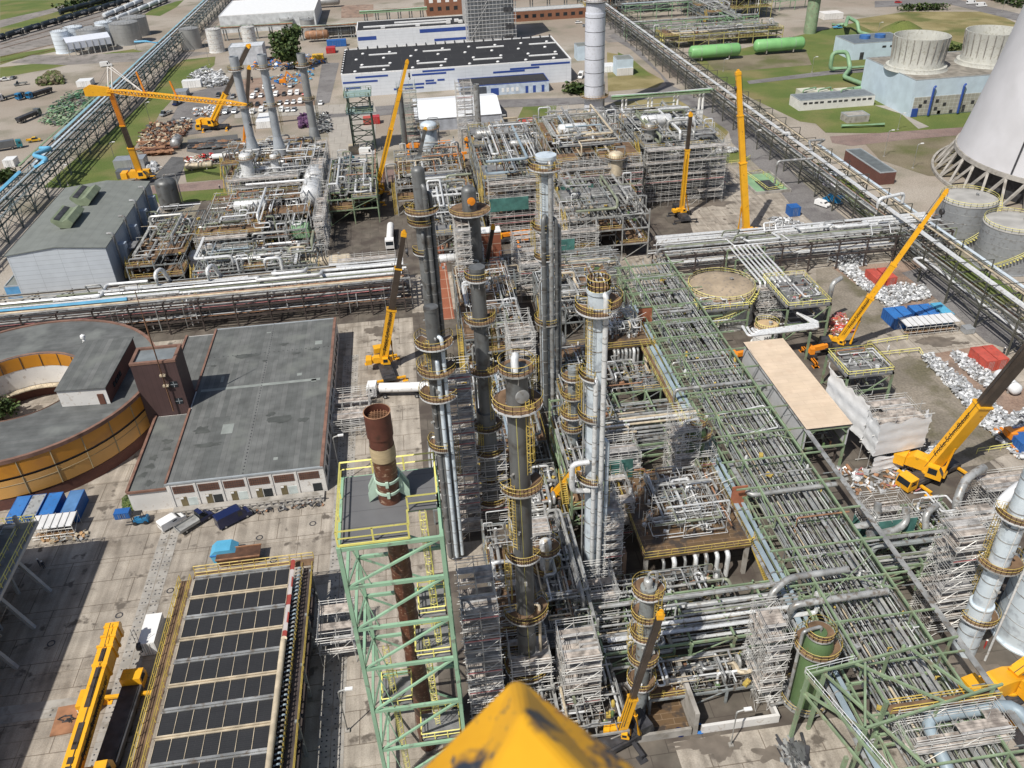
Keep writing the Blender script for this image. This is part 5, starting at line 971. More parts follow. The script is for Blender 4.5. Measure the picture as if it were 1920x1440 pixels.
def longrack(label, x0, x1, y0, y1, lv, step, steel, seed, maxp, wts, tops, rmax=.3, loops=.05):
    t = rack(label, 'y', y0, y1, x0, x1, lv, step, steel, seed, 9, wts, .07, rmax, loops, maxp=maxp)
    for pts, r_, m_ in tops: mb = MB(); mb.tube(pts, r_, 12, r_ * 2.4); mb.build('top_pipe', m_, t)
    return t
BRG = mat('brown_green_steel', (.085, .085, .07), .6, .1, .3, .3)
t = longrack('right hand trestle rack with two fat white pipes along the main road', 125.6, 135.4, 128, 640, [5.6, 8.6], 12.2, BRG, 44, 14, (.4, 2, 1, .3, 2, .3, 5),
    [([(128.6, 128, 10.2), (128.6, 640, 10.2)], .62, INSW), ([(126.0, 205, 8.0), (126.0, 430, 8.0)], .42, INSW), ([(126.2, 130, 6.2), (126.2, 178, 6.2), (123.6, 178, 6.2), (123.6, 172, 6.2)], .35, INSW), ([(133.6, 128, 9.3), (133.6, 300, 9.3)], .3, CREAM), ([(136.6, 128, 8.6), (136.6, 262, 8.6)], .42, COLW), ([(116, 247, 2), (116, 247, 9.4), (128, 247, 9.4), (131, 258, 11.5), (136.6, 258, 11.5), (136.6, 262, 8.8)], .38, INSG), ([(127.6, 205, 6), (127.6, 205, 11.6), (136, 207, 11.8), (136, 207, 9)], .5, INSW), ([(128.6, 268, 10), (128.6, 268, 11.4), (126, 268, 11.4)], .5, INSW)])
mb = MB()
for i in range(42):
    y = 128 + i * 12.2
    for x in (125.6, 135.4): mb.bar((x, y, 8.6), (x, y, 11), .2)
    mb.bar((125.6, y, 11), (135.4, y, 11), .16); mb.bar((125.6, y, .5), (135.4, y, 8.4), .16); mb.bar((135.4, y, .5), (125.6, y, 8.4), .16)
    for x in (125.6, 135.4):
        mb.bar((x, y, 5.8), (x, y + 6.1, 8.4), .16); mb.bar((x, y + 6.1, 8.4), (x, y + 12.2, 5.8), .16)
mb.build('truss_web', BRG, t)
TEALST = mat('dark_teal_steel', (.05, .075, .078), .6, .1, .3, .3)
t = longrack('left hand trestle rack with light blue pipes crossing the lawn diagonally in the photo', -133.5, -126, 206, 770, [6.4, 10], 12.6, TEALST, 45, 16, (.3, 2, 1.5, .2, 1, 3, 5),
    [([(-132, 330, 11), (-132, 770, 11)], .55, PALEB), ([(-130, 300, 10.6), (-130, 770, 10.6)], .4, COLW), ([(-128, 206, 10.7), (-128, 520, 10.7)], .35, PIPEB), ([(-134.5, 300, 10.8), (-134.5, 420, 10.8)], .35, GRNST), ([(-128, 296, 10.8), (-124, 299, 12.5), (-131, 305, 12.5), (-127, 312, 12.5), (-133, 318, 11)], .75, SKYB), ([(-131.5, 206, 10.9), (-131.5, 292, 10.9)], .6, SKYB), ([(-132, 505, 11), (-140, 512, 11), (-146, 512, 11)], .6, SKYB)], .34)
mb = MB()
for i in range(44):
    y = 206 + i * 12.6
    mb.bar((-133.5, y, .3), (-126, y, 6), .18); mb.bar((-126, y, .3), (-133.5, y, 6), .18)
    for x in (-133.5, -126): mb.bar((x, y, 10), (x, y + 6.3, 6.6), .18); mb.bar((x, y + 6.3, 6.6), (x, y + 12.6, 10), .18); mb.bar((x, y, .3), (x, y + 3, 6.2), .16); mb.bar((x, y, .3), (x, y - 3, 6.2), .16)
mb.build('truss_web', TEALST, t)
def bridge(label, x0, x1, y, z, npost, m, pipes, pm, w=2.0, r=.35, post=.55):
    t = thing('pipe_bridge', label, 'pipe bridge', ((x0 + x1) / 2, y, 0))
    for i in range(npost):
        x = x0 + (x1 - x0) * (i + .5) / npost
        for d_ in (-.8, .8): mb = MB(); mb.lathe((x + d_, y, 0), [(post, 0), (post * .8, z)], 10); mb.build('post', m, t)
    mb = MB(); mb.bar((x0, y - w / 2, z), (x1, y - w / 2, z), .3, .6); mb.bar((x0, y + w / 2, z), (x1, y + w / 2, z), .3, .6)
    n = int((x1 - x0) / 3)
    for i in range(n): x = x0 + (x1 - x0) * i / n; mb.bar((x, y - w / 2, z), (x, y + w / 2, z), .15)
    mb.build('girder', pm, t)
    for k in range(pipes): mb = MB(); yy = y - w / 2 + w * (k + .5) / pipes; mb.tube([(x0, yy, z + r + .3), (x1, yy, z + r + .3)], r, 8); mb.build('pipe', (GREENP, INSW, RUSTP, INSG)[(k + int(x0)) % 4], t)
    return t
bridge('pipe bridge on white posts over the yellow grass beside the white stack', 84, 128, 341, 7.5, 4, WHITE, 2, GRNST, 2.4, .5)
bridge('far rust red pipe bridge in front of the brick workshop', 60, 152, 588, 9, 8, GREYST, 3, mat('red_bridge_steel', (.22, .04, .03), .6), 4, .6, .4)
bridge('far green pipe bridge left of the brick building', -24, 20, 592, 6, 6, GREYST, 3, GREENP, 5, .6, .4)
bridge('far grey pipe bridge behind the tall tree', -62, -24, 545, 7, 5, GREYST, 4, STEEL, 4, .5, .4)
bridge('far grey pipe bridge left of the silver tanks', -110, -64, 560, 7, 5, GREYST, 3, STEEL, 4, .5, .4)
# ================================================================ process structures
W0 = (2, 6, 5, .8, .5, .2, 1.5); WW = (7, 3, 2, .6, .4, .1, .6)
S = module
S('grey equipment frame between the two dark front columns', 7, 20, 150, 184, [4.5, 8.5, 12], GREYST, 51, np_=26, cl=60, wts=WW)
S('low steel frame full of small pipes in front of the tall scaffold', 7, 19, 114, 146, [3.6, 7], GREYST, 52, np_=26, cl=60)
S('low steel frame left of the front column foot', 5, 9.6, 76, 98, [4, 8], GREYST, 53, np_=14, cl=30, dk=.8)
S('steel frame packed with grey pipes right of the front column', 11.5, 19, 76, 98, [4, 7.4], STEEL, 54, np_=26, cl=60)
S('low pump frame left of the pale blue column', 9, 20, 62, 74, [3.2], STEEL, 55, np_=34, cl=60, dk=.25)
S('pump frame between the small rusty column and the pale blue column', 12, 19, 100, 112, [3.5, 6.5], GREYST, 56, np_=20, cl=40)
S('grey frame behind the pale blue column packed with exchangers', 24, 33, 122, 150, [4, 8], GREYST, 57, np_=24, cl=50)
S('scaffold covered frame beside the start of the green rack', 27, 45, 166, 186, [4.5, 8.5], GREYST, 58, np_=26, cl=70)
S('low frame below the yellow stair near the green vessel', 34, 46, 136, 147, [4], GREYST, 59, np_=24, cl=50)
S('low bund full of valves in front of the brown deck', 22, 41, 87 - 6.5, 87, [3], GREYST, 60, np_=24, cl=60, dk=.15)
S('pump row frame in front of the green vessel', 24, 40, 66, 71.5, [3], GREYST, 61, np_=30, cl=60, dk=.2)
rack('short pipe rack running from the pale blue column to the green rack', 'x', 22, 48, 116, 133, [3.6, 6.2], 6.5, GRNST, 62, 26, (3, 5, 4, 1.6, .4, .1, 1), .08, .3, loops=.1, maxp=44)
rack('short pipe rack with a red hose and cream pipes in the right foreground', 'x', 19, 50, 72, 81, [3.4, 6], 6.2, GRNST, 63, 22, (4, 5, 3, 2.4, .4, .1, 1), .09, .36, loops=.1, maxp=40)
rack('lower right pipe rack between the green rack and the dense scaffold', 'x', 63.5, 84, 80.5, 87, [3.5, 6], 6, GRNST, 64, 16, W0, .1, .45, maxp=26)
def deck_unit(label, x0, x1, y0, y1, z, seed, dm=None, walls=True):
    q = random.Random(seed); t = thing('equipment_deck', label, 'process structure', ((x0 + x1) / 2, (y0 + y1) / 2, 0))
    for x in (x0 + .4, (x0 + x1) / 2, x1 - .4):
        for y in (y0 + .4, y1 - .4): mb = MB(); mb.bar((x, y, 0), (x, y, z - .5), .6); mb.build('leg', CONCR, t)
    mb = MB(); mb.box(x0, x1, y0, y1, z - .5, z); d = mb.build('deck', dm or BROWNDECK, t)
    mb = MB(); rail(mb, [(x0, y0), (x1, y0), (x1, y1), (x0, y1)], z, True, 1.2, .075, 2.0); mb.box(x0, x1, y0 - .05, y0, z, z + .15); mb.build('railing', YEL, d)
    tangle(t, x0 + 1.5, x1 - 1, y0 + 2.5, y1 - 1, z + .3, z + 4, 44, q, WW, .22); clutter(t, x0 + 1.5, x1 - 1.5, y0 + 3, y1 - 1, z, 110, q, [INSW, INSW, INSG, STEEL, DARK, RUSTP])
    mb = MB()
    for k in range(70): x, y, h = q.uniform(x0 + 1, x1 - 1), q.uniform(y0 + 3, y1), q.uniform(1, 5); mb.stick((x, y, z), (x, y, z + h), .075); mb.stick((x, y, z + h * .8), (x + q.uniform(-3, 3), y + q.choice((0, q.uniform(-2, 2))), z + h * .8 + q.choice((0, 0, 1))), .075)
    mb.build('scaffold_poles', SCAF, t)
    for k in range(7): x = x0 + 3 + (x1 - x0 - 5) * k / 7; mb = MB(); mb.tube([(x, y0 + 1, z - .9), (x, y0 - .6, z - .9), (x, y0 - .6, 1.0)], q.choice((.25, .35, .4)), 9); mb.build('down_pipe', q.choice((INSW, INSG, INSG)), t)
    stairs(t, (x1 + 2.6, y0 - 3.5, .3), (x1 + .6, y0 + 1.5, z), 1.1, YEL); return t
deck_unit('wet brown equipment deck with yellow rails in the right foreground', 29, 46, 88, 107, 6.5, 71)
deck_unit('smaller brown equipment deck with yellow stair behind the green vessel', 36, 47, 149, 164, 7, 72)
def wall(label, x0, x1, y0, y1, h, m=CONCR, z0=0): mb = MB(); mb.box(x0, x1, y0, y1, z0, z0 + h); tag(mb.build('fire_wall', m, origin=((x0 + x1) / 2, (y0 + y1) / 2, z0)), label, 'wall')
wall('brown concrete fire wall left of the brown deck', 25.6, 26.2, 88, 99, 8, mat('brown_concrete', (.19, .125, .085), .85, 0, .2, .5)); wall('rust red steel screen at the corner of the brown deck', 46.4, 49, 98, 98.2, 9.6, OX); wall('brown concrete fire wall behind the brown deck', 25.4, 26, 108, 117, 8, bpy.data.materials['brown_concrete']); wall('rust red steel screen beside the smaller brown deck', 47.2, 50.4, 160, 160.2, 10, OX); wall('upright concrete panel beside the front pit', 28.8, 29.4, 62, 71, 4.5, CONCR)
mb = MB()
for a in ((20.5, 28.6, 62, 62.4), (20.5, 28.6, 70, 70.4), (20.5, 20.9, 62.4, 70)): mb.box(*a, 0, 1.4)
tag(mb.build('bund_wall', CONCR, origin=(24, 66, 0)), 'open concrete bund with a brown floor at the front of the block', 'bund'); rect('bund_floor', 20.9, 28.7, 62.4, 70, .07, BROWNDECK)
mb = MB()
for a in ((30, 40.6, 62, 62.4), (30, 40.6, 71.6, 72), (40.2, 40.6, 62.4, 71.6)): mb.box(*a, 0, 1.5)
tag(mb.build('bund_wall', RENDER_, origin=(35, 66, 0)), 'pale bund wall round yellow valves in front of the green vessel', 'bund')
# rear block
M2 = [('tall rear frame packed with dark pipes left of the slim pale column', 20, 40, 232, 284, [6, 11.5, 16.5], 81), ('tall rear frame with drums on top right of the slim pale column', 43, 68, 238, 286, [6.5, 12.5, 18], 82), ('tall rear frame at the right end of the rear block facing the truck yard', 71, 96, 244, 284, [6.5, 12.5, 18], 83), ('scaffold clad frame in front of the rear right block', 40, 62, 205, 234, [5, 9.5, 13.5], 84), ('rear frame between the red paving and the tall column', 3, 18, 212, 250, [5, 9.5], 85), ('rear frame with exchangers left of the tall rear block', -6, 17, 252, 290, [5, 9], 86),
      ('white piped frame in the left rear plant', -58, -30, 262, 300, [5.5, 10.5], 87), ('grey scaffolded frame in front of the three heater stacks', -62, -32, 226, 258, [5, 9], 88), ('long low frame beside the pale production building', -78, -64, 212, 250, [4.5, 8], 89), ('green steel frame left of the rear crane', -27, -12, 248, 286, [5, 8.5], 90), ('low rear frame behind the dirty ducts', -60, -28, 206, 222, [4, 7], 91), ('grey frame at the foot of the white stack', 66, 92, 290, 318, [5, 8], 92), ('low grey frame right of the wrapped stair scaffold in the rear', 22, 60, 290, 318, [4, 7], 93)]
for lb, x0, x1, y0, y1, lv, sd in M2:
    white = 'white' in lb or 'heater' in lb
    S(lb, x0, x1, y0, y1, lv, (GRNST if 'green' in lb else GREYST if sd % 2 else STEEL), sd, bay=6.5, np_=30, cl=46, dk=.45, wts=WW if white else W0, rmax=.42, over=4)
for lb, c, r, L, m_, ax in [('cream white drum on top of the rear block with a red stripe', (52, 262, 20.3), 1.7, 8, INSW, 'x'), ('fat white exchanger on top of the rear right frame', (80, 264, 20.4), 1.8, 9, INSW, 'x'), ('white exchanger beside the fat one on the rear right frame', (89, 262, 20.0), 1.4, 6, INSW, 'x'), ('long dull grey drum on the top of the rear left frame', (27, 270, 18.4), 1.5, 10, INSG, 'x'), ('grey drum lying on the rear frame near the orange crane', (35, 258, 18.2), 1.2, 7, INSG, 'x'), ('large white drum end at the right edge of the left rear plant', (-32, 254, 9.5), 3.2, 9, INSW, 'y'), ('second large white drum behind the first in the left rear plant', (-32, 267, 9.5), 3.1, 8, INSW, 'y'), ('white drum lying among the grey scaffolds of the left plant', (-49, 243, 10.8), 1.8, 8, INSW, 'x'), ('long dirty white duct lying behind the mid rack', (-33, 214, 3.4), 1.9, 26, CREAM, 'x'), ('long grimy grey duct lying beside the white one', (-33, 208.5, 2.8), 1.7, 27, INSG, 'x'), ('brown red roofed drum beside the wrapped box', (-57, 214, 3), 1.3, 7, PINK, 'x'), ('silver exchanger in front of the red brick wall', (6, 190, 12.4), 1.1, 6, INSW, 'x'), ('dull steel drum right of the slim pale column', (27, 150, 10), 1.3, 3.4, INSG, 'y')]: drum(lb, c, r, L, m_, ax, nz=3, seed=int(c[0]) + 100)
vdrum('white standing vessel on the left rear frame', -52, 266, 10.5, 2, 8, INSW); vdrum('small white standing vessel beside the heater', -44, 270, 10.5, 1.3, 6, INSW); vdrum('rust streaked white vessel on the rear block', 60, 236, 12.5, 2.2, 7, CREAM); vdrum('grey standing vessel on the rear right frame', 74, 250, 18, 1.6, 5, INSG); vdrum('pale wrapped vessel beside the small rear stacks', 7, 300, 4, 3, 10, COLW)
# heater stacks
for lb, px, py, tp, zb in (('left of the three pale grey heater stacks', 476, 288, 106, 11), ('middle one of the three pale grey heater stacks', 526, 288, 102, 11), ('right of the three heater stacks, darker and in front of the tree', 592, 268, 100, 9)):
    p = at(px, py, zb); zt_ = hz(p.x, p.y, tp)
    column('heater_stack', lb, p.x, p.y, zb, [(zb, 2.5), (zb + 6, 1.4), (zt_ - 4, 1.3), (zt_ - 3.9, 1.5), (zt_, 1.5)], mat('stack_cladding_' + 'abc'[int(px) % 3], (.40, .43, .46) if px < 580 else (.30, .31, .31), .45, .3, .15, .4), decks=[(zt_ - 4, 2.6, 0, 360), (zb + (zt_ - zb) * .5, 2.2, 0, 360)], nozzles=0, top='open', cat='stack', seed=px, taper=True)
S('heater box frame under the three stacks', -64, -34, 284, 306, [5, 10.6], GREYST, 94, bay=6, np_=24, cl=40, dk=.9, wts=WW)
p = at(1113, 216)
column('main_stack', 'tall white ringed stack rising out of the top of the photo', p.x, p.y, 0, [(0, 4.0), (40, 3.75), (82, 3.5)], mat('white_stack_sheet', (.64, .66, .72), .5, .1, .05, .2, dirt=(.55, .56, .6)), decks=[(44.5, 4.9, 0, 360), (8, 6, 180, 420)], pipes=[(-30, .6, .3, 2, 14, INSG)], nozzles=0, top='open', bands=5.2, cat='stack', seed=3)
for lb, px, py, tp, r_ in (('slim grey stack beside the yellow rear crane boom', 760, 268, 165, .8), ('slim grey stack in front of the white tent', 898, 258, 158, 1.0)):
    p = at(px, py, 3); column('small_stack', lb, p.x, p.y, 0, [(0, r_ * 1.2), (3, r_ * 1.2), (hz(p.x, p.y, tp), r_)], COLG if px < 800 else INSG, nozzles=0, top='open', cat='stack', seed=px)
tt = thing('trestle_tower', 'dark green open trestle tower with two decks on the pale pad', 'steel tower', at(685, 280)); p = at(685, 280); zt_ = hz(p.x, p.y, 176)
mb = MB()
for x in (-4, 4):
    for y in (-4, 4): mb.bar((p.x + x, p.y + y, 0), (p.x + x, p.y + y, zt_ + 1), .5)
for k in range(5):
    z0, z1 = zt_ * k / 5, zt_ * (k + 1) / 5
    for a, b in (((-4, -4), (4, -4)), ((4, -4), (4, 4)), ((4, 4), (-4, 4)), ((-4, 4), (-4, -4))): mb.bar((p.x + a[0], p.y + a[1], z0), (p.x + b[0], p.y + b[1], z1), .25); mb.bar((p.x + a[0], p.y + a[1], z1), (p.x + b[0], p.y + b[1], z1), .3)
mb.build('lattice', mat('dark_green_steel', (.075, .10, .075), .6, .1, .2, .4), tt)
for z in (zt_, zt_ - 6): mb = MB(); mb.box(p.x - 5, p.x + 5, p.y - 5, p.y + 5, z, z + .2); d = mb.build('deck', mat('pale_teal_deck', (.24, .33, .32), .7) if z == zt_ else bpy.data.materials['pale_teal_deck'], tt); mb = MB(); rail(mb, [(p.x - 5, p.y - 5), (p.x + 5, p.y - 5), (p.x + 5, p.y + 5), (p.x - 5, p.y + 5)], z + .2, True, 1.3, .14, 2); mb.build('railing', GRNST, d)
# scaffolds of the central block and elsewhere
sq = scaffold
for i, (lb, x0, x1, y0, y1, z0, z1, kw) in enumerate([
    ('tall scaffold stair tower with plank lifts between the twin pipes and the dark column', .8, 5.2, 103, 107.5, 0, 33, dict(deck=.8, pinks=.3)),
    ('scaffold tower with pink boards left of the front column foot', .2, 4.6, 67, 76.5, 0, 22, dict(deck=.8, pinks=.4)),
    ('scaffold tower with a plank roof right of the front column foot', 12.4, 17.2, 66.2, 72.5, 0, 12.5, dict(deck=.9)),
    ('open scaffold cage round the lower part of the column with four ring decks', 4.9, 10.1, 105.4, 110.6, 0, 17, dict(deck=.35)), ('open scaffold cage round the foot of the dark front column', 6, 11.2, 69.1, 74.3, 0, 9.5, dict(deck=.35)), ('scaffold cage between the pale blue column and the fire wall', 22.7, 25.4, 88, 95, 0, 15, dict(deck=.4)), ('scaffold bay left of the small caged column', 4.8, 9.4, 77, 84, 0, 10.5, dict(deck=.5)), ('scaffold corner beside the red screen of the brown deck', 44, 47, 107.5, 112, 0, 9, dict(deck=.4)),
    ('low white scaffold left of the green derrick', -20.5, -15.6, 81, 88, 0, 5, dict(deck=.8)),
    ('low scaffold platform beside the hall wall', -21.3, -14, 136, 148, 0, 3.4, dict(deck=.6)),
    ('scaffold lift beside the column with the orange disc', 8.2, 11.5, 178, 190, 0, 24, dict(deck=.7)),
    ('scaffold lift left of the slim pale column', 15.5, 20.5, 140, 150, 0, 17, dict(deck=.5)),
    ('scaffold wrapped round the caged small column', 9.8, 14.2, 87, 92.5, 0, 15, dict(deck=.3)),
    ('white scaffold in front of the pale blue column', 16.8, 23, 80, 86.5, 0, 8, dict(deck=.5)),
    ('scaffold bay on the right of the pale blue column', 23.5, 30, 98, 108, 0, 9, dict(deck=.5)),
    ('scaffold with teal netting behind the brown deck', 27, 34, 109, 115, 0, 9, dict(deck=.5, net=.8)),
    ('scaffold around the caged top of the green vessel', 39.6, 43.6, 107, 113.5, 0, 15, dict(deck=.4)),
    ('scaffold stair beside the front green vessel', 38.2, 41.2, 64, 70, 0, 14.5, dict(deck=.7)),
    ('scaffold right of the red paved strip', 11, 15, 186, 206, 0, 15, dict(deck=.5)),
    ('dense scaffold tower corner beside the clad column at the right edge', 66.8, 71.6, 71.5, 76.2, 0, 19.5, dict(deck=.6, pinks=.35)),
    ('dense scaffold wing behind the clad column at the right edge', 71.8, 76.6, 76.4, 79.8, 0, 17.5, dict(deck=.6, pinks=.35)),
    ('scaffold cage round the grey elbows right of the green rack', 66.8, 73.5, 88.5, 94.5, 0, 7.5, dict(deck=.4, net=1)),
    ('scaffold mass in the lower right corner under the white wrapped pipe', 88, 97, 88.5, 96.5, 0, 7, dict(deck=.4)),
    ('scaffold hugging the rear right block on the road side', 96.5, 99, 246, 282, 0, 17, dict(deck=.5, bx=2.5, by=3)),
    ('scaffold front of the rear middle frame', 43, 68, 234.5, 237.5, 0, 18, dict(net=.4, deck=.45, by=3, bx=2.5)),
    ('scaffold front of the rear right frame', 71, 96, 240.5, 243.5, 0, 18, dict(deck=.45, by=3, bx=2.5)),
    ('scaffold front of the rear left frame', 21, 40, 228.5, 231.5, 0, 16, dict(net=.6, deck=.45, by=3, bx=2.5)),
    ('wide birdcage scaffold beside the start of the green rack', 34, 47, 200.5, 226, 0, 12, dict(net=.5, deck=.35, by=3, bx=2.6)),
    ('birdcage scaffold in front of the pale blue column top', 24, 34, 186, 205, 0, 12, dict(deck=.35, by=3, bx=2.6)),
    ('scaffold boxes in front of the left rear plant', -62, -48, 222.5, 225.5, 0, 9, dict(deck=.6)),
    ('scaffold along the right side of the left rear plant', -29.5, -27, 226, 256, 0, 11, dict(deck=.4, by=3)),
    ('scaffold on top of the left plant with white pipes', -58, -36, 258.5, 261.5, 0, 13, dict(deck=.5, by=3)),
    ('scaffold in the gap right of the heater', -33, -29, 262, 298, 0, 12, dict(deck=.4, by=3)),
    ('green netted scaffold beside the white tent', -3, 4, 322, 328, 0, 22, dict(deck=.5, by=3, bx=2.5, m=mat('greenish_tube', (.2, .26, .22), .6))),
    ('grey scaffold round the slim rear stack', 19, 25, 318, 326, 0, 22, dict(deck=.4, by=3, bx=2.5)),
    ('scaffold beside the dome roofed tank', 77.5, 83, 163, 174, 0, 8, dict(deck=.5)),
    ('scaffold over the pump yard right of the plywood roof', 77, 83, 121, 127, 0, 5, dict(deck=.5)),
    ('scaffold frame behind the white sheeting', 80, 88, 113, 119, 0, 8, dict(deck=.6, pinks=.5)),
    ('scaffold at the foot of the white stack on the left', 55, 63, 320, 328, 0, 9, dict(deck=.5, by=3)),
    ('scaffold bay above the mid rack near the red paving', -24, -7, 200.5, 204, 0, 8.5, dict(deck=.6)),
    ]): sq(lb, x0, x1, y0, y1, z0, z1, seed=i + 200, **kw)
# red oxide wall behind the columns
S('jumble of pipes below the plywood roofed shed', 65.5, 72, 112, 139, [3.2], DARKST, 98, np_=30, cl=50, dk=.2)
S('low yard frame between the green rack and the leaning crane', 76, 83, 88, 96, [3], GRNST, 96, np_=18, cl=40, dk=.3)
t = thing('gangway', 'long yellow railed gangway beside the left edge of the green rack', 'gangway', (45.6, 125, 0)); mb = MB(); mb.box(44.9, 46.1, 108, 150, 6, 6.1); mb.build('deck', GRATE, t); mb = MB(); rail(mb, [(44.9, 108), (44.9, 150)], 6.1, w=.08, step=2); rail(mb, [(46.1, 108), (46.1, 150)], 6.1, w=.08, step=2); mb.build('railing', YELP, t)
for k in range(7): mb = MB(); mb.bar((45.5, 109 + k * 6.6, 0), (45.5, 109 + k * 6.6, 6), .25); mb.build('post', GRNST, t)
S('pipe frame with yellow rails between the fire walls', 27, 36, 118.5, 121, [5], GREYST, 97, np_=20, cl=30, dk=.3, railm=YEL)
S('small valve frame between the twin pipes and the tall scaffold', -2.6, .4, 108, 126, [3.5], GREYST, 99, np_=16, cl=30, dk=.3)
S('exchanger frame with green beams behind the small rusty column', 20, 25.5, 100, 121, [4, 7.5, 11], GRNST, 100, np_=22, cl=50, dk=.4)
S('green valve frame at the right foot of the short front column', 24, 29, 72, 80.5, [4], GRNST, 101, np_=22, cl=40, dk=.25)
_m = (brickmat('red_block_facade', (.33, .115, .06), (.30, .10, .055), (.50, .36, .27), 5.5, 2.6, .1, 'wall', .8, offset=0))
t = thing('brick_substation', 'red brick faced block with a white roof behind the steel stair tower', 'building', (16, 186, 0)); mb = MB(); mb.box(14.5, 21.5, 206.5, 210, 0, 11); mb.build('wall', bpy.data.materials['red_block_facade'], t); mb = MB(); mb.box(14.4, 21.6, 206.4, 210.1, 11, 11.3); mb.build('roof', WHITE, t)
t = thing('stair_scaffold_frame', 'rusty steel stair tower with zigzag flights between the columns', 'stair tower', (18, 172, 0))
for k in range(5): stairs(t, (15.5 if k % 2 else 20.5, 172 + (k % 2) * 1.3, 3 * k), (20.5 if k % 2 else 15.5, 172 + (k % 2) * 1.3, 3 * k + 3), 1.1, CREAM)
for x in (15.2, 20.8):
    for y in (171.3, 174): mb = MB(); mb.bar((x, y, 0), (x, y, 15.5), .25); mb.build('post', GREYST, t)
# ---------------------------------------------------------------- right middle area
c = at(1352, 537, 8); tank('wide tank with a brown domed roof beside the green rack', c.x, c.y, 7.9, 8, mat('white_tank_shell', (.62, .62, .60), .5, 0, .08, .4, dirt=(.5, .46, .4)), 'dome', YELP, (200, 330), roofm=mat('brown_tank_roof', (.34, .27, .19), .7, 0, .2, .25, dirt=(.24, .2, .16)))
c = at(1438, 610, 5); tank('small white tank with a tan top beside the white pipe bundle', c.x, c.y, 2.7, 5, WHITE, 'flat', YELP, roofm=mat('tan_tank_top', (.50, .36, .21), .7))
tx = bpy.data.curves.new('tank_lettering', 'FONT'); tx.body = 'MALZ'; tx.size = 1.3; tx.extrude = .02; tx.align_x = 'CENTER'
def text(body, loc, rot, size, m, parent=None, name='lettering', ext=.015):
    cu = bpy.data.curves.new(name, 'FONT'); cu.body = body; cu.size = size; cu.extrude = ext; cu.align_x = 'CENTER'; cu.align_y = 'CENTER'
    o = bpy.data.objects.new(name, cu); COL.objects.link(o); dg = bpy.context.evaluated_depsgraph_get(); me = bpy.data.meshes.new_from_object(o.evaluated_get(dg)); bpy.data.objects.remove(o)
    me.materials.clear(); me.materials.append(m); ob = bpy.data.objects.new(name, me); COL.objects.link(ob)
    M4 = rot.to_4x4(); M4.translation = loc
    if parent is not None: ob.parent = parent; bpy.context.view_layer.update(); ob.matrix_world = M4
    else: ob.matrix_world = M4
    return ob
bpy.data.curves.remove(tx)
def basis(xd, nd):
    xd = Vector(xd).normalized(); nd = Vector(nd); nd = (nd - xd * nd.dot(xd)).normalized(); yd = nd.cross(xd)
    return Matrix((xd, yd, nd)).transposed()
INK = mat('black_lettering', (.015, .015, .015), .6); INKW = mat('white_lettering', (.8, .8, .8), .6)
smalltank = [o for o in COL.objects if o.get('label', '').startswith('small white tank with a tan top')][0]
text('MALZ', Vector((c.x, c.y - 2.74, 3.2)), basis((1, 0, 0), (0, -1, 0)), 1.2, INK, smalltank)
def platform(label, px, py, z, sx, sy, seed, n=16):
    c = at(px, py, z); x0, x1, y0, y1 = c.x - sx / 2, c.x + sx / 2, c.y - sy / 2, c.y + sy / 2; q = random.Random(seed)
    t = thing('equipment_platform', label, 'process structure', (c.x, c.y, 0))
    for x in (x0, x1):
        for y in (y0, y1): mb = MB(); mb.bar((x, y, 0), (x, y, z), .4); mb.build('leg', GRNST, t)
    mb = MB(); mb.box(x0 - .2, x1 + .2, y0 - .2, y1 + .2, z - .4, z); d = mb.build('deck', GRATEG, t); mb = MB(); rail(mb, [(x0, y0), (x1, y0), (x1, y1), (x0, y1)], z, True, 1.2, .12, 1.5); mb.build('railing', YELP, d)
    mb = MB(); mb.bar((x0, y0, .3), (x1, y0, z - .5), .18); mb.bar((x0, y0, z * .5), (x1, y0, z * .5), .25); mb.bar((x0, y0, z - .5), (x0, y1, .3), .18); mb.build('brace', GRNST, t)
    tangle(t, x0 + .5, x1 - .5, y0 + .5, y1 - .5, z + .2, z + 1.6, n, q, (7, 2, 2, .5, 1.4, .1, .6)); clutter(t, x0 + .8, x1 - .8, y0 + .8, y1 - .8, z, 30, q, [INSW, INSW, DARK, PINK, STEEL]); tangle(t, x0, x1, y0, y1, .5, z - 1, 18, q); return t
platform('green railed equipment platform with red valves beside the dome roofed tank', 1492, 545, 9, 10, 15, 301); platform('green railed platform with white equipment beyond the plywood roof', 1612, 680, 7.5, 9.5, 9, 302); platform('lower green platform with white drums between tank and green rack', 1352, 572, 7, 12, 4, 303)
mb = MB(); 
t = thing('pipe_bundle', 'flat bundle of four white parallel pipes turning behind the plywood roof', 'pipes', at(1500, 640))
for k in range(4):
    z = 7.2; a, b, c_, d_ = at(1392 + k * 9, 612 + k * 2, z), at(1404 + k * 6, 630 - k * 3, z), at(1536, 614 - k * 3, z), at(1500 - k * 2, 590 - k, z); mb = MB(); mb.tube([a, b, c_, d_], .3, 10); mb.build('pipe', INSW, t)
for px in (1450, 1520): p = at(px, 622, 7.2); mb = MB(); mb.bar((p.x, p.y, 0), (p.x, p.y, 7), .4); mb.build('leg', GRNST, t)
t = thing('pipe_bundle', 'ladder like bundle of white pipes between the dome tank and the cross rack', 'pipes', at(1440, 530))
for k in range(7): a = at(1400 + k * 9, 500 - k * .5, 9); mb = MB(); mb.tube([a + Vector((0, 12, 0)), a, a + Vector((0, -9, 0)), a + Vector((0, -9.5, -6))], .26, 8); mb.build('pipe', INSW, t)
mb = MB()
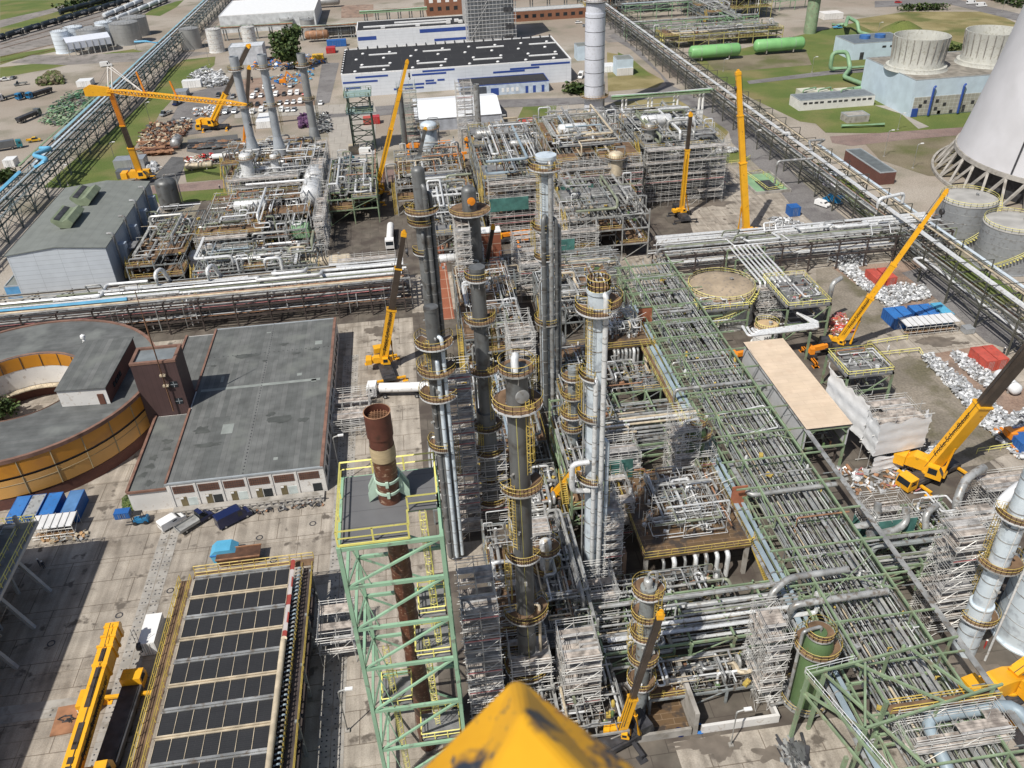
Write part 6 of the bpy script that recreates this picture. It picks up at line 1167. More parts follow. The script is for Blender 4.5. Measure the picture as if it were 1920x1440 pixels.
for k in range(4): a = at(1398, 500, 8.6); mb.bar(a + Vector((-1, 10 - k * 6, 0)), a + Vector((9, 10 - k * 6, 0)), .25); mb.bar(a + Vector((-1, 10 - k * 6, 0)), a + Vector((-1, 10 - k * 6, -8.6)), .3); mb.bar(a + Vector((9, 10 - k * 6, 0)), a + Vector((9, 10 - k * 6, -8.6)), .3)
mb.build('frame', GRNST, t)
p = at(1560, 545, 8); mb = MB(); b = at(1545, 612); mb.tube([(b.x, b.y, 0), (b.x, b.y, 9), (b.x, b.y, 11.5), (b.x + 2.5, b.y + 1, 12)], .55, 12); tag(mb.build('vent_duct', INSG, origin=(b.x, b.y, 0)), 'tall grey bent vent duct beside the green railed platform', 'duct')
# white sheeted scaffold
wsx = thing('sheeted_scaffold', 'scaffold wrapped in wrinkled white sheeting beside the plywood roofed shed', 'scaffolding', (78, 112, 0))
SHEET = mat('white_scaffold_sheet', (.70, .71, .72), .5, 0, .05, .6)
def drape(pts, z0, z1, seed, lean=0):
    q = random.Random(seed); mb = MB(); cols = []; n = 14
    L = []
    for a, b in zip(pts, pts[1:]):
        for i in range(n): L.append(Vector(a) + (Vector(b) - Vector(a)) * (i / n))
    L.append(Vector(pts[-1])); m = 12
    for i, p in enumerate(L):
        cols.append(len(mb.v))
        for j in range(m + 1):
            z = z0 + (z1 - z0) * j / m + (.35 * math.sin(i * .9) if j == m else 0); wv = .07 * math.sin(i * .8 + j * .5) * math.sin(j * 1.3 + seed) + q.uniform(-.04, .04) + (.13 if j % 4 == 2 else -.05)
            mb.v.append((p.x + wv, p.y - abs(wv), z))
    for a, b in zip(cols, cols[1:]):
        for j in range(m): mb.face((a + j, b + j, b + j + 1, a + j + 1), True)
    return mb
drape([(76.4, 111.5), (76.4, 107.2), (86.4, 108.2), (86.6, 110.5)], 4.6, 11.6, 1).build('sheeting', SHEET, wsx); drape([(76.8, 107.3), (85.8, 108.3)], .4, 4.0, 2).build('sheeting', SHEET, wsx); drape([(74.8, 124), (75.4, 117.5), (76.4, 111.5)], 5, 12.8, 3).build('sheeting', SHEET, wsx)
mb = MB()
for x in (76.6, 79.8, 83.0, 86.2):
    for y in (108.4, 111.5): mb.stick((x, y, 0), (x, y, 12.6), .12)
for z in (0.5, 4.6, 5.1, 8.4, 11.9):
    for y in (108.4, 111.5): mb.stick((76, y, z), (87, y, z), .12)
mb.build('tube_lattice', SCAF, wsx)
mb = MB(); mb.box(76.7, 86.2, 108.6, 111.4, 4.2, 4.3); mb.box(76.7, 86.2, 108.6, 111.4, 10.2, 10.3); mb.build('plank_deck', PLANK, wsx)
t = thing('wrapped_box', 'box wrapped in white plastic sheet in the left plant', 'wrapped equipment', at(378, 500)); p = at(378, 508)
mb = MB(); mb.hexa([(p.x - 2, p.y - 2, 0), (p.x + 2, p.y - 2, 0), (p.x + 2, p.y + 2, 0), (p.x - 2, p.y + 2, 0), (p.x - 2.1, p.y - 2.1, 5.5), (p.x + 2.1, p.y - 1.9, 5.2), (p.x + 1.8, p.y + 2, 5.6), (p.x - 2, p.y + 2.1, 5.7)]); mb.build('wrapping', SHEET, t); mb = MB()
for z in (1, 2.5, 4): mb.box(p.x - 2.18, p.x + 2.18, p.y - 2.18, p.y + 2.18, z, z + .08)
mb.build('strap', STEEL, t)
drum('yellow green horizontal vessel behind the white sheeting', (86, 116.5, 3.6), 1.3, 6, mat('yellow_green_paint', (.42, .50, .22), .5, 0, .15, .5), 'x')
for pts, r_, lb in (([(63, 89.5, 6), (66, 89.5, 6), (67.8, 90.2, 6.8), (67.8, 91, 9)], .6, 'left of two fat grey elbow pipes poking out right of the green rack'), ([(65, 87.6, 6), (69.6, 87.6, 6), (71.6, 88.2, 6.8), (71.6, 89.3, 9)], .6, 'right of two fat grey elbow pipes poking out right of the green rack'), ([(82.5, 91, 1), (82.5, 92, 7.2), (84.5, 94, 9.2), (89, 96, 9.2)], .7, 'fat dull grey pipe arching up beside the crane slewing platform'), ([(73, 87, 3), (75.2, 87.4, 4), (75, 89, 7.5), (77.5, 90, 8)], .55, 'grey elbow pipe beside the dense scaffold')):
    mb = MB(); mb.tube(pts, r_, 14, r_ * 3); tag(mb.build('elbow_pipe', INSG, origin=pts[0]), lb, 'pipe')
mb = MB(); mb.tube([(83, 83.6, 9), (83, 84.4, 12), (85.4, 85.6, 13.2), (88, 87, 13)], .8, 14, 2.5); tag(mb.build('wrapped_pipe', SHEET, origin=(85, 88, 9)), 'white wrapped fat pipe above the scaffolds in the lower right', 'pipe')
# tanks
c = at(1817, 372, 12); tank('nearer left one of two grey tanks under the right hand rack with a spiral stair', c.x, c.y, 7.4, 12, mat('grey_tank_shell', (.27, .28, .29), .6, .1, .12, .25, dirt=(.2, .2, .2), stretch=(1, 1, .2)), 'cone', YELP, (230, 350), roofm=mat('grey_tank_roof', (.36, .35, .33), .7, 0, .15, .3))
c = at(1905, 418, 11.5); tank('right one of two grey tanks cut by the right edge of the photo', c.x, c.y, 7.6, 11.5, bpy.data.materials['grey_tank_shell'], 'cone', YELP, (200, 320), roofm=bpy.data.materials['grey_tank_roof'])
SIL = mat('silver_tank_shell', (.36, .36, .35), .45, .3, .12, .3, stretch=(1, 1, .2)); WTK = mat('streaked_white_tank', (.66, .66, .64), .5, 0, .06, .4, dirt=(.45, .38, .32), stretch=(1, 1, .25)); WBL = mat('white_blue_tank', (.66, .72, .78), .5, 0, .06, .3)
for lb, px, py, tp, r_, m_ in [('white tank nearest the rails at the left end of the upper left tank farm', 123, 98, 58, 5, WBL), ('white domed tank behind the shed in the upper left tank farm', 148, 90, 50, 5.4, WBL), ('wide silver tank behind the shed roof in the upper left tank farm', 178, 88, 53, 8.6, SIL), ('slim white tank between the silver ones in the upper left tank farm', 205, 82, 41, 5.2, WBL), ('wide silver tank at the right of the upper left tank farm', 241, 81, 42, 8.6, SIL), ('silver tank with a rust patch at the back of the upper left tank farm', 258, 66, 32, 8, SIL), ('grey tank right of the left hand trestle rack', 362, 90, 53, 5.6, SIL), ('rust streaked white tank with many pipes near the top centre left', 408, 97, 54, 4.3, WTK), ('tall rust streaked white tank beside the grey box roof', 472, 95, 50, 3.9, WTK), ('grey banded tank behind the tree', 580, 66, 36, 4.4, SIL), ('grey tank behind the grey box roof', 540, 55, 36, 4.4, SIL), ('small grey tank in front of the white roofed hall', 500, 52, 36, 3.8, SIL)]:
    p = at(px, py); tank(lb, p.x, p.y, r_, hz(p.x, p.y, tp), m_, 'cone', STEEL, n=28)
ws = thing('loading_shed', 'white roofed open loading shed beside the upper left tank farm', 'shed', at(172, 103)); a, b = at(132, 107), at(214, 95); d = (b - a).normalized(); n_ = Vector((-d.y, d.x, 0)); L = (b - a).length
mb = MB()
for s_, z0, z1, w0, w1 in ((0, 7.5, 9.6, 0, 6), (1, 9.6, 7.5, 6, 12)): mb.hexa([a + n_ * w0 + Vector((0, 0, z0)), a + d * L + n_ * w0 + Vector((0, 0, z0)), a + d * L + n_ * w1 + Vector((0, 0, z1)), a + n_ * w1 + Vector((0, 0, z1)), a + n_ * w0 + Vector((0, 0, z0 + .25)), a + d * L + n_ * w0 + Vector((0, 0, z0 + .25)), a + d * L + n_ * w1 + Vector((0, 0, z1 + .25)), a + n_ * w1 + Vector((0, 0, z1 + .25))])
mb.hexa([a + Vector((0, 0, 4)), a + d * L + Vector((0, 0, 4)), a + d * L + n_ * .2 + Vector((0, 0, 4)), a + n_ * .2 + Vector((0, 0, 4)), a + Vector((0, 0, 7.5)), a + d * L + Vector((0, 0, 7.5)), a + d * L + n_ * .2 + Vector((0, 0, 7.5)), a + n_ * .2 + Vector((0, 0, 7.5))]); mb.build('roof', mat('white_shed_roof', (.62, .65, .72), .5, 0, .04), ws)
for k in range(8): p = a + d * (L * k / 7); mb = MB(); mb.bar(p, p + Vector((0, 0, 7.4)), .35); mb.build('post', STEEL, ws)
gb2 = bl('pump_shed', 'grey box roofed shed in front of the silver tanks near the tree', -92, -74, 488, 500, 9, mat('grey_white_wall', (.5, .52, .55), .6), mat('grey_white_roof', (.55, .57, .6), .6))
# scaffolded tower block at the top
wtw = thing('wrapped_tower', 'tall block wrapped in grey scaffolding and mesh at the top edge of the photo', 'building', (50, 516, 0)); 
mb = MB(); mb.box(40, 66, 505, 530, 0, 46); mb.build('core', mat('grey_mesh_wrap', (.33, .34, .345), .8, 0, .15, .15), wtw)
mb = MB()
for k in range(14): x = 39.2 + k * 2.12; mb.stick((x, 503.6, 0), (x, 503.6, 46.5), .22)
for k in range(13): y = 504 + k * 2.1; mb.stick((38.6, y, 0), (38.6, y, 46.5), .22)
for k in range(23): z = 2 + k * 2; mb.stick((38.6, 503.6, z), (67.3, 503.6, z), .22); mb.stick((38.6, 503.6, z), (38.6, 530, z), .22); mb.box(39, 67, 503.6, 504.8, z - .1, z)
for k in range(0, 20, 3): mb.stick((39 + k, 503.5, k * 2), (45 + k, 503.5, k * 2 + 8), .2)
mb.build('tube_lattice', mat('light_tube', (.5, .5, .5), .5, .2), wtw)
for x0, z0 in ((60, 16), (61, 7), (44, 30), (60, 1)): mb = MB(); mb.box(x0, x0 + 5, 503.2, 503.5, z0, z0 + 2.2); mb.build('opening', DARK, wtw)
# green plant at the top right
S('yellow green process frame at the top right corner', 196, 226, 520, 548, [7, 14, 21], mat('yellow_green_steel', (.36, .33, .12), .6, .05, .2, .3), 401, bay=7, np_=20, cl=30, dk=.5, railm=YELP, rmax=.7, over=5)
S('low yellow frame behind the two green bullets', 140, 206, 455, 472, [4, 7], bpy.data.materials['yellow_green_steel'], 402, bay=8, np_=24, cl=40, dk=.3, railm=YELP, rmax=.6, over=4)
S('grey process frame at the top edge right of the white stack', 120, 176, 560, 590, [6, 12], GREYST, 403, bay=9, np_=24, cl=40, dk=.4, rmax=.7, over=5)
S('grey process frame beyond the green pipe racks at the top right', 180, 196, 500, 560, [5, 9], GREYST, 404, bay=8, np_=24, cl=30, dk=.3, rmax=.6, over=4)
rack('green pipe rack across the top right plant', 'x', 128, 205, 488, 494, [5, 8], 9, GREENP, 405, 9, (1, 2, 2, .3, .2, 1, 5), .2, .5, maxp=14)
rack('green pipe rack along the far side of the top right plant', 'x', 140, 260, 540, 547, [6, 9], 10, GREENP, 406, 8, (1, 2, 2, .3, .2, 1, 5), .2, .5, maxp=14)
rack('green pipe rack running back through the top right plant', 'y', 480, 600, 186, 193, [6, 9], 10, GREENP, 407, 8, (1, 2, 2, .3, .2, 1, 5), .2, .5, maxp=14)
for lb, px, py, L in (('left one of two long leaf green pressure bullets', 1340, 96, 24), ('right one of two long leaf green pressure bullets', 1461, 84, 24)): p = at(px, py, 4.2); drum(lb, (p.x, p.y, 4.4), 3.1, L, GREENL, 'x', 'pressure_bullet', nz=2, saddle=CONCR)
p = at(1330, 15); column('green_tower', 'stout olive green tower at the top edge', p.x, p.y, 0, [(0, 3.4), (24, 3.4)], mat('olive_paint', (.30, .32, .13), .5), nozzles=0, cat='column', seed=77)
p = at(1518, 62); column('green_tower', 'pale green tower with a platform at the edge of the top right plant', p.x, p.y, 0, [(0, 3.4), (21, 3.4)], GRNST, decks=[(20, 5.5, 0, 360)], nozzles=0, seed=78)
z = 1.6; P1 = at(1556, 130, z)
for lb, pts in (('green ground pipeline with an upright expansion loop on the lawn', [at(1712, 117, z), P1, P1 + Vector((0, 0, 7.5)), P1 + Vector((7, 0, 7.5)), P1 + Vector((8, -4, 1)), at(1582, 144, z), at(1632, 163, z), at(1606, 166, z), at(1486, 181, z)]), ('short green pipe lying on the oval lawn', [at(1578, 236, 1), at(1658, 233, 1)]), ('green pipeline stepping over the access road at the top right', [at(1560, 46, z), at(1584, 46, z), at(1586, 46, 6), at(1590, 32, 6), at(1608, 42, 6), at(1610, 60, z), at(1660, 74, z)])):
    mb = MB(); mb.tube(pts, .95 if 'short' not in lb else .6, 12); tag(mb.build('ground_pipe', GREENP, origin=pts[0]), lb, 'pipeline')
for i, px in enumerate((1508, 1536, 1578)):
    p = at(px, 186); t = thing('cooler_unit', ('left', 'middle', 'right')[i] + ' one of three cream pump units behind the low control building', 'machine', p, 0, None); mb = MB(); mb.box(p.x - 3, p.x + 3, p.y - 3, p.y + 3, 0, 4); mb.build('housing', mat('cream_housing', (.55, .54, .45), .6) if i == 0 else bpy.data.materials['cream_housing'], t); mb = MB(); mb.box(p.x - 2.2, p.x + 2.2, p.y - 3.1, p.y - 3, 1, 3.4); mb.build('grille', DARK, t); mb = MB(); mb.tube([(p.x - 3, p.y - 4, .5), (p.x - 3, p.y - 4, 5), (p.x + 4, p.y - 1, 5), (p.x + 4, p.y - 1, 1)], .3, 8); mb.build('pipe', GREENP, t)
# lower left: fan deck and coker frame
fd = thing('air_cooler_bank', 'long air cooler bank with black fan screens, yellow walkways and a red and white pipe', 'air cooler', (-32, 72, 0)); fx0, fx1, fy0, fy1, fz = -39, -24.9, 40, 93.7, 8
SCR = brickmat('black_fan_screen', (.016, .017, .02), (.02, .021, .024), (.03, .03, .033), 2, .3, .03, 'floor', .7)
rows = 14; rw = (fy1 - fy0) / rows
for r_i in range(rows):
    y0, y1 = fy0 + r_i * rw, fy0 + (r_i + 1) * rw
    mb = MB(); mb.box(fx0, fx1, y0 + .07, y1 - .07, fz - .25, fz); s_ = mb.build('fan_screen', SCR, fd)
    mb = MB()
    for k in range(8): x = fx0 + (fx1 - fx0) * k / 7; mb.box(x - .035, x + .035, y0 + .2, y1 - .2, fz, fz + .08)
    mb.build('screen_bar', CREAM, s_)
    mb = MB(); mb.box(fx0 - .2, fx1 + .4, y1 - .07, y1 + .07, fz - .35, fz + .02); mb.bar((fx0, y1 - .18, fz + .12), (fx1, y1 - .18, fz + .12), .16); mb.bar((fx0, y1 + .2, fz + .12), (fx1, y1 + .2, fz + .12), .2 + .14 * (r_i % 2)); mb.build('bay_beam', INSG if r_i % 2 else CREAM, fd)
mb = MB(); mb.tube([(fx1 + .5, fy1 + 1, fz + .6), (fx1 + .5, fy1 - 14, fz + .6)], .32, 10); mb.build('header_pipe', brickmat('red_white_bands', (.34, .06, .045), (.34, .06, .045), (.55, .5, .48), 50, 3.4, .8, rough=.6), fd)
mb = MB(); mb.tube([(fx1 + .5, fy1 - 14, fz + .6), (fx1 + .5, fy1 - 15, fz + .75), (fx1 + .5, fy0, fz + .75)], .42, 12); mb.build('header_pipe', CREAM, fd)
mb = MB(); mb.box(fx0 - 2.3, fx0 - .7, fy0, fy1 + .4, fz - .5, fz - .4); w1 = mb.build('walkway', GRATE, fd); mb = MB(); rail(mb, [(fx0 - 2.3, fy0), (fx0 - 2.3, fy1 + .4)], fz - .4, h=1.25, w=.12, step=1.7); rail(mb, [(fx0 - .7, fy0), (fx0 - .7, fy1 + .4)], fz - .4, h=1.25, w=.12, step=1.7); mb.bar((fx0 - 2.3, fy0, fz - .5), (fx0 - 2.3, fy1, fz - .5), .12, .3); mb.build('railing', YEL, w1)
mb = MB(); mb.box(fx0 - .5, fx1 + 3.4, fy1 + .5, fy1 + 1.9, fz - .5, fz - .4); w2_ = mb.build('walkway', GRATE, fd); mb = MB(); rail(mb, [(fx0 - .5, fy1 + 1.9), (fx1 + 3.4, fy1 + 1.9)], fz - .4, h=1.25, w=.12, step=1.7); rail(mb, [(fx0, fy1 + .5), (fx1, fy1 + .5)], fz - .4, h=1.25, w=.12, step=1.7); mb.build('railing', YEL, w2_)
mb = MB(); mb.box(fx1 + 1.7, fx1 + 3.2, fy0, fy1 + 1, fz - 1.5, fz - 1.4); w3 = mb.build('walkway', DARKST, fd); mb = MB(); rail(mb, [(fx1 + 3.2, fy0), (fx1 + 3.2, fy1 + 1)], fz - 1.4, h=1.25, w=.12, step=1.7); rail(mb, [(fx1 + 1.7, fy0), (fx1 + 1.7, fy1 + 1)], fz - 1.4, h=1.25, w=.1, step=1.7); mb.build('railing', YEL, w3)
q = random.Random(9); mb = MB()
y = fy0
while y < fy1: mb.m = q.randrange(3); mb.tube([(fx1 + .9, y, fz - .1), (fx1 + 1.6, y, fz + .3), (fx1 + 1.6, y + .3, fz - .8)], .13, 6); y += .75
mb.build('tube_connection', [PIPEB, INSG, STEEL], fd)
for x in (fx0 + .2, fx1 - .2, fx1 + 3):
    for k in range(7): y = fy0 + 1 + k * 8.7; mb = MB(); mb.bar((x, y, 0), (x, y, fz - .5), .4); mb.build('column', GREYST, fd)
mb = MB()
for x in (fx0 + .2, fx1 + 3): mb.bar((x, fy0, fz - 1), (x, fy1, fz - 1), .3, .6); mb.bar((x, fy0, 3.5), (x, fy1, 3.5), .25)
mb.box(fx0 + .3, fx1 + 2.8, fy0 + 2, fy1 - 2, 2.8, 3.3); mb.build('frame', DARKST, fd)
clutter(fd, fx1 + .6, fx1 + 3, fy0, fy1, 3.4, 90, q, [STEEL, INSG, DARK, RUSTP])
lf = thing('coker_frame', 'grey steel frame on raking legs with yellow rails and pale drums at the left edge', 'process structure', (-76, 84, 0))
lx0, lx1, ly0, ly1, lz = -84, -66.2, 62, 109, 10
mb = MB()
for y in (65, 73, 81, 88.5, 96, 103.5): mb.bar((lx1 - 4.5, y, 0), (lx1 - 4.5, y, lz), .45); mb.bar((lx1 + .6, y - .4, 0), (lx1 - 3.0, y, 8.5), .55); mb.bar((lx0, y, 0), (lx0, y, lz), .45); mb.bar((lx0, y, lz), (lx1, y, lz), .35, .5)
mb.bar((lx1, ly0, lz), (lx1, ly1, lz), .35, .6); mb.bar((lx1 - 3.5, ly0, 6.5), (lx1 - 3.5, ly1, 6.5), .3); mb.build('frame', mat('light_grey_steel', (.34, .36, .38), .5, .1, .12, .5), lf)
mb = MB(); mb.box(lx0, lx1, ly0, ly1, lz + .25, lz + .35); d_ = mb.build('deck', GRATEG, lf); mb = MB(); rail(mb, [(lx1, ly0), (lx1, ly1), (lx0, ly1)], lz + .35, h=1.2, w=.11); rail(mb, [(lx1 - 2, ly0), (lx1 - 2, ly1)], lz + .35, h=1.2, w=.11); mb.build('railing', YELP, d_)
tangle(lf, lx0, lx1 - 1, ly0, ly1, lz + .4, lz + 3, 40, random.Random(3), W0, .4); tangle(lf, lx0, lx1 - 1, ly0, ly1, 3, lz - 1, 30, random.Random(4), W0, .4)
mb = MB(); mb.box(-92, -73, 56, 101, 15, 26); mb.build('upper_housing', GREYST, lf)
mb = MB(); mb.box(lx0, lx1 - 4, ly0, ly1, 5, 5.2); mb.build('lower_deck', DARKST, lf)
for k, y in enumerate((103, 96)): drum(('far', 'near')[k] + ' pale blue green drum on the frame at the left edge', (-71.5, y, 12.4), 1.3, 6, COLW, 'y')
# bits of the paved yard
bx = thing('waste_skip', 'rust brown open skip half under the yellow walkway of the air cooler bank', 'skip', at(452, 1050)); p = at(452, 1052)
mb = MB(); mb.hexa([(p.x - 3, p.y - 1, 0), (p.x + 3, p.y - 1, 0), (p.x + 3, p.y + 1, 0), (p.x - 3, p.y + 1, 0), (p.x - 3.6, p.y - 1.3, 2), (p.x + 3.6, p.y - 1.3, 2), (p.x + 3.6, p.y + 1.3, 2), (p.x - 3.6, p.y + 1.3, 2)]); mb.build('body', mat('dark_rusty_skip', (.085, .04, .022), .8, 0, .3, .8), bx); mb = MB(); mb.bar((p.x - 3.6, p.y - 1.3, 2.05), (p.x + 3.6, p.y - 1.3, 2.05), .2); mb.bar((p.x - 3.6, p.y + 1.3, 2.05), (p.x + 3.6, p.y + 1.3, 2.05), .2); mb.build('rim', RUSTP, bx)
bx = thing('waste_skip', 'bright blue lidded skip behind the rust brown skip', 'skip', at(428, 1042)); p = at(425, 1046)
mb = MB(); mb.ext([(-1.8, 0), (1.8, 0), (2.2, 1.8), (1.2, 2.7), (-1.2, 2.7), (-2.2, 1.8)], lambda u, v: (p.x + u, p.y - 1.1, v), (0, 2.6, 0)); mb.build('body', BLUEL, bx); mb = MB(); mb.bar((p.x - 2.2, p.y - 1.15, 1.8), (p.x + 2.2, p.y - 1.15, 1.8), .15); mb.build('rim', BLUER, bx)
# ================================================================ cranes
def blob(mb, c, s, q):
    n, m = 6, 3; k = len(mb.v); mb.v.append((c[0], c[1], c[2] - s * .4))
    for j in range(m):
        th = math.pi * (j + 1) / (m + 1)
        for i in range(n): a = 6.283 * i / n; r = s * q.uniform(.4, .75); mb.v.append((c[0] + r * math.sin(th) * math.cos(a), c[1] + r * math.sin(th) * math.sin(a), c[2] - s * .45 * math.cos(th)))
    mb.v.append((c[0], c[1], c[2] + s * .42)); e = len(mb.v) - 1
    for i in range(n):
        i2 = (i + 1) % n; mb.face((k, k + 1 + i2, k + 1 + i), True); mb.face((e, e - n + i, e - n + i2), True)
        for j in range(m - 1): a, b = k + 1 + j * n, k + 1 + (j + 1) * n; mb.face((a + i, a + i2, b + i2, b + i), True)
def hook(t, tip, drop, m=None):
    mb = MB()
    for e in (-.25, .25): mb.stick(tip + Vector((e, 0, 0)), tip + Vector((e, 0, -drop)), .07)
    mb.build('hoist_rope', DARK, t); mb = MB(); p = tip + Vector((0, 0, -drop - .6)); mb.lathe(p + Vector((-.3, 0, 0)), [(.55, 0), (.62, .1), (.62, .5), (.55, .6)], 14, axis=(1, 0, 0)); mb.tube([p, p + Vector((0, 0, -.7)), p + Vector((.3, 0, -1.1)), p + Vector((-.1, 0, -1.3))], .12, 7); mb.build('hook_block', m or DARK, t)
def boom(t, P, T, secs, head=CRY):
    """secs: (end fraction, width, material); each length of the telescope is its own part"""
    P, T = Vector(P), Vector(T); d = T - P; u = 0
    for e, w, m in secs:
        mb = MB(); a, b = P + d * max(0, u - .02), P + d * e; mb.bar(a, b, w, w * 1.25); s = mb.build('boom_section', m, t)
        mb = MB(); dn = d.normalized(); mb.bar(b - dn * .35, b, w * 1.18, w * 1.45); mb.build('section_collar', CRY if m is DARK or m is BOOMK else m, s); u = e
    mb = MB(); dn = d.normalized(); w = secs[-1][1]; mb.bar(T - dn * .4, T + dn * .5, w * 1.1, w * 1.4); s_ = dn.cross(Vector((0, 0, 1))).normalized()
    for e in (-.35, .35): mb.lathe(T + dn * .6 + s_ * (e * w - .08), [(.35 * w + .1, 0), (.35 * w + .1, .16)], 12, axis=s_)
    mb.build('boom_head', head, t)
    mb = MB(); up_ = perp(dn)[1]; up_ = up_ if up_.z > 0 else -up_; w0 = secs[0][1]; a = P + up_ * (w0 * .66) + s_ * .2; mb.tube([a, P + d * .5 + up_ * (w0 * .7) + s_ * .2, T + up_ * (w * .95)], .05, 5); mb.tube([P + s_ * (w0 * .53) + d * .04, P + d * min(.6, secs[0][0]) + s_ * (w0 * .53)], .07, 5); mb.tube([P + s_ * (w0 * .53) + d * .03 + up_ * .3, P + d * min(.55, secs[0][0]) + s_ * (w0 * .53) + up_ * .3], .05, 5); mb.build('hose_and_rope', DARK, t)
BOOMK = mat('dark_telescope_paint', (.06, .045, .035), .45, .1, .2, .5)
def stripe(t, P, T, f0, f1, w, m, side=1):
    P, T = Vector(P), Vector(T); d = T - P; dn = d.normalized(); s_ = dn.cross(Vector((0, 0, 1))).normalized(); up_ = s_.cross(dn); mb = MB(); n = -s_ * side; o = n * (w / 2 + .02); a, b = P + d * f0 + o, P + d * f1 + o; h = up_ * (w * .55); mb.poly([a - h, b - h, b + h, a + h]); mb.build('painted_stripe', m, t)
def carrier(t, x, y, rz, body=CRY, L=13.5, cab=True, n=5):
    m = Matrix.Rotation(rz, 4, 'Z'); m.translation = Vector((x, y, 0)); W = 2.8
    def tf(mb): mb.v = [tuple(m @ Vector(v)) for v in mb.v]; return mb
    mb = MB(); mb.box(-L / 2, L / 2 - 2.2, -W / 2, W / 2, .9, 1.7); mb.box(-L / 2 + 1, L / 2 - 2.6, -W / 2 + .3, W / 2 - .3, 1.7, 1.85); tf(mb).build('chassis', DARK, t)
    if cab:
        mb = MB(); mb.ext([(L / 2 - 2.2, .7), (L / 2, .7), (L / 2 + .1, 1.7), (L / 2 - .25, 2.9), (L / 2 - 2.2, 2.95)], lambda u, v: (u, -W / 2, v), (0, W, 0)); c = tf(mb).build('driver_cab', body, t)
        mb = MB(); mb.hexa([(L / 2 + .1, -W / 2 + .15, 1.75), (L / 2 + .14, -W / 2 + .15, 1.75), (L / 2 + .14, W / 2 - .15, 1.75), (L / 2 + .1, W / 2 - .15, 1.75), (L / 2 - .22, -W / 2 + .15, 2.8), (L / 2 - .18, -W / 2 + .15, 2.8), (L / 2 - .18, W / 2 - .15, 2.8), (L / 2 - .22, W / 2 - .15, 2.8)])
        for e in (-W / 2 - .02, W / 2): mb.box(L / 2 - 1.8, L / 2 - .5, e, e + .02, 1.75, 2.7)
        tf(mb).build('window', GLASS, c)
    for i in range(n):
        xx = -L / 2 + 1.3 + i * (L - 4.4) / (n - 1) if n > 1 else 0
        for e in (-1, 1): mb = MB(); mb.lathe((xx, e * (W / 2 - .45) - .22, .62), [(.3, 0), (.62, .02), (.62, .42), (.3, .44)], 16, axis=(0, 1, 0)); tf(mb).build('wheel', BLACK, t)
    for xx in (-L / 2 + .6, L / 2 - 3.2):
        mb = MB(); mb.box(xx - .25, xx + .25, -3.6, 3.6, .8, 1.15)
        for e in (-1, 1): mb.box(xx - .12, xx + .12, e * 3.4 - .12, e * 3.4 + .12, .1, .9); mb.box(xx - .6, xx + .6, e * 3.4 - .6, e * 3.4 + .6, 0.02, .14)
        tf(mb).build('outrigger', body, t)
def upper(t, x, y, az, z=1.85, m=CRY, scale=1.0):
    mm = Matrix.Rotation(az, 4, 'Z'); mm.translation = Vector((x, y, z)); k = scale
    def tf(mb): mb.v = [tuple(mm @ Vector(v)) for v in mb.v]; return mb
    mb = MB(); mb.lathe((0, 0, 0), [(1.2 * k, 0), (1.2 * k, .3)], 20); mb.ext([(-3.6 * k, .3), (2.2 * k, .3), (1.6 * k, 1.2 * k), (-.6 * k, 2.1 * k), (-2.4 * k, 2.2 * k), (-3.6 * k, 1.2 * k)], lambda u, v: (u, -.9 * k, v), (0, 1.8 * k, 0)); tf(mb).build('superstructure', m, t)
    mb = MB(); mb.box(-4.9 * k, -3.3 * k, -1.4 * k, 1.4 * k, .3, 1.9 * k); tf(mb).build('counterweight', m, t)
    mb = MB(); mb.ext([(-.2, .3), (1.9, .3), (1.9, 1.2), (1.3, 2.2), (-.2, 2.2)], lambda u, v: (u * k, -2.0 * k, v * k), (0, 1.0 * k, 0)); c = tf(mb).build('operator_cab', m, t); mb = MB(); mb.box(0, 1.2 * k, -2.02 * k, -2.0 * k, 1.0 * k, 2.0 * k); mb.hexa([(1.9 * k + .01, -1.9 * k, 1.25 * k), (1.9 * k + .03, -1.9 * k, 1.25 * k), (1.9 * k + .03, -1.1 * k, 1.25 * k), (1.9 * k + .01, -1.1 * k, 1.25 * k), (1.32 * k, -1.9 * k, 2.15 * k), (1.34 * k, -1.9 * k, 2.15 * k), (1.34 * k, -1.1 * k, 2.15 * k), (1.32 * k, -1.1 * k, 2.15 * k)]); tf(mb).build('window', GLASS, c)
def ram(t, P, T, f=.28, r=.28):
    P, T = Vector(P), Vector(T); d = T - P; h = Vector((d.x, d.y, 0)); h = h.normalized() if h.length > .5 else Vector((1, 0, 0))
    mb = MB(); a = P + h * 2.2 - Vector((0, 0, .8)); b = P + d * f; mid = a + (b - a) * .55; mb.tube([a, mid], r, 10); mb.tube([mid, b], r * .65, 8); mb.build('lift_cylinder', CRY, t)
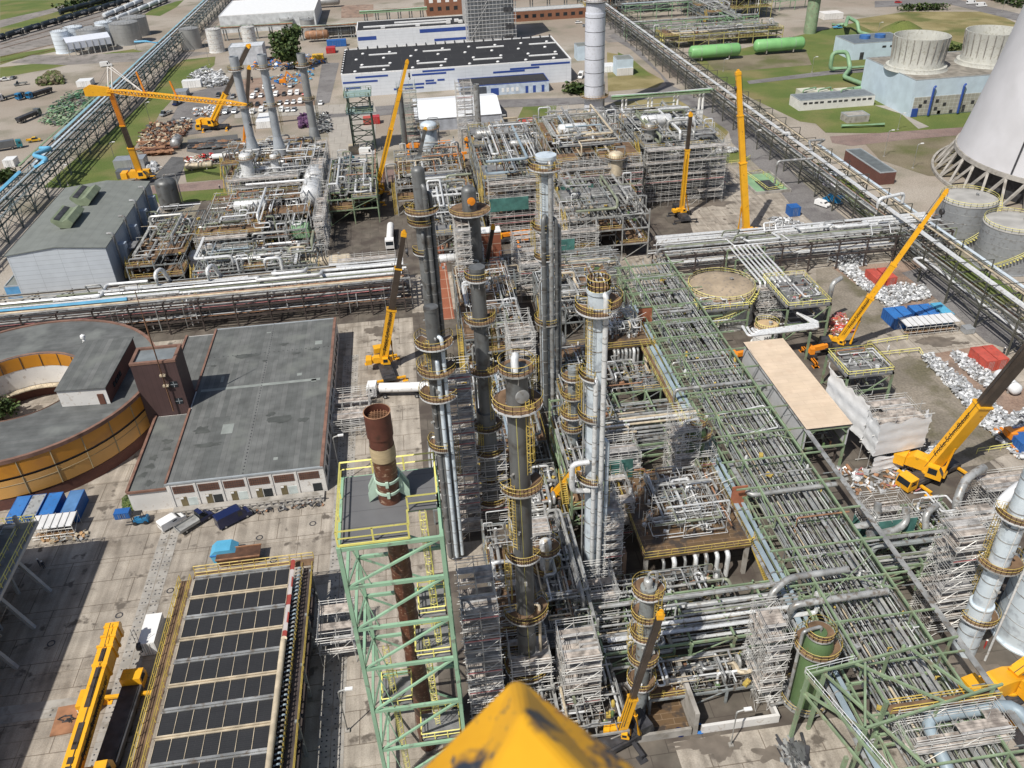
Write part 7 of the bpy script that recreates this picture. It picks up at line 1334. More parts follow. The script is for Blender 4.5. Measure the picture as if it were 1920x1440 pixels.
def crane(label, bpx, tpx, secs, rz=0.0, tipz=None, lift=3.0, carry=True, txt=None, tsize=1.1, tat=.2, nohook=False, k=1.0, name='mobile_crane', back=0, bxy=None, drop=4, L=13.5, body=CRY):
    b = at(*bpx) if bxy is None else Vector((*bxy, 0))
    if tipz is None: tipz = min((z * .5 for z in range(6, 180)), key=lambda z: (at(*tpx, z) - b).to_2d().length)
    T = at(*tpx, tipz); P = Vector((b.x, b.y, lift)); t = thing(name, label, 'crane', (b.x, b.y, 0)); d = T - P; az = math.atan2(d.y, d.x)
    if carry: carrier(t, b.x + back * math.cos(rz), b.y + back * math.sin(rz), rz, body, L)
    upper(t, b.x, b.y, az, 1.85, CRY, k); boom(t, P, T, secs); ram(t, P, T)
    if not nohook: hook(t, T + d.normalized() * .9, drop)
    if txt:
        dn = d.normalized(); toC = CAM - P; n1 = (toC - dn * toC.dot(dn)).normalized(); a_, b_ = perp(dn); w = secs[0][1]
        nn = max((a_, -a_, b_, -b_), key=lambda v: v.dot(n1)); off = w / 2 if abs(nn.dot(a_)) > .9 else w * .625
        xd = dn if True else -dn
        text(txt, P + d * tat + nn * (off + .03), basis(xd, nn), tsize, INK, t)
    return t
FS = 'Fricke-Schmidbauer'
crane('yellow crane boom rising left of the grey absorber column in the rear', (708, 372), (763, 117), [(.5, 1.15, CRY), (.8, .95, CRY), (1, .75, CRY)], rz=R(80))
crane('tall upright yellow crane boom left of the truck yard, beside the pale green pit', (1397, 446), (1384, 138), [(.45, 1.4, CRY), (.75, 1.15, CRY), (1, 1.0, CRY)], rz=R(0), k=.7, L=10, body=DARK)
crane('yellow crane boom with a white gridded panel at its tip beside the rear block', (1277, 408), (1295, 216), [(.65, 1.0, CRY), (1, .75, BOOMK)], rz=R(90), nohook=True, k=.6, L=10, body=DARK)
p = at(1301, 224, 30); t = thing('gridded_panel', 'white gridded panel on a stand at the edge of the yellow grass', 'sign', at(1301, 250)); g_ = at(1301, 262); zt_ = hz(g_.x, g_.y, 206); zb_ = hz(g_.x, g_.y, 238); mb = MB(); mb.box(g_.x - 2.6, g_.x + 2.6, g_.y - .1, g_.y + .1, zb_, zt_); mb.build('panel', WHITE, t); mb = MB()
for i in range(5): mb.box(g_.x - 2.6 + i * 1.3 - .06, g_.x - 2.6 + i * 1.3 + .06, g_.y - .16, g_.y - .1, zb_, zt_)
for i in range(5): z = zb_ + (zt_ - zb_) * i / 4; mb.box(g_.x - 2.6, g_.x + 2.6, g_.y - .19, g_.y - .16, z - .06, z + .06)
mb.build('grid', STEEL, t)
for e in (-2.2, 2.2): mb = MB(); mb.bar((g_.x + e, g_.y, 0), (g_.x + e, g_.y, zb_), .3); mb.build('post', WHITE, t)
crane('long yellow crane boom leaning right over the red container yard', (1572, 656), (1772, 362), [(.32, 1.25, CRY), (.55, 1.0, CRY), (.8, .8, CRY), (1, .6, CRY)], rz=R(170), txt=FS, tsize=1.0, tat=.2, k=.55, L=9, body=DARK)
crane('big crane with black and yellow telescope leaning out of the photo on the right', (1738, 898), (2010, 560), [(.42, 1.9, CRY), (1, 1.5, BOOMK)], rz=R(200), txt=FS, tsize=1.35, tat=.22, nohook=True, k=1.25)
_c = [o for o in COL.objects if o.get('label', '').startswith('big crane with black')][0]; stripe(_c, (_c.location.x, _c.location.y, 3), at(2010, 560, 40), .43, 1, 1.5, CRY)
crane('yellow crane working beside the absorber column left of the block', (722, 692), (757, 440), [(.42, 1.5, CRY), (.75, 1.1, BOOMK), (1, .8, BOOMK)], rz=R(100), txt=FS, tsize=1.2, tat=.24, k=.8)
crane('small crane with a thin black boom between the grey columns', (905, 562), (924, 427), [(.25, .9, CRY), (1, .75, BOOMK)], rz=R(0), nohook=True)
crane('low crane with a short yellow boom in front of the pale blue column', (1006, 984), (1080, 880), [(.5, 1.0, CRY), (1, .75, CRY)], rz=R(20), nohook=True, k=.6, L=9, body=DARK)
crane('crane with a dark telescope and yellow foot beside the short front column', (1166, 1390), (1238, 1155), [(.3, .85, CRY), (1, .55, BOOMK)], rz=R(20), nohook=True, k=.5, L=8, body=DARK)
crane('yellow and grey crane boom above the orange parked crane in the rear', (776, 358), (797, 243), [(.3, 1.1, CRY), (1, .9, COLG)], rz=R(10), nohook=True, carry=False)
crane('yellow crane with dark telescope standing in the scrap yard at the upper left', (400, 243), (466, 87), [(.4, 1.6, CRY), (1, 1.2, BOOMK)], rz=R(178), tipz=34, k=1.3, nohook=True)
crane('thin upright orange and brown crane boom in front of the left heater stack', (461, 292), (467, 128), [(.55, 1.1, CRO), (1, 1.0, BOOMK)], rz=R(90), carry=False)
# parked big crane in the yard (boom lowered)
t = thing('mobile_crane', 'large yellow crane with lowered boom parked beside the air cooler bank', 'crane', (-48, 70, 0)); carrier(t, -47.2, 74.5, R(88), CRY, 17, True, 6); upper(t, -48.6, 65, R(92), 1.85, CRY, 1.5)
P, T = Vector((-49.6, 62.5, 5.2)), at(214, 1182, 6.4); boom(t, P, T, [(.74, 1.75, CRY), (.86, 1.9, CRY), (.93, 1.8, CRY), (1, 1.75, CRY)]); dn = (T - P).normalized(); up_ = perp(dn)[1]; up_ = up_ if up_.z > 0 else -up_; sd_ = dn.cross(up_)
mb = MB()
for a, l in ((.12, .9), (.17, .9), (.25, 1.0), (.30, 2.2), (.36, 1.0), (.5, 1.5), (.56, 1.6), (.62, 1.6), (.68, 1.8), (.79, 1.8), (.83, .6)): c = P + (T - P) * a + up_ * 1.13; mb.hexa([c + dn * (i * l / 2) + sd_ * (j * .36) + up_ * h for h in (0, .06) for i, j in ((-1, -1), (1, -1), (1, 1), (-1, 1))])
mb.build('boom_panel', BOOMK, t); text(FS, P + (T - P) * .44 + sd_ * .92, basis(dn, sd_), 1.5, INK, t); ram(t, P, T, .35, .4); hook(t, at(247, 1180, 6), 3.2)
p = at(128, 1350); t = thing('steel_plate', 'rust brown steel mat with chains lying beside the parked crane', 'steel plate', p); mb = MB(); mb.obox(p + Vector((0, 0, .14)), 3.6, 4.6, .18, R(3)); mb.build('plate', mat('rusty_plate', (.30, .15, .08), .8, 0, .25, .6), t); mb = MB(); q = random.Random(2)
for k in range(12): mb.obox(p + Vector((q.uniform(-1, 1.6), q.uniform(-.6, .6), .3)), .9, .14, .12, q.uniform(-1, 1))
mb.build('chain', DARK, t)
p = at(172, 1322); t = thing('counterweight_stack', 'stack of yellow ribbed counterweights beside the parked crane', 'counterweight', p); mb = MB()
for k in range(3): mb.box(p.x - 1.4 + .05 * k, p.x + 1.4 - .05 * k, p.y - 1.4, p.y + 1.4, k * .62 + .02, k * .62 + .6)
mb.build('slab', CRY, t); mb = MB()
for k in range(8): mb.box(p.x - 1.3 + k * .35, p.x - 1.15 + k * .35, p.y - 1.45, p.y - 1.4, .1, 1.1)
mb.build('stripe', WHITE, t)
t = thing('mobile_crane', 'bright yellow crane cut off by the right edge near the bottom', 'crane', at(1880, 1300)); b = at(1882, 1302); carrier(t, b.x + 4, b.y - .5, R(5), CRY, 13, False, 5); upper(t, b.x, b.y, R(12), 1.85, CRY, 1.4); P = Vector((b.x, b.y, 4.2)); boom(t, P, P + Vector((22, 6, 9)), [(.6, 1.5, CRY), (1, 1.2, CRY)])
# luffing crane with lattice jib on the left
b = at(268, 342); mz = hz(b.x, b.y, 172); t = thing('lattice_jib_crane', 'crane with upright black and yellow mast and long yellow lattice jib reaching right', 'crane', (b.x, b.y, 0)); carrier(t, b.x, b.y, R(85)); upper(t, b.x, b.y, R(0), 1.85, CRY, 1.3); M0, M1 = Vector((b.x, b.y, 3)), Vector(at(207, 172, 34)); boom(t, M0, M1, [(.35, 1.6, CRY), (.62, 1.3, BOOMK), (1, 1.2, CRO)]); J1 = at(462, 196, 36); J0 = M1 + Vector((-1, 0, .5)); mb = MB(); dn = (J1 - J0).normalized(); a_, b_ = perp(dn); n = 40; pr = None
for i in range(n + 1):
    f = i / n; w = 1.25 * min(1, f * 6 + .25, (1 - f) * 5 + .35); q_ = [J0 + (J1 - J0) * f + a_ * (sx * w / 2) + b_ * (sy * w / 2) for sx, sy in ((-1, -1), (1, -1), (1, 1), (-1, 1))]
    for k in range(4): mb.stick(q_[k], q_[(k + 1) % 4], .16)
    if pr:
        for k in range(4): mb.bar(pr[k], q_[k], .17); mb.stick(pr[k], q_[(k + 1) % 4], .16)
    pr = q_
mb.build('lattice_jib', CRY, t); A1 = at(205, 125, 41); mb = MB()
for e in (-.6, .6): mb.bar(M1 + Vector((e, 0, 0)), A1 + Vector((e, 0, 0)), .3); mb.stick(A1 + Vector((e, 0, 0)), J0 + (J1 - J0) * .28 + Vector((0, 0, .8)), .22); mb.stick(A1 + Vector((e, 0, 0)), M1 + Vector((-6, 0, -1)), .16)
mb.build('strut_and_stays', mat('pale_stay', (.5, .48, .45), .5), t); mb = MB(); mb.ext([(-8, -.8), (0, -1.2), (0, 1.4), (-6, 2.6), (-8, 1.6)], lambda u, v: (M1.x + u, M1.y - .6, M1.z + v), (0, 1.2, 0)); mb.build('jib_heel', CRY, t); mb = MB()
for f, h in ((.3, 7), (.53, 5)): c = J0 + (J1 - J0) * f; mb.bar(c, c + Vector((-1, 0, h)), .5)
mb.build('raised_strut', CRO, t); hook(t, J1, 5)
for lb, px, py, L in (('orange crane boom lying on its parked carrier behind the grey absorber column', 800, 283, 15), ('yellow crane parked behind the rear block near the slim stack', 905, 270, 14), ('orange loader with a yellow hood in front of the slim pale column', 955, 455, 11), ('dark orange parked machine behind the orange crane', 848, 304, 9), ('orange machine peeping out left of the plywood roofed shed', 1388, 682, 6), ('small orange telehandler in the lower right storage yard', 1902, 830, 5), ('orange pump trailer beside the green railed platform', 1527, 672, 4)):
    b = at(px, py); t = thing('parked_crane', lb, 'machine', (b.x, b.y, 0)); carrier(t, b.x, b.y, 0, CRO, L, L > 8, max(2, int(L / 2.6))); mb = MB(); mb.bar((b.x - L * .5, b.y, 2.4), (b.x + L * .45, b.y, 3.0), .9, 1.0); mb.bar((b.x + L * .3, b.y, 2.9), (b.x + L * .62, b.y, 3.1), .7, .8); mb.build('boom', CRO if 'yellow crane' not in lb else CRY, t); mb = MB(); mb.box(b.x - L * .45, b.x - L * .2, b.y - 1.2, b.y + 1.2, 1.85, 3.2); mb.build('engine_housing', CRY if 'hood' in lb else CRO, t)
# ================================================================ vehicles (forward = +x in local space)
PROTO = {}
def wheels(t, L, W, xs, r=.33):
    for x in xs:
        for e in (-1, 1):
            mb = MB(); mb.lathe((x, e * (W / 2 - .12) - .12, r), [(r * .55, 0), (r, .02), (r, .22), (r * .55, .24)], 14, axis=(0, 1, 0)); w = mb.build('wheel', BLACK, t, True)
            mb = MB(); mb.lathe((x, e * (W / 2 - .12) + (.1 if e > 0 else -.14), r), [(r * .5, 0), (r * .5, .04)], 10, axis=(0, 1, 0)); mb.build('rim', STEEL, w, True)
def prof(mb, pts, W, y0=None): mb.ext(pts, lambda u, v: (u, -W / 2 if y0 is None else y0, v), (0, W, 0))
def car_parts(t, kind, m):
    if kind in ('car', 'suv'):
        L, W = (4.4, 1.78) if kind == 'car' else (4.6, 1.88); h = 1.45 if kind == 'car' else 1.7; b_ = .95 if kind == 'car' else 1.08; x = L / 2
        mb = MB(); prof(mb, [(-x, .35), (x - .1, .3), (x, .6), (x - .15, .78), (x - 1.15, b_), (-x + .12, b_), (-x, .8)], W); mb.build('body', m, t, True)
        mb = MB(); G = lambda u, v, k: (u, k * (W / 2 - .08 - (v - b_) * .3), v); a = [(x - 1.2, b_), (-x + .15, b_)]; c = [(x - 2.0, h - .05), (-x + (.75 if kind == 'car' else .3), h - .05)]
        mb.hexa([G(*a[1], -1), G(*a[0], -1), G(*a[0], 1), G(*a[1], 1), G(*c[1], -1), G(*c[0], -1), G(*c[0], 1), G(*c[1], 1)]); g_ = mb.build('window', GLASS, t, True)
        mb = MB(); k = W / 2 - .1 - (h - .05 - b_) * .3; mb.hexa([(c[1][0] - .05, -k, h - .05), (c[0][0] + .1, -k, h - .05), (c[0][0] + .1, k, h - .05), (c[1][0] - .05, k, h - .05), (c[1][0] + .1, -k + .08, h), (c[0][0] - .05, -k + .08, h), (c[0][0] - .05, k - .08, h), (c[1][0] + .1, k - .08, h)]); mb.build('roof', m, t, True)
        wheels(t, L, W, (x - .85, -x + .85))
    elif kind in ('van', 'minivan'):
        L, W, h = (6.2, 2.0, 2.6) if kind == 'van' else (4.6, 1.85, 1.85); x = L / 2; hb = 1.15
        mb = MB(); prof(mb, [(-x, .4), (x - .05, .35), (x, .8), (x - .3, hb), (x - .9, hb + .08), (x - (1.75 if kind == 'van' else 1.6), h - .06), (x - 2.1, h), (-x + .1, h), (-x, h - .15)], W); mb.build('body', m, t, True)
        mb = MB(); q0, q1 = (x - .92, hb + .12), (x - (1.72 if kind == 'van' else 1.58), h - .12); mb.hexa([(q0[0], -W / 2 + .12, q0[1]), (q0[0] + .03, -W / 2 + .12, q0[1]), (q0[0] + .03, W / 2 - .12, q0[1]), (q0[0], W / 2 - .12, q0[1]), (q1[0], -W / 2 + .18, q1[1]), (q1[0] + .03, -W / 2 + .18, q1[1]), (q1[0] + .03, W / 2 - .18, q1[1]), (q1[0], W / 2 - .18, q1[1])])
        for e in (-W / 2 - .015, W / 2 - .005): mb.box(x - 2.5, x - 1.75, e, e + .02, hb + .1, h - .35)
        mb.box(-x - .02, -x, -W / 2 + .2, W / 2 - .2, hb + .1, h - .5); mb.build('window', GLASS, t, True); mb = MB(); 
        for e in (-.65, .65): mb.box(x - .06, x + .02, e - .18, e + .18, .75, .95)
        mb.build('headlight', CARS['silver'], t, True); wheels(t, L, W, (x - 1.0, -x + 1.15), .36)
    elif kind in ('pickup', 'flatbed'):
        L, W = (5.4, 1.9) if kind == 'pickup' else (6.6, 2.1); x = L / 2; h = 1.8 if kind == 'pickup' else 2.2; cb = x - (3.2 if kind == 'pickup' else 2.6)
        mb = MB(); prof(mb, [(cb, .45), (x, .4), (x, .85), (x - .9, 1.08), (cb, 1.08)], W); mb.build('body', m, t, True); mb = MB(); mb.hexa([(cb + .05, -W / 2 + .08, 1.08), (x - .9, -W / 2 + .08, 1.08), (x - .9, W / 2 - .08, 1.08), (cb + .05, W / 2 - .08, 1.08), (cb + .2, -W / 2 + .2, h), (x - 1.7, -W / 2 + .2, h), (x - 1.7, W / 2 - .2, h), (cb + .2, W / 2 - .2, h)]); g_ = mb.build('window', GLASS, t, True); mb = MB(); mb.box(cb + .18, x - 1.65, -W / 2 + .18, W / 2 - .18, h, h + .07); mb.build('roof', m, t, True)
        mb = MB(); mb.box(-x, cb - .05, -W / 2, W / 2, .75, .9); mb.box(-x, cb - .05, -W / 2, -W / 2 + .06, .9, 1.3); mb.box(-x, cb - .05, W / 2 - .06, W / 2, .9, 1.3); mb.box(-x, -x + .06, -W / 2 + .06, W / 2 - .06, .9, 1.3); mb.box(cb - .11, cb - .05, -W / 2 + .06, W / 2 - .06, .9, 1.5); mb.build('load_bed', m if kind == 'pickup' else STEEL, t, True); wheels(t, L, W, (x - .95, -x + 1.2), .38)
    elif kind in ('truck', 'tractor', 'tipper', 'tanker'):
        mb = MB(); mb.ext([(5.0, .6), (7.1, .6), (7.2, 1.6), (6.95, 3.2), (5.0, 3.3)], lambda u, v: (u, -1.25, v), (0, 2.5, 0)); c = mb.build('cab', m, t, True); mb = MB(); mb.hexa([(7.19, -1.1, 1.7), (7.23, -1.1, 1.7), (7.23, 1.1, 1.7), (7.19, 1.1, 1.7), (7.0, -1.1, 2.8), (7.04, -1.1, 2.8), (7.04, 1.1, 2.8), (7.0, 1.1, 2.8)])
        for e in (-1.27, 1.25): mb.box(5.9, 6.8, e, e + .02, 1.8, 2.7)
        mb.build('window', GLASS, c, True); mb = MB(); mb.box(-7, 5, -.5, .5, .8, 1.1); mb.build('chassis', DARK, t, True)
        if kind == 'truck': mb = MB(); mb.box(-7, 4.6, -1.25, 1.25, 1.1, 3.7); b2 = mb.build('box_body', m if False else CARS['grey'], t, True)
        elif kind == 'tipper': mb = MB(); mb.hexa([(-7, -1.0, 1.1), (4.4, -1.0, 1.1), (4.4, 1.0, 1.1), (-7, 1.0, 1.1), (-7.2, -1.25, 2.5), (4.5, -1.25, 2.5), (4.5, 1.25, 2.5), (-7.2, 1.25, 2.5)]); mb.build('tipper_body', DARK, t, True)
        elif kind == 'tanker': mb = MB(); mb.lathe((0, 0, 2.1), [(.1, -7.1), (1.0, -7), (1.05, -6.7), (1.05, 4.1), (1.0, 4.4), (.1, 4.5)], 20, axis=(1, 0, 0)); mb.build('tank_body', WHITE, t, True)
        else: mb = MB(); mb.box(-7, 4.4, -1.25, 1.25, 1.1, 1.3); mb.box(4.3, 4.4, -1.25, 1.25, 1.3, 2.6); mb.build('load_bed', DARK, t, True)
        wheels(t, 14, 2.5, (6.2, 3.2, -3.6, -4.9, -6.2), .5)
def vehicle(name, label, cat, kind, colour, px, py, rz, group=None, xy=None):
    b = at(px, py) if xy is None else Vector((*xy, 0)); key = (kind, colour); b.z = .1
    if key in PROTO:
        o = copy_tree(PROTO[key]); o.name = name; o.location = b; o.rotation_euler = (0, 0, R(rz)); tag(o, label, cat, group)
        if not group and 'group' in o: del o['group']
        return o
    t = thing(name, label, cat, b, R(rz), group); car_parts(t, kind, CARS[colour]); PROTO[key] = t; return t
V = vehicle
g = 'cars in the staff car park'
for i, (px, py, kind, colr, lb) in enumerate([(475, 184, 'minivan', 'white', 'white van at the left end of the far parked row'), (490, 182, 'car', 'white', 'white car second from left in the far parked row'), (518, 180, 'minivan', 'white', 'white van half hidden behind the middle stack in the far parked row'), (533, 179, 'car', 'black', 'black car between two white ones in the far parked row'), (545, 178, 'minivan', 'white', 'white van right of the black car in the far parked row'), (558, 177, 'minivan', 'white', 'white van at the right end of the far parked row'), (470, 199, 'car', 'black', 'black car at the left end of the near parked row'), (483, 198, 'car', 'black', 'black car second from left in the near parked row'), (498, 197, 'car', 'silver', 'silver blue car in the near parked row left of the middle stack'), (525, 196, 'car', 'silver', 'silver car right of the middle stack in the near parked row'), (539, 195, 'car', 'white', 'first white car right of the silver one in the near parked row'), (551, 194, 'car', 'white', 'second white car right of the silver one in the near parked row'), (564, 193, 'minivan', 'white', 'white van at the right end of the near parked row beside the right stack'), (474, 213, 'minivan', 'white', 'white van below the near row close to the left stack'), (491, 209, 'minivan', 'white', 'white van in front of the white container roof'), (528, 209, 'minivan', 'white', 'white van in the third row right of the middle stack'), (540, 209, 'car', 'white', 'white car at the right end of the third row'), (497, 167, 'minivan', 'white', 'white van behind the far parked row'), (482, 172, 'car', 'grey', 'grey car behind the left end of the far parked row'), (424, 213, 'minivan', 'silver', 'left of two silver vans beside the yellow crane'), (441, 212, 'minivan', 'silver', 'right of two silver vans beside the yellow crane'), (438, 183, 'car', 'grey', 'grey car alone on the lot left of the stacks')]): V('parked_car', lb, 'car' if kind == 'car' else 'van', kind, colr, px, py, 262 + (i * 37 % 9), g)
for i, (px, py, kind, colr, lb) in enumerate([(505, 181, 'car', 'grey', 'grey car between the left and middle stacks in the far parked row'), (511, 197, 'car', 'white', 'white car hugging the middle stack in the near parked row'), (458, 200, 'car', 'white', 'white car left of the left stack in the near parked row'), (455, 186, 'minivan', 'white', 'white van left of the left stack in the far parked row'), (512, 210, 'car', 'black', 'black car in the third row left of the middle stack'), (552, 208, 'car', 'silver', 'silver car at the end of the third row by the right stack'), (460, 215, 'car', 'blue', 'blue car in the third row left of the left stack'), (512, 166, 'car', 'white', 'white car behind the far row near the middle stack'), (545, 164, 'minivan', 'silver', 'silver van just below the excavator'), (602, 196, 'car', 'white', 'white car on the side road next to the right stack'), (578, 192, 'minivan', 'white', 'white van right of the right stack'), (572, 178, 'car', 'red', 'red car at the right end of the far parked row'), (432, 200, 'minivan', 'white', 'white van beside the pale scrap near the crane boom'), (410, 180, 'car', 'black', 'black car alone on the grey lot')]): V('parked_car', lb, 'car' if kind == 'car' else 'van', kind, colr, px, py, 260 + (i * 53 % 11), g)
for nm, lb, cat, kind, colr, px, py, rz in [('flatbed_truck', 'grey flatbed on the dusty lot above the beam heap', 'truck', 'flatbed', 'grey', 40, 160, 200), ('articulated_truck', 'dark tipper lorry standing below the earth heap', 'truck', 'tipper', 'grey', 56, 224, 70), ('parked_car', 'white pickup on the dusty lot near the left edge', 'car', 'pickup', 'white', 8, 152, 20), ('parked_car', 'dark car by the soil heap on the dusty lot', 'car', 'car', 'grey', 26, 148, 80), ('flatbed_truck', 'orange brown lorry with a pale bed at the left edge', 'truck', 'pickup', 'yellow', 64, 266, 15), ('delivery_van', 'white van below the tank farm shed', 'van', 'van', 'white', 200, 125, 10), ('delivery_van', 'white van parked nose right beside the open pickup in the paved yard', 'van', 'minivan', 'white', 325, 984, 40), ('flatbed_truck', 'dark cab flatbed with a grey bed between the white and the navy van', 'truck', 'flatbed', 'navy', 366, 984, 42), ('delivery_van', 'long navy blue van parked in front of the hall louvres', 'van', 'van', 'navy', 440, 977, 33), ('delivery_van', 'bright blue high roofed van on the main road', 'van', 'van', 'blue', 1561, 380, 125), ('delivery_van', 'small white van beside the bright blue one', 'van', 'minivan', 'white', 1541, 387, 300), ('delivery_van', 'white van with red rear near the trestle tower', 'van', 'van', 'white', 690, 290, 352), ('delivery_van', 'dark blue van with a high roof on the reddish road', 'van', 'van', 'navy', 662, 312, 190), ('delivery_van', 'second dark van just in front of the dark blue high roofed van', 'van', 'van', 'black', 664, 320, 188), ('flatbed_truck', 'grey pickup with a machine on its bed on the reddish road', 'truck', 'pickup', 'grey', 690, 323, 130), ('flatbed_truck', 'silver pickup facing the camera on the reddish road', 'truck', 'pickup', 'silver', 693, 337, 320), ('delivery_van', 'teal van next to the green rear frame', 'van', 'van', 'teal', 650, 308, 200),
        ('articulated_truck', 'white tractor unit truck standing below the yellow crane, left of the columns', 'truck', 'tanker', 'white', 752, 742, 172), ('articulated_truck', 'white tank truck in the gap left of the absorber column', 'truck', 'tanker', 'white', 733, 452, 268), ('articulated_truck', 'black lorry with a white silo body in front of the scrap yard', 'truck', 'tanker', 'black', 436, 302, 0), ('articulated_truck', 'grey box lorry at the left edge of the photo', 'truck', 'truck', 'teal', 8, 282, 20), ('articulated_truck', 'white flatbed lorry leftmost on the dusty lot', 'truck', 'tractor', 'white', 22, 184, 235), ('articulated_truck', 'blue flatbed lorry between the white and the blue tipper lorries', 'truck', 'tractor', 'blue', 56, 182, 240), ('articulated_truck', 'blue tipper lorry with a dark body on the dusty lot', 'truck', 'tipper', 'blue', 76, 180, 240), ('parked_car', 'white car beside the pipe scrap heap', 'car', 'car', 'white', 347, 227, 10), ('parked_car', 'small blue pickup beside the low cabin at the top right', 'truck', 'pickup', 'lightblue', 1570, 54, 10), ('delivery_van', 'left of two white vans on the lane at the top right', 'van', 'van', 'white', 1821, 8, 0), ('delivery_van', 'right of two white vans on the lane at the top right', 'van', 'van', 'white', 1840, 13, 0), ('delivery_van', 'white van on the lane left of the white stack', 'van', 'van', 'white', 1089, 146, 250), ('parked_car', 'left of two pale cars behind the white stack', 'car', 'car', 'white', 1085, 44, 0), ('parked_car', 'right of two pale cars behind the white stack', 'car', 'car', 'silver', 1098, 50, 20), ('parked_car', 'red car at the top edge beside the hedge', 'car', 'car', 'red', 1684, 6, 0), ('flatbed_truck', 'dark blue lorry between the white boxes and the grass strip', 'truck', 'flatbed', 'navy', 334, 196, 250), ('flatbed_truck', 'silver grey lorry below the dark blue one at the grass edge', 'truck', 'flatbed', 'silver', 312, 216, 240), ('flatbed_truck', 'grey flatbed beside the purple pallets', 'truck', 'flatbed', 'grey', 613, 240, 80)]: V(nm, lb, cat, kind, colr, px, py, rz)
b = at(266, 980); t = thing('forklift', 'blue and black forklift in front of the white hall wall', 'forklift', (b.x, b.y, .1)); X, Y = b.x, b.y
mb = MB(); mb.ext([(-1.4, .35), (1.1, .35), (1.1, 1.0), (-.4, 1.05), (-1.2, 1.35), (-1.4, 1.1)], lambda u, v: (X + u * -1, Y - .6, v + .1), (0, 1.2, 0)); mb.build('body', CARS['blue'], t); mb = MB()
for u in (-.5, .8):
    for e in (-.55, .55): mb.stick((X - u, Y + e, 1.1), (X - u, Y + e, 2.3), .1)
mb.box(X - .9, X + .6, Y - .6, Y + .6, 2.3, 2.4); mb.build('cage', BLACK, t); mb = MB()
for e in (-.35, .35): mb.bar((X - 1.3, Y + e, .2), (X - 1.3, Y + e, 2.6), .14); mb.bar((X - 1.4, Y + e, .25), (X - 2.7, Y + e, .2), .14, .06)
mb.build('mast', DARK, t)
for u in (-.9, .9):
    for e in (-.65, .65): mb = MB(); mb.lathe((X + u, Y + e - .12, .45), [(.2, 0), (.38, .02), (.38, .22), (.2, .24)], 12, axis=(0, 1, 0)); mb.build('wheel', BLACK, t)
b = at(598, 180); t = thing('excavator', 'orange tracked excavator digging among blue barrels', 'excavator', at(532, 158)); b = at(532, 158)
mb = MB(); mb.box(b.x - 1.6, b.x + 1.6, b.y - 1.4, b.y - .6, 0, .9); mb.box(b.x - 1.6, b.x + 1.6, b.y + .6, b.y + 1.4, 0, .9); mb.build('track', BLACK, t); mb = MB(); mb.box(b.x - 1.8, b.x + 1.4, b.y - 1.3, b.y + 1.3, 1, 2.4); mb.box(b.x + .2, b.x + 1.4, b.y - 1.3, b.y - .2, 2.4, 3.4); mb.build('house', CRO, t); mb = MB(); mb.bar((b.x + 1, b.y, 2), (b.x + 2.4, b.y, 6), .6); mb.bar((b.x + 2.4, b.y, 6), (b.x + 5, b.y, 3), .5); mb.build('arm', CRO, t)
# containers
def container(label, x0, x1, y0, y1, m, z0=.1, h=2.6, roof=None, cat='container', doors='-y'):
    t = thing('shipping_container', label, cat, ((x0 + x1) / 2, (y0 + y1) / 2, z0)); mb = MB(); mb.box(x0 + .05, x1 - .05, y0 + .05, y1 - .05, z0 + .1, z0 + h - .06)
    n = int((y1 - y0) / .4)
    for k in range(n): y = y0 + (y1 - y0) * (k + .5) / n; mb.box(x0, x0 + .05, y - .1, y + .1, z0 + .2, z0 + h - .2); mb.box(x1 - .05, x1, y - .1, y + .1, z0 + .2, z0 + h - .2)
    mb.build('body', m, t); mb = MB(); mb.box(x0 + .06, x1 - .06, y0 + .06, y1 - .06, z0 + h - .06, z0 + h); mb.build('roof', roof or m, t); mb = MB()
    for x in (x0, x1 - .1):
        for y in (y0, y1 - .1): mb.box(x - .01, x + .11, y - .01, y + .11, z0, z0 + h + .02)
    for z in (z0, z0 + h - .1):
        for x in (x0, x1 - .1): mb.box(x - .005, x + .105, y0 + .11, y1 - .11, z, z + .11)
        for y in (y0, y1 - .1): mb.box(x0 + .11, x1 - .11, y - .005, y + .105, z, z + .11)
    mb.build('frame', m, t); mb = MB()
    for e in (.06, (x1 - x0) / 2 + .02): mb.box(x0 + e + .06, x0 + e + (x1 - x0) / 2 - .14, y0 - .03, y0 + .05, z0 + .15, z0 + h - .15)
    d = mb.build('door', m, t); mb = MB()
    for u in (.3, .44, .56, .7): x = x0 + (x1 - x0) * u; mb.bar((x, y0 - .06, z0 + .15), (x, y0 - .06, z0 + h - .15), .05)
    mb.build('lock_rod', STEEL, d); return t
container('white container standing between the parked crane and the air cooler bank', -47.5, -45.1, 87.2, 92.9, CARS['white'])
for i, (x0, m, rf, lb) in enumerate([(-68.3, BLUEC, mat('faded_blue_roof', (.09, .21, .42), .5), 'rightmost of the four blue containers below the drum building'), (-72.0, BLUEC, BLUER, 'bright blue container second from right below the drum building'), (-74.9, BLUEC, mat('grey_scuffed_roof', (.32, .34, .35), .6, 0, .1, .6, dirt=(.1, .1, .1)), 'blue container with a scuffed grey roof below the drum building'), (-77.6, BLUEC, BLUER, 'leftmost of the four blue containers below the drum building')]): container(lb, x0, x0 + 2.5, 119.6, 125.6, m, roof=rf)
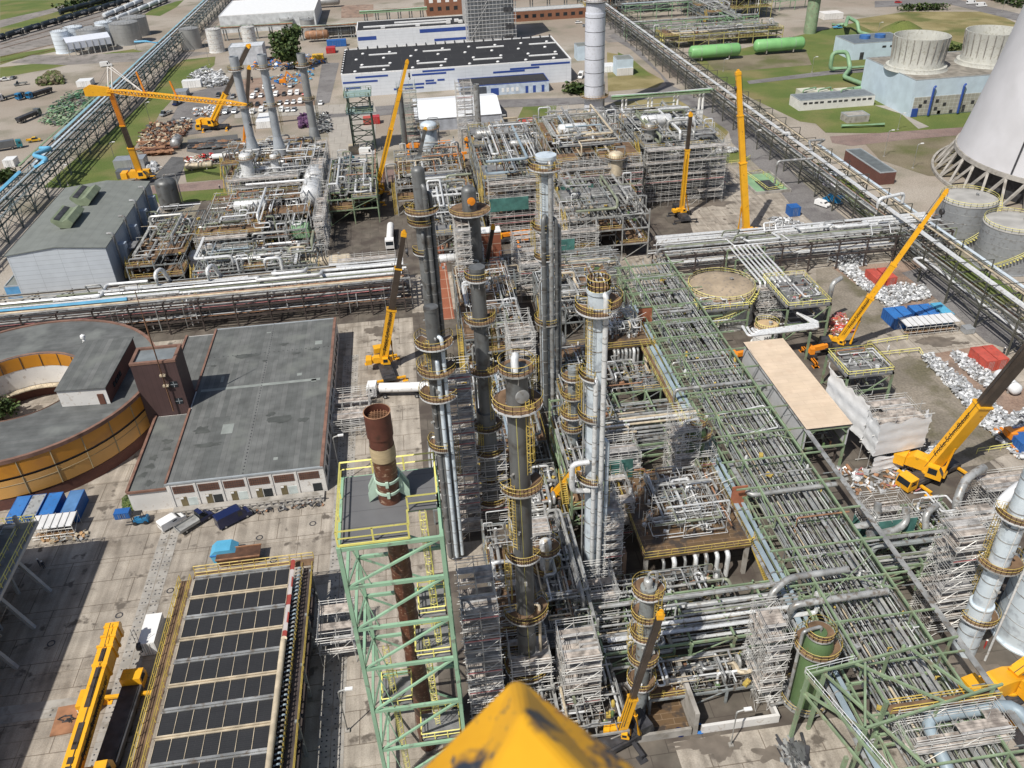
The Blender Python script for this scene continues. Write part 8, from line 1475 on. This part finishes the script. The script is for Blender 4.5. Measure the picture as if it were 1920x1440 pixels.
def canopy(label, x0, x1, y0, y1, z, n):
    t = thing('scaffold_canopy', label, 'canopy', ((x0 + x1) / 2, (y0 + y1) / 2, 0)); mb = MB(); mb.hexa([(x0, y0, z - .2), (x1, y0, z - .2), (x1, y1, z), (x0, y1, z), (x0, y0, z - .12), (x1, y0, z - .12), (x1, y1, z + .08), (x0, y1, z + .08)]); r_ = mb.build('roof_sheet', mat('white_canopy_sheet', (.66, .66, .66), .5, 0, .06, .6), t); mb = MB()
    for k in range(n + 1): x = x0 + (x1 - x0) * k / n; mb.bar((x, y0 - .1, z - .06), (x, y1, z + .14), .1)
    mb.build('batten', STEEL, r_); mb = MB()
    for k in range(n + 1):
        x = x0 + (x1 - x0) * k / n
        for y in (y0, y1): mb.stick((x, y, 0), (x, y, z + .3), .09)
        mb.stick((x, y0, 1), (x, y1, 2.2), .08)
    for zz in (.5, 1.1, 2.2): mb.stick((x0, y0, zz), (x1, y0, zz), .09)
    mb.build('tube_frame', SCAF, t); mb = MB(); mb.box(x0 + .4, x1 - .4, y0 + .4, y0 + 1.3, .7, .8); mb.build('bench', WOOD, t); return t
canopy('white sheet canopy on scaffold tubes in front of the four blue containers', -72.4, -65.2, 115.7, 119.2, 2.9, 6); canopy('white sheet canopy in front of the blue container row at the gate road', 108, 121, 151.6, 155.4, 3, 9)
for i, (x0, m, lb) in enumerate([(107.4, BLUEC, 'leftmost blue container in the row beside the gate road'), (110.1, BLUEC, 'second blue container from the left beside the gate road'), (113.6, BLUEC, 'middle blue container of the row beside the gate road'), (116.3, BLUEC, 'fourth blue container of the row beside the gate road'), (119.4, BLUEL, 'pale light blue container at the right end of the row beside the gate road')]): container(lb, x0, x0 + 2.5, 155.2, 161.2, m, roof=BLUER if m is BLUEC else BLUEL)
for lb, x0, y0, m in (('left red container among white bags in the lower right storage yard', 116.8, 134.9, REDC), ('right red container among white bags in the lower right storage yard', 119.5, 135, REDC), ('left red container in the upper storage yard beside the gate road', 113.4, 175.4, REDC), ('right red container in the upper storage yard beside the gate road', 116.4, 175.4, REDC)): container(lb, x0, x0 + 2.5, y0, y0 + 6, m)
for lb, px, py, w, l, m in [('blue cube container alone in the truck yard', 1486, 402, 3.2, 3.4, BLUEC), ('left of two bright red containers behind the rear block', 980, 238, 4, 5, CARS['red']), ('right faded red container of the pair behind the rear block', 996, 236, 4, 5, REDC), ('red container behind the trestle tower', 705, 230, 3.5, 4, CARS['red']), ('darker red container just left of the other red one', 690, 232, 3.5, 4, REDC), ('white box beside the dusty lot at the upper left', 162, 160, 7, 7, CARS['white']), ('white trailer box on the asphalt lot near the grass strip', 362, 163, 9, 4, CARS['white']), ('pale blue grey box with an arched end on the asphalt lot', 342, 180, 6, 7, CARS['silver']), ('white container in the car park between the left and middle stacks', 498, 232, 6, 14, CARS['white']), ('small white box at the foot of the left hand trestle rack', 23, 310, 4, 5, CARS['white']), ('pale blue grey workshop cabin beside the lattice jib crane', 248, 312, 11, 6, CARS['silver']), ('grey bin box below the workshop cabin', 236, 332, 5, 4, CARS['grey']), ('yellow container beside the tree', 597, 112, 6, 5, CARS['yellow']), ('red container to the right of the yellow one', 621, 98, 5, 6, CARS['red']), ('blue long container near the dark tank wagon', 632, 86, 11, 5, BLUEC), ('white cabin beside the white stack', 1140, 132, 6, 8, CARS['white']), ('tall cream cabin right of the white one beside the stack', 1168, 138, 8, 8, RENDER_), ('cream coloured cabin at the top right road', 1556, 34, 12, 9, RENDER_), ('yellow control cabin on the rear block', 1124, 258, 4.5, 3, YEL), ('blue box at the right edge above the yellow crane', 1912, 838, 4, 5, BLUEC), ('small blue tool box at the hall corner', 232, 968, 2.6, 1.5, BLUEC), ('pale box of bags near the trestle tower', 665, 286, 4, 4, CREAM), ('grey steel bin beside the canopy on the gate road', 1813, 622, 2.2, 2.2, CARS['silver']), ('white generator box by the caged equipment', 445, 488, 3.4, 2.2, CARS['white']), ('green framed machine on the left rear plant', 566, 440, 5, 5, GREENP)]:
    p = at(px, py); z0 = 12.6 if 'on the rear block' in lb else (5.2 if 'left rear plant' in lb else .1); p = at(px, py, z0); container(lb, p.x - w / 2, p.x + w / 2, p.y - l / 2, p.y + l / 2, m, z0, 1.3 if w < 2.7 else 2.8 if w < 8 else 3.4)
# ================================================================ trains
def wagon(t, m, L=15):
    mb = MB(); r = 1.5; mb.lathe((0, 0, 2.7), [(.05, -L / 2), (r * .8, -L / 2 + .15), (r, -L / 2 + .6), (r, L / 2 - .6), (r * .8, L / 2 - .15), (.05, L / 2)], 18, axis=(1, 0, 0)); mb.lathe((0, 0, 4.1), [(.4, 0), (.4, .35)], 10); mb.build('tank_body', m, t, True)
    mb = MB(); mb.box(-L / 2 - .5, L / 2 + .5, -1, 1, .95, 1.25); mb.build('underframe', DARK, t, True)
    for x in (-L / 2 + 1.8, L / 2 - 1.8): mb = MB(); [mb.lathe((x + u, e - .07, .5), [(.46, 0), (.46, .14)], 12, axis=(0, 1, 0)) for u in (-.9, .9) for e in (-.75, .75)]; mb.box(x - 1.6, x + 1.6, -.9, .9, .45, .8); mb.build('bogie', BLACK, t, True)
BLKW = mat('blue_black_wagon_paint', (.025, .035, .045), .45, .1, .15, .3); WHW = mat('white_wagon_paint', (.62, .65, .67), .45, 0, .08, .3)
def train(a, b, m, key, lbl, grp, L=15, mark=False):
    A, B = at(*a), at(*b); d = (B - A); n = int(d.length / (L + 2)); dn = d.normalized(); rz = math.atan2(dn.y, dn.x); P0 = None
    for i in range(n):
        loc = A + dn * ((L + 2) * (i + .5)); loc.z = .25
        if P0 is None: P0 = thing('tank_wagon', lbl, 'rail wagon', loc, rz, grp); wagon(P0, m, L); mk = text('GATX', Vector((0, 0, 0)), Matrix.Identity(3), 1.7, INKW) if mark else None
        else: o = P0.copy(); COL.objects.link(o); o.location = loc; [copy_tree(c, o) for c in P0.children]
    if mark:
        side = Matrix.Rotation(R(90), 4, 'X'); side.translation = Vector((1, -1.53, 2.9))
        for i, o in enumerate([o for o in COL.objects if o.get('group') == grp and o.parent is None]):
            if i == 0: mk.parent = o; mk.matrix_world = Matrix.Identity(4); mk.matrix_basis = side
            else: c = mk.copy(); COL.objects.link(c); c.parent = o; c.matrix_basis = side
train((-60, 96), (256, 2), BLKW, 1, 'blue black tank wagon in the long train on the near track at the upper left', 'black tank wagons on the near track', mark=True); train((112, 30), (236, -4), BLKW, 2, 'dark tank wagon in the second train behind the long one', 'black tank wagons on the far track')
train((198, 52), (318, 2), WHW, 3, 'pale tank wagon on the track behind the tank farm', 'pale tank wagons behind the tank farm'); train((196, 38), (280, 2), WHW, 4, 'pale tank wagon on the track beside the black train', 'pale tank wagons beside the black train')
drum('dark grey horizontal tank beside the low hall at the top', (at(640, 70).x, at(640, 70).y, 4), 2.6, 16, COLG, 'x'); drum('rusty horizontal tank right of the tree', (at(596, 78).x, at(596, 78).y, 4), 2.4, 12, RUSTP, 'x'); drum('silver horizontal tank at the top edge right of the white hall', (at(612, 14).x, at(612, 14).y, 4), 2.6, 18, SIL, 'x'); drum('wrapped white drum lying in the lower right storage yard', (at(1885, 728).x, at(1885, 728).y, 1.6), 1.2, 6, SHEET, 'y'); drum('cream pipe bundle drum on the grass of the scrap yard', (at(375, 318).x, at(375, 318).y, 1.6), 1.2, 9, CREAM, 'x'); drum('dull grey tank among the pipe scrap', (at(334, 276).x, at(334, 276).y, 2.4), 1.9, 7, INSG, 'y'); vdrum('dark grey silo with a scaffold top behind the clad production building', at(323, 392).x, at(323, 392).y, 0, 3.4, 9, COLG, deck=False)
# ================================================================ heaps and scatter
def inpoly(x, y, P):
    c = False; j = len(P) - 1
    for i in range(len(P)):
        if (P[i].y > y) != (P[j].y > y) and x < (P[j].x - P[i].x) * (y - P[i].y) / (P[j].y - P[i].y) + P[i].x: c = not c
        j = i
    return c
def heap(name, label, cat, px, n, smin, smax, ms, seed=0, tubes=.3, hgt=1.0, lng=3.0, ang=None):
    q = random.Random(seed); P = [at(*p) for p in px]; x0, x1 = min(p.x for p in P), max(p.x for p in P); y0, y1 = min(p.y for p in P), max(p.y for p in P); mb = MB(); k = 0; tries = 0
    while k < n and tries < n * 20:
        tries += 1; x, y = q.uniform(x0, x1), q.uniform(y0, y1)
        if not inpoly(x, y, P): continue
        k += 1; s = q.uniform(smin, smax); mb.m = q.randrange(len(ms)); z = q.uniform(.1, hgt); a = q.uniform(0, 3.14) if ang is None else ang + q.gauss(0, .25)
        if q.random() < tubes: L = s * lng * q.uniform(.4, 1); mb.tube([(x - math.cos(a) * L / 2, y - math.sin(a) * L / 2, z + s * .2), (x + math.cos(a) * L / 2, y + math.sin(a) * L / 2, z + s * .2 + q.uniform(-.15, .15))], s * q.uniform(.15, .35), 6)
        elif name == 'bag_heap' and q.random() < .7: blob(mb, (x, y, z), s * 1.15, q)
        else: mb.obox((x, y, z), s, s * q.uniform(.5, 1.2), s * q.uniform(.3, .8), a, q.uniform(-.6, .6), q.uniform(-.6, .6))
    c = sum(P, Vector()) / len(P); c.z = 0; return tag(mb.build(name, ms, origin=c), label, cat, kind='stuff')
GBAG = mat('silver_grey_foil', (.42, .43, .44), .5, .3, .25, 1); WB = [SHEET, INSW, GBAG, GBAG, INSG]
heap('bag_heap', 'white insulation bags along the left side of the upper storage yard', 'bags', [(1565, 500), (1600, 500), (1690, 575), (1680, 592)], 1100, .25, .75, WB, 1, .15, 1.0); heap('bag_heap', 'white insulation bags in front of the red containers of the upper storage yard', 'bags', [(1640, 530), (1735, 540), (1745, 560), (1690, 572)], 640, .25, .75, WB, 2, .2, .9); heap('bag_heap', 'white insulation scraps behind the upper storage yard under the cross rack', 'bags', [(1545, 478), (1620, 474), (1625, 500), (1570, 500)], 420, .25, .7, WB + [DARK], 3, .3, .8)
heap('bag_heap', 'white wrapped bundles in a band along the lower right storage yard', 'bags', [(1728, 672), (1748, 668), (1880, 775), (1920, 830), (1920, 870), (1850, 810)], 1700, .25, .8, WB, 4, .3, 1.0); heap('bag_heap', 'white bags beside the red containers in the lower right storage yard', 'bags', [(1778, 664), (1800, 664), (1870, 712), (1855, 735), (1800, 690)], 600, .25, .75, WB, 5, .2, .9); heap('bag_heap', 'pale scrap bundles at the right edge of the lower storage yard', 'bags', [(1860, 800), (1920, 770), (1920, 830)], 480, .25, .8, WB + [DARK], 6, .4, .9)
heap('bag_heap', 'pale bags in a row behind the grass strip by the truck yard', 'bags', [(1290, 288), (1380, 280), (1384, 286), (1290, 295)], 160, .6, 1.3, WB, 7, .1, 1); heap('bag_heap', 'white bags beside the blue cube container', 'bags', [(1440, 412), (1470, 410), (1530, 430), (1530, 440), (1460, 438)], 420, .25, .8, WB + [COLG], 8, .25, .9); heap('bag_heap', 'lilac white sacks under the right hand trestle rack', 'bags', [(1528, 335), (1545, 330), (1578, 350), (1560, 358)], 90, .8, 1.4, [WHITE, mat('lilac_sack', (.55, .5, .58), .7)], 9, 0, 1.2); heap('bag_heap', 'crumpled foil sheets under the right hand trestle rack', 'bags', [(1500, 300), (1560, 320), (1590, 335), (1540, 330)], 160, .5, 1.4, WB + [LEAF], 10, .2, .7)
heap('scrap_heap', 'heap of dark green steel beams left of the trestle rack', 'scrap heap', [(75, 232), (120, 180), (190, 165), (200, 172), (150, 220), (115, 240)], 420, .5, 1.5, [mat('scrap_green', (.05, .13, .07), .6, 0, .3, .5), GRNST, COLG, GREENP], 11, .55, 1.4, 6, 1.0); heap('scrap_heap', 'heap of rusty pipe offcuts in the scrap yard', 'scrap heap', [(262, 262), (285, 235), (360, 230), (352, 252), (310, 275), (270, 292)], 520, .6, 1.7, [RUSTP, mat('dark_rust', (.12, .055, .035), .8), CREAM, COLG], 12, .6, 1.6, 2.4); heap('scrap_heap', 'heap of silver and white cladding scraps at the lot edge', 'scrap heap', [(352, 146), (385, 128), (420, 140), (430, 158), (390, 165)], 380, .6, 1.6, WB + [COLG], 13, .4, 1.4, 5); heap('scrap_heap', 'heap of pale scrap left of the yellow crane boom', 'scrap heap', [(362, 208), (415, 198), (412, 218), (366, 220)], 260, .5, 1.4, WB + [RUSTP, COLG], 14, .4, 1.0)
heap('scrap_heap', 'row of long rusty pipes beside the scrap heap', 'scrap heap', [(270, 272), (318, 265), (312, 292), (280, 294)], 60, 1.4, 2, [RUSTP, mat('dark_rust_b', (.13, .06, .04), .8)], 15, 1, 1.2, 6, .1); heap('scrap_heap', 'scattered blue barrels and timber round the excavator', 'scrap heap', [(500, 150), (545, 140), (590, 130), (585, 150), (540, 165)], 120, .6, 1.5, [BLUER, WOOD, CREAM, BLUEL], 16, .3, 1.0); heap('scrap_heap', 'jumble of machines and timber near the tree', 'scrap heap', [(480, 110), (600, 104), (612, 118), (520, 135), (470, 130)], 260, .6, 1.8, [WOOD, WHITE, CRO, DARK, BLUER, RUSTP], 17, .3, 1.2); heap('pallet_heap', 'purple crates stacked behind the right heater stack', 'crates', [(560, 222), (585, 218), (588, 238), (562, 242)], 160, .8, 1.5, [mat('purple_crate', (.085, .035, .095), .7), mat('purple_crate_b', (.13, .06, .13), .7)], 18, 0, 2.0); heap('scrap_heap', 'dark machine parts stored right of the purple crates', 'scrap heap', [(590, 218), (615, 216), (622, 250), (592, 252)], 180, .7, 1.6, [DARK, GREYST, COLG, INSG], 19, .3, 1.6); heap('scrap_heap', 'red and white pipe scraps left of the long leaning crane', 'scrap heap', [(1552, 600), (1580, 590), (1600, 625), (1560, 630)], 220, .4, 1.1, [PINK, WHITE, RUSTP, REDC], 20, .6, .8, 3); heap('scrap_heap', 'white cladding scraps beside the dark side road', 'scrap heap', [(272, 325), (290, 305), (297, 318), (280, 336)], 110, .6, 1.4, WB, 21, .3, 1); heap('scrap_heap', 'red machine and white pipes on the lot edge', 'scrap heap', [(345, 298), (400, 290), (404, 306), (350, 312)], 110, .5, 1.3, [RUSTP, WHITE, CARS['red'], CREAM, DARK], 22, .4, 1); heap('scrap_heap', 'long dark steel plates lying in front of the parked truck', 'scrap heap', [(378, 268), (442, 264), (444, 278), (380, 280)], 46, 1.2, 2.2, [DARK, COLG, RUSTP], 23, .9, .5, 8, 0)
heap('scrap_heap', 'rusty and dark tools in front of the loading ramp', 'scrap heap', [(470, 955), (600, 938), (606, 948), (480, 966)], 80, .3, .6, [DARK, RUSTP, INSG, INSG, DARK], 24, .4, .5); heap('timber_heap', 'pallets and boards in front of the white canopy', 'timber', [(75, 1010), (165, 1000), (165, 1014), (85, 1020)], 40, .4, .9, [WOOD, CREAM, INSG, INSG], 25, .4, .4); heap('scrap_heap', 'long grey and black channels laid on the slabs in front of the green frame', 'scrap heap', [(1462, 1400), (1510, 1398), (1520, 1440), (1468, 1440)], 60, .5, 1, [DARK, COLG, INSG], 26, .9, .3, 6, 1.5); heap('scrap_heap', 'white and silver insulation scraps in the dark corner beyond the plywood roof', 'scrap heap', [(1690, 880), (1760, 830), (1790, 850), (1730, 890)], 120, .4, 1, WB, 27, .3, .7); heap('scrap_heap', 'debris strewn over the yard beside the white sheeted scaffold', 'scrap heap', [(1560, 880), (1700, 870), (1740, 920), (1600, 930)], 200, .3, .9, WB + [RUSTP, WOOD, PINK], 28, .5, .5); heap('soil_heap', 'earth heap with weeds on the dusty lot', 'soil heap', [(70, 162), (92, 142), (110, 140), (122, 158)], 500, .8, 2, [LEAF2, G_SCRUB], 29, 0, 2.4)
# ================================================================ vegetation
def tree(name, label, px, py, hpy, rad, seed, m=LEAF, n=1500, trunk=True):
    b = at(px, py); H = hz(b.x, b.y, hpy); q = random.Random(seed); t = thing(name, label, 'tree', (b.x, b.y, 0)); mb = MB(); mb.tube([(b.x, b.y, 0), (b.x + .2, b.y, H * .35), (b.x, b.y + .2, H * .75)], rad * .07, 7)
    for k in range(5): a = q.uniform(0, 6.28); mb.tube([(b.x, b.y, H * q.uniform(.25, .5)), (b.x + rad * .6 * math.cos(a), b.y + rad * .6 * math.sin(a), H * q.uniform(.5, .8))], rad * .03, 5)
    mb.build('trunk', BARK, t); mb = MB(); C = [(b.x + q.gauss(0, rad * .42), b.y + q.gauss(0, rad * .42), H * q.uniform(.3, .92)) for _ in range(26)]
    for k in range(n):
        c = C[q.randrange(26)]; w = 1.0 - .75 * max(0, (c[2] / H - .45)); s = rad * q.uniform(.06, .16); x, y, z = (c[0] - b.x) * w + b.x + q.gauss(0, rad * .17), (c[1] - b.y) * w + b.y + q.gauss(0, rad * .17), c[2] + q.gauss(0, H * .055); mb.m = 0 if q.random() < .75 else 1
        u = Vector((q.gauss(0, 1), q.gauss(0, 1), q.gauss(0, .7))).normalized(); v = u.cross(Vector((q.gauss(0, 1), q.gauss(0, 1), q.gauss(0, 1)))).normalized(); p = Vector((x, y, z)); mb.poly([p + u * s, p + v * s * .7, p - u * s, p - v * s * .7])
    mb.build('crown', [m, LEAF2], t); return t
tree('broadleaf_tree', 'tall dark green tree standing behind the heater stacks', 553, 130, 50, 8.2, 1, n=2600); tree('courtyard_tree', 'leafy tree in the courtyard of the drum building', 8, 792, 748, 3.4, 2, n=1200)
def hedge(name, label, a, b, w, h, seed, n=500, kind=None):
    A, B = at(*a), at(*b); q = random.Random(seed); mb = MB()
    for k in range(n): f = q.random(); p = A + (B - A) * f + Vector((q.gauss(0, w * .35), q.gauss(0, w * .35), h * q.random() ** .7)); s = q.uniform(.5, 1.2) * w * .16; u = Vector((q.gauss(0, 1), q.gauss(0, 1), q.gauss(0, 1))).normalized(); v = u.cross(Vector((0, .3, 1))).normalized(); mb.m = 0 if q.random() < .7 else 1; mb.poly([p + u * s, p + v * s, p - u * s, p - v * s])
    return tag(mb.build(name, [LEAF, LEAF2], origin=A), label, 'hedge')
hedge('hedge', 'dark clipped hedge on the lawn at the top right', (1690, 20), (1768, 18), 5, 3.5, 1, 700); hedge('hedge', 'dark bushes behind the concrete fan stacks', (1858, 95), (1900, 104), 6, 5, 2, 600); hedge('hedge', 'round bush at the far corner of the cooling block', (1862, 128), (1880, 132), 5, 4, 3, 500); hedge('hedge', 'bushes along the lane at the top right corner', (1850, -4), (1920, 16), 6, 4, 4, 600); hedge('hedge', 'green bushes below the office annex corner', (1070, 172), (1092, 176), 6, 4, 5, 500); hedge('hedge', 'bushes between the two concrete fan stacks', (1772, 108), (1800, 108), 4, 6, 6, 400); hedge('hedge', 'weedy bushes at the foot of the left hand trestle rack', (0, 345), (20, 330), 5, 3, 7, 400); hedge('hedge', 'shrubs behind the black train at the top', (120, 22), (240, -6), 9, 6, 8, 700)
b = at(1690, 62); mb = MB(); q = random.Random(3); mb.lathe((b.x, b.y, 0), [(13, 0), (10, 2.2), (6, 4.6), (2.5, 6), (.1, 6.4)], 18, cap0=False); mb.v = [(v[0] + q.uniform(-1, 1), v[1] + q.uniform(-1, 1), v[2]) for v in mb.v]; tag(mb.build('grass_mound', G_GRASS, origin=b), 'conical green earth mound behind the blue pump house', 'mound')
heap('grass_tuft', 'tall weeds growing on the small grass patch below the hall corner', 'grass', [(228, 938), (250, 928), (258, 952), (234, 958)], 160, .3, .7, [LEAF2, LEAF], 33, 0, .5)
# ================================================================ lamps, people
def lamp(label, px, py, tpy, two=False, m=STEEL):
    b = at(px, py); H = max(4, hz(b.x, b.y, tpy)); t = thing('street_lamp', label, 'lamp post', (b.x, b.y, 0)); mb = MB(); mb.tube([(b.x, b.y, 0), (b.x, b.y, H), (b.x + 1.2, b.y, H + .3)], .12, 8); mb.build('pole', m, t); mb = MB(); mb.obox((b.x + 1.4, b.y, H + .3), 1.0, .45, .22); mb.build('lamp_head', WHITE, t); mb = MB(); mb.box(b.x - .3, b.x + .3, b.y - .3, b.y + .3, 0, .35); mb.build('foot', CONCR, t)
for lb, a, b_, c in [('lamp post on the lawn beside the workshop cabin', 220, 315, 268), ('lamp post on the lawn near the clad production building', 128, 348, 311), ('lamp post at the edge of the lawn by the scrap yard', 282, 230, 193), ('tall lamp post at the bend of the main road', 1410, 304, 246), ('lamp post beside the bare ground right of the trestle rack', 1711, 316, 271), ('lamp post near the yellow sign beside the red road', 1657, 294, 246), ('lamp post at the right end of the oval lawn', 1683, 244, 214), ('lamp post on the bare ground near the green bullets', 1522, 136, 108), ('lamp post on the far lawn beside the green pipeline', 1645, 68, 43), ('lamp post standing left of the big hall doors', 641, 906, 820), ('lamp post in the shade left of the green derrick', 652, 1371, 1297), ('lamp post beside the tank farm loading shed', 256, 93, 76), ('lamp post near the silver tanks at the upper left', 393, 122, 78), ('lamp post between the rails and the black train', 45, 72, 55), ('lamp post at the far rails behind the white tanks', 192, 42, 14), ('lamp post in the front yard beside the bund', 1370, 1398, 1335), ('lamp post at the lane near the top right corner', 1879, 22, 0), ('lamp post on the lawn strip in front of the green bullets', 1356, 134, 112), ('lamp post beside the gate road', 1850, 585, 556)]: lamp(lb, a, b_, c)
def person_mesh():
    me = bpy.data.meshes.new('person'); J = [((0, 0, .98), .16), ((0, 0, 1.2), .14), ((0, 0, 1.42), .17), ((0, 0, 1.54), .065), ((0, .01, 1.62), .095), ((0, .01, 1.74), .085), ((.2, 0, 1.42), .075), ((.27, .04, 1.15), .055), ((.24, .16, .95), .045), ((-.2, 0, 1.42), .075), ((-.28, .02, 1.14), .055), ((-.26, .1, .9), .045), ((.1, 0, .92), .1), ((.12, .04, .5), .07), ((.12, -.02, .08), .05), ((.12, .12, .04), .045), ((-.1, 0, .92), .1), ((-.12, -.03, .5), .07), ((-.13, -.08, .08), .05), ((-.13, .06, .04), .045)]
    E_ = [(0, 1), (1, 2), (2, 3), (3, 4), (4, 5), (2, 6), (6, 7), (7, 8), (2, 9), (9, 10), (10, 11), (0, 12), (12, 13), (13, 14), (14, 15), (0, 16), (16, 17), (17, 18), (18, 19)]
    me.from_pydata([j[0] for j in J], E_, []); o = bpy.data.objects.new('person', me); COL.objects.link(o); sk = o.modifiers.new('s', 'SKIN'); o.modifiers.new('u', 'SUBSURF').levels = 1
    for v, j in zip(me.skin_vertices[0].data, J): v.radius = (j[1], j[1])
    me.skin_vertices[0].data[0].use_root = True; dg = bpy.context.evaluated_depsgraph_get(); r_ = bpy.data.meshes.new_from_object(o.evaluated_get(dg)); bpy.data.objects.remove(o); return r_
PM_ = person_mesh(); SKIN = mat('skin', (.45, .28, .2), .6); OV = {'dark': mat('dark_work_clothes', (.03, .035, .05), .8), 'orange': mat('orange_work_clothes', (.6, .17, .03), .8), 'white': mat('white_work_clothes', (.6, .6, .6), .8), 'red': mat('red_work_clothes', (.4, .04, .03), .8)}
for lb, px, py, z, k, hel in [('left of two workers in dark clothes and white helmets under the left frame', 76, 1062, .1, 'dark', WHITE), ('right of two workers in dark clothes under the left frame', 84, 1066, .1, 'dark', WHITE), ('worker in pale clothes on the path behind the equipment platform', 1664, 660, .1, 'white', WHITE), ('worker in dark clothes beside the right red container', 1881, 664, .1, 'dark', WHITE), ('left of two workers in dark clothes at the truck yard fence', 1340, 326, .1, 'dark', YEL), ('right of two workers in dark clothes at the truck yard fence', 1356, 324, .1, 'dark', YEL), ('worker in dark clothes near the gate road lamp', 1877, 590, .1, 'dark', WHITE), ('worker on the reddish road in front of the scrap yard', 413, 356, .1, 'dark', WHITE), ('worker in red clothes on the slabs near the clad column', 1845, 1215, .1, 'red', WHITE)]:
    b = at(px, py, z); t = thing('person', lb, 'person', b, R(px * 37 % 360)); me = PM_.copy(); me.materials.clear(); me.materials.append(OV[k]); o = bpy.data.objects.new('body', me); COL.objects.link(o); o.parent = t; mb = MB(); mb.lathe((0, 0, 1.7), [(.15, 0), (.13, .08), (.08, .14), (.01, .16)], 12); mb.build('helmet', hel, t, True); mb = MB(); mb.lathe((0, .03, 1.6), [(.03, -.09), (.075, -.04), (.085, .02), (.07, .08)], 10); mb.build('face', SKIN, t, True)
for lb, px, py, r_, m_ in (('coil of blue hose beside the open bund', 1310, 1367, .8, BLUER), ('second darker coil of hose left of the blue one', 1274, 1374, .7, NAVY)): p = at(px, py); mb = MB(); [mb.tube([(p.x + r_ * (1 - .1 * k) * math.cos(6.283 * i / 16), p.y + r_ * (1 - .1 * k) * math.sin(6.283 * i / 16), .15 + .05 * k) for i in range(17)], .06, 5) for k in range(4)]; tag(mb.build('hose_coil', m_, origin=p), lb, 'hose')
# fence lines along yards
def fence(label, pts, h=1.3, m=YELP, z=.1): mb = MB(); P = [at(*p) for p in pts]; rail(mb, [(p.x, p.y) for p in P], z, False, h, .11, 2.2); tag(mb.build('guard_rail', m, origin=P[0]), label, 'railing')
fence('yellow guard rail along the grass strip by the truck yard', [(1288, 318), (1395, 306), (1406, 298)]); fence('yellow guard rail beside the path behind the equipment platforms', [(1625, 650), (1700, 638)]); fence('yellow guard rail along the lower edge of the same path', [(1630, 672), (1722, 662), (1728, 672)]); fence('yellow guard rail along the process road by the big leaning crane', [(1830, 852), (1920, 838)]); fence('yellow guard rail round the pale green pit', [(1400, 330), (1440, 360), (1468, 355), (1425, 325), (1400, 330)])
p = at(1430, 345); t = thing('settling_pit', 'pale green open pit basin in the truck yard', 'basin', p); mb = MB()
for a in ((-6, 6, -9, -8.6), (-6, 6, 8.6, 9), (-6, -5.6, -8.6, 8.6), (5.6, 6, -8.6, 8.6)): mb.box(p.x + a[0], p.x + a[1], p.y + a[2], p.y + a[3], 0, 1)
mb.build('rim', CONCR, t); mb = MB(); mb.box(p.x - 5.6, p.x + 5.6, p.y - 8.6, p.y + 8.6, .1, .3); mb.build('floor', GREENP, t); mb = MB(); mb.box(p.x - 2, p.x + 3, p.y - 8, p.y + 2, .31, .5); mb.build('sludge', DARK, t)
# ================================================================ foreground: paint chipped tip of the crane jib the photo was taken from
JT, n_, l_, b_ = nodes('chipped_jib_paint')
c_ = ramp(n_, l_, noise(n_, l_, 3.2, 6), (.62, .30, .012), (.80, .42, .02), .35, .65)
c_ = mix(n_, l_, ramp(n_, l_, noise(n_, l_, 5.5, 5), (0, 0, 0), (1, 1, 1), .57, .62), c_, (.03, .04, .06)); c_ = mix(n_, l_, ramp(n_, l_, noise(n_, l_, 14, 6), (0, 0, 0), (1, 1, 1), .64, .7), c_, (.36, .16, .05)); c_ = mix(n_, l_, ramp(n_, l_, noise(n_, l_, 40, 4, stretch=(1, .15, 1)), (0, 0, 0), (1, 1, 1), .62, .7), c_, (.10, .09, .08)); l_.new(c_, b_.inputs['Base Color']); b_.inputs['Roughness'].default_value = .45
jt = thing('jib_tip', 'pointed yellow crane jib tip with chipped paint right in front of the camera', 'crane part', at(968, 1266, 98.4))
A0, L0, R0 = at(968, 1264, 98.38), at(560, 1664, 98.38), at(1490, 1664, 98.38); A1, L1, R1 = at(980, 1330, 98.5), at(800, 1700, 98.5), at(1330, 1700, 98.5)
dnz = Vector((0, 0, .35)); mb = MB(); k = len(mb.v); mb.v += [tuple(v) for v in (A0, L0, R0, A1, L1, R1, A0 - dnz, L0 - dnz, R0 - dnz)]
for f in ((0, 3, 4, 1), (0, 2, 5, 3), (3, 5, 4), (0, 1, 7, 6), (2, 0, 6, 8), (1, 4, 5, 2, 8, 7), (6, 7, 8)): mb.face(f)
tipo = mb.build('nose_plate', JT, jt); bv = tipo.modifiers.new('soft_edge', 'BEVEL'); bv.width = .02; bv.segments = 3
mb = MB(); bk = (L0 + R0) / 2; mb.bar(bk + Vector((0, 0, -.2)), bk + Vector((-.1, -2.2, -.6)), .5, .5); mb.build('jib_beam', JT, jt)
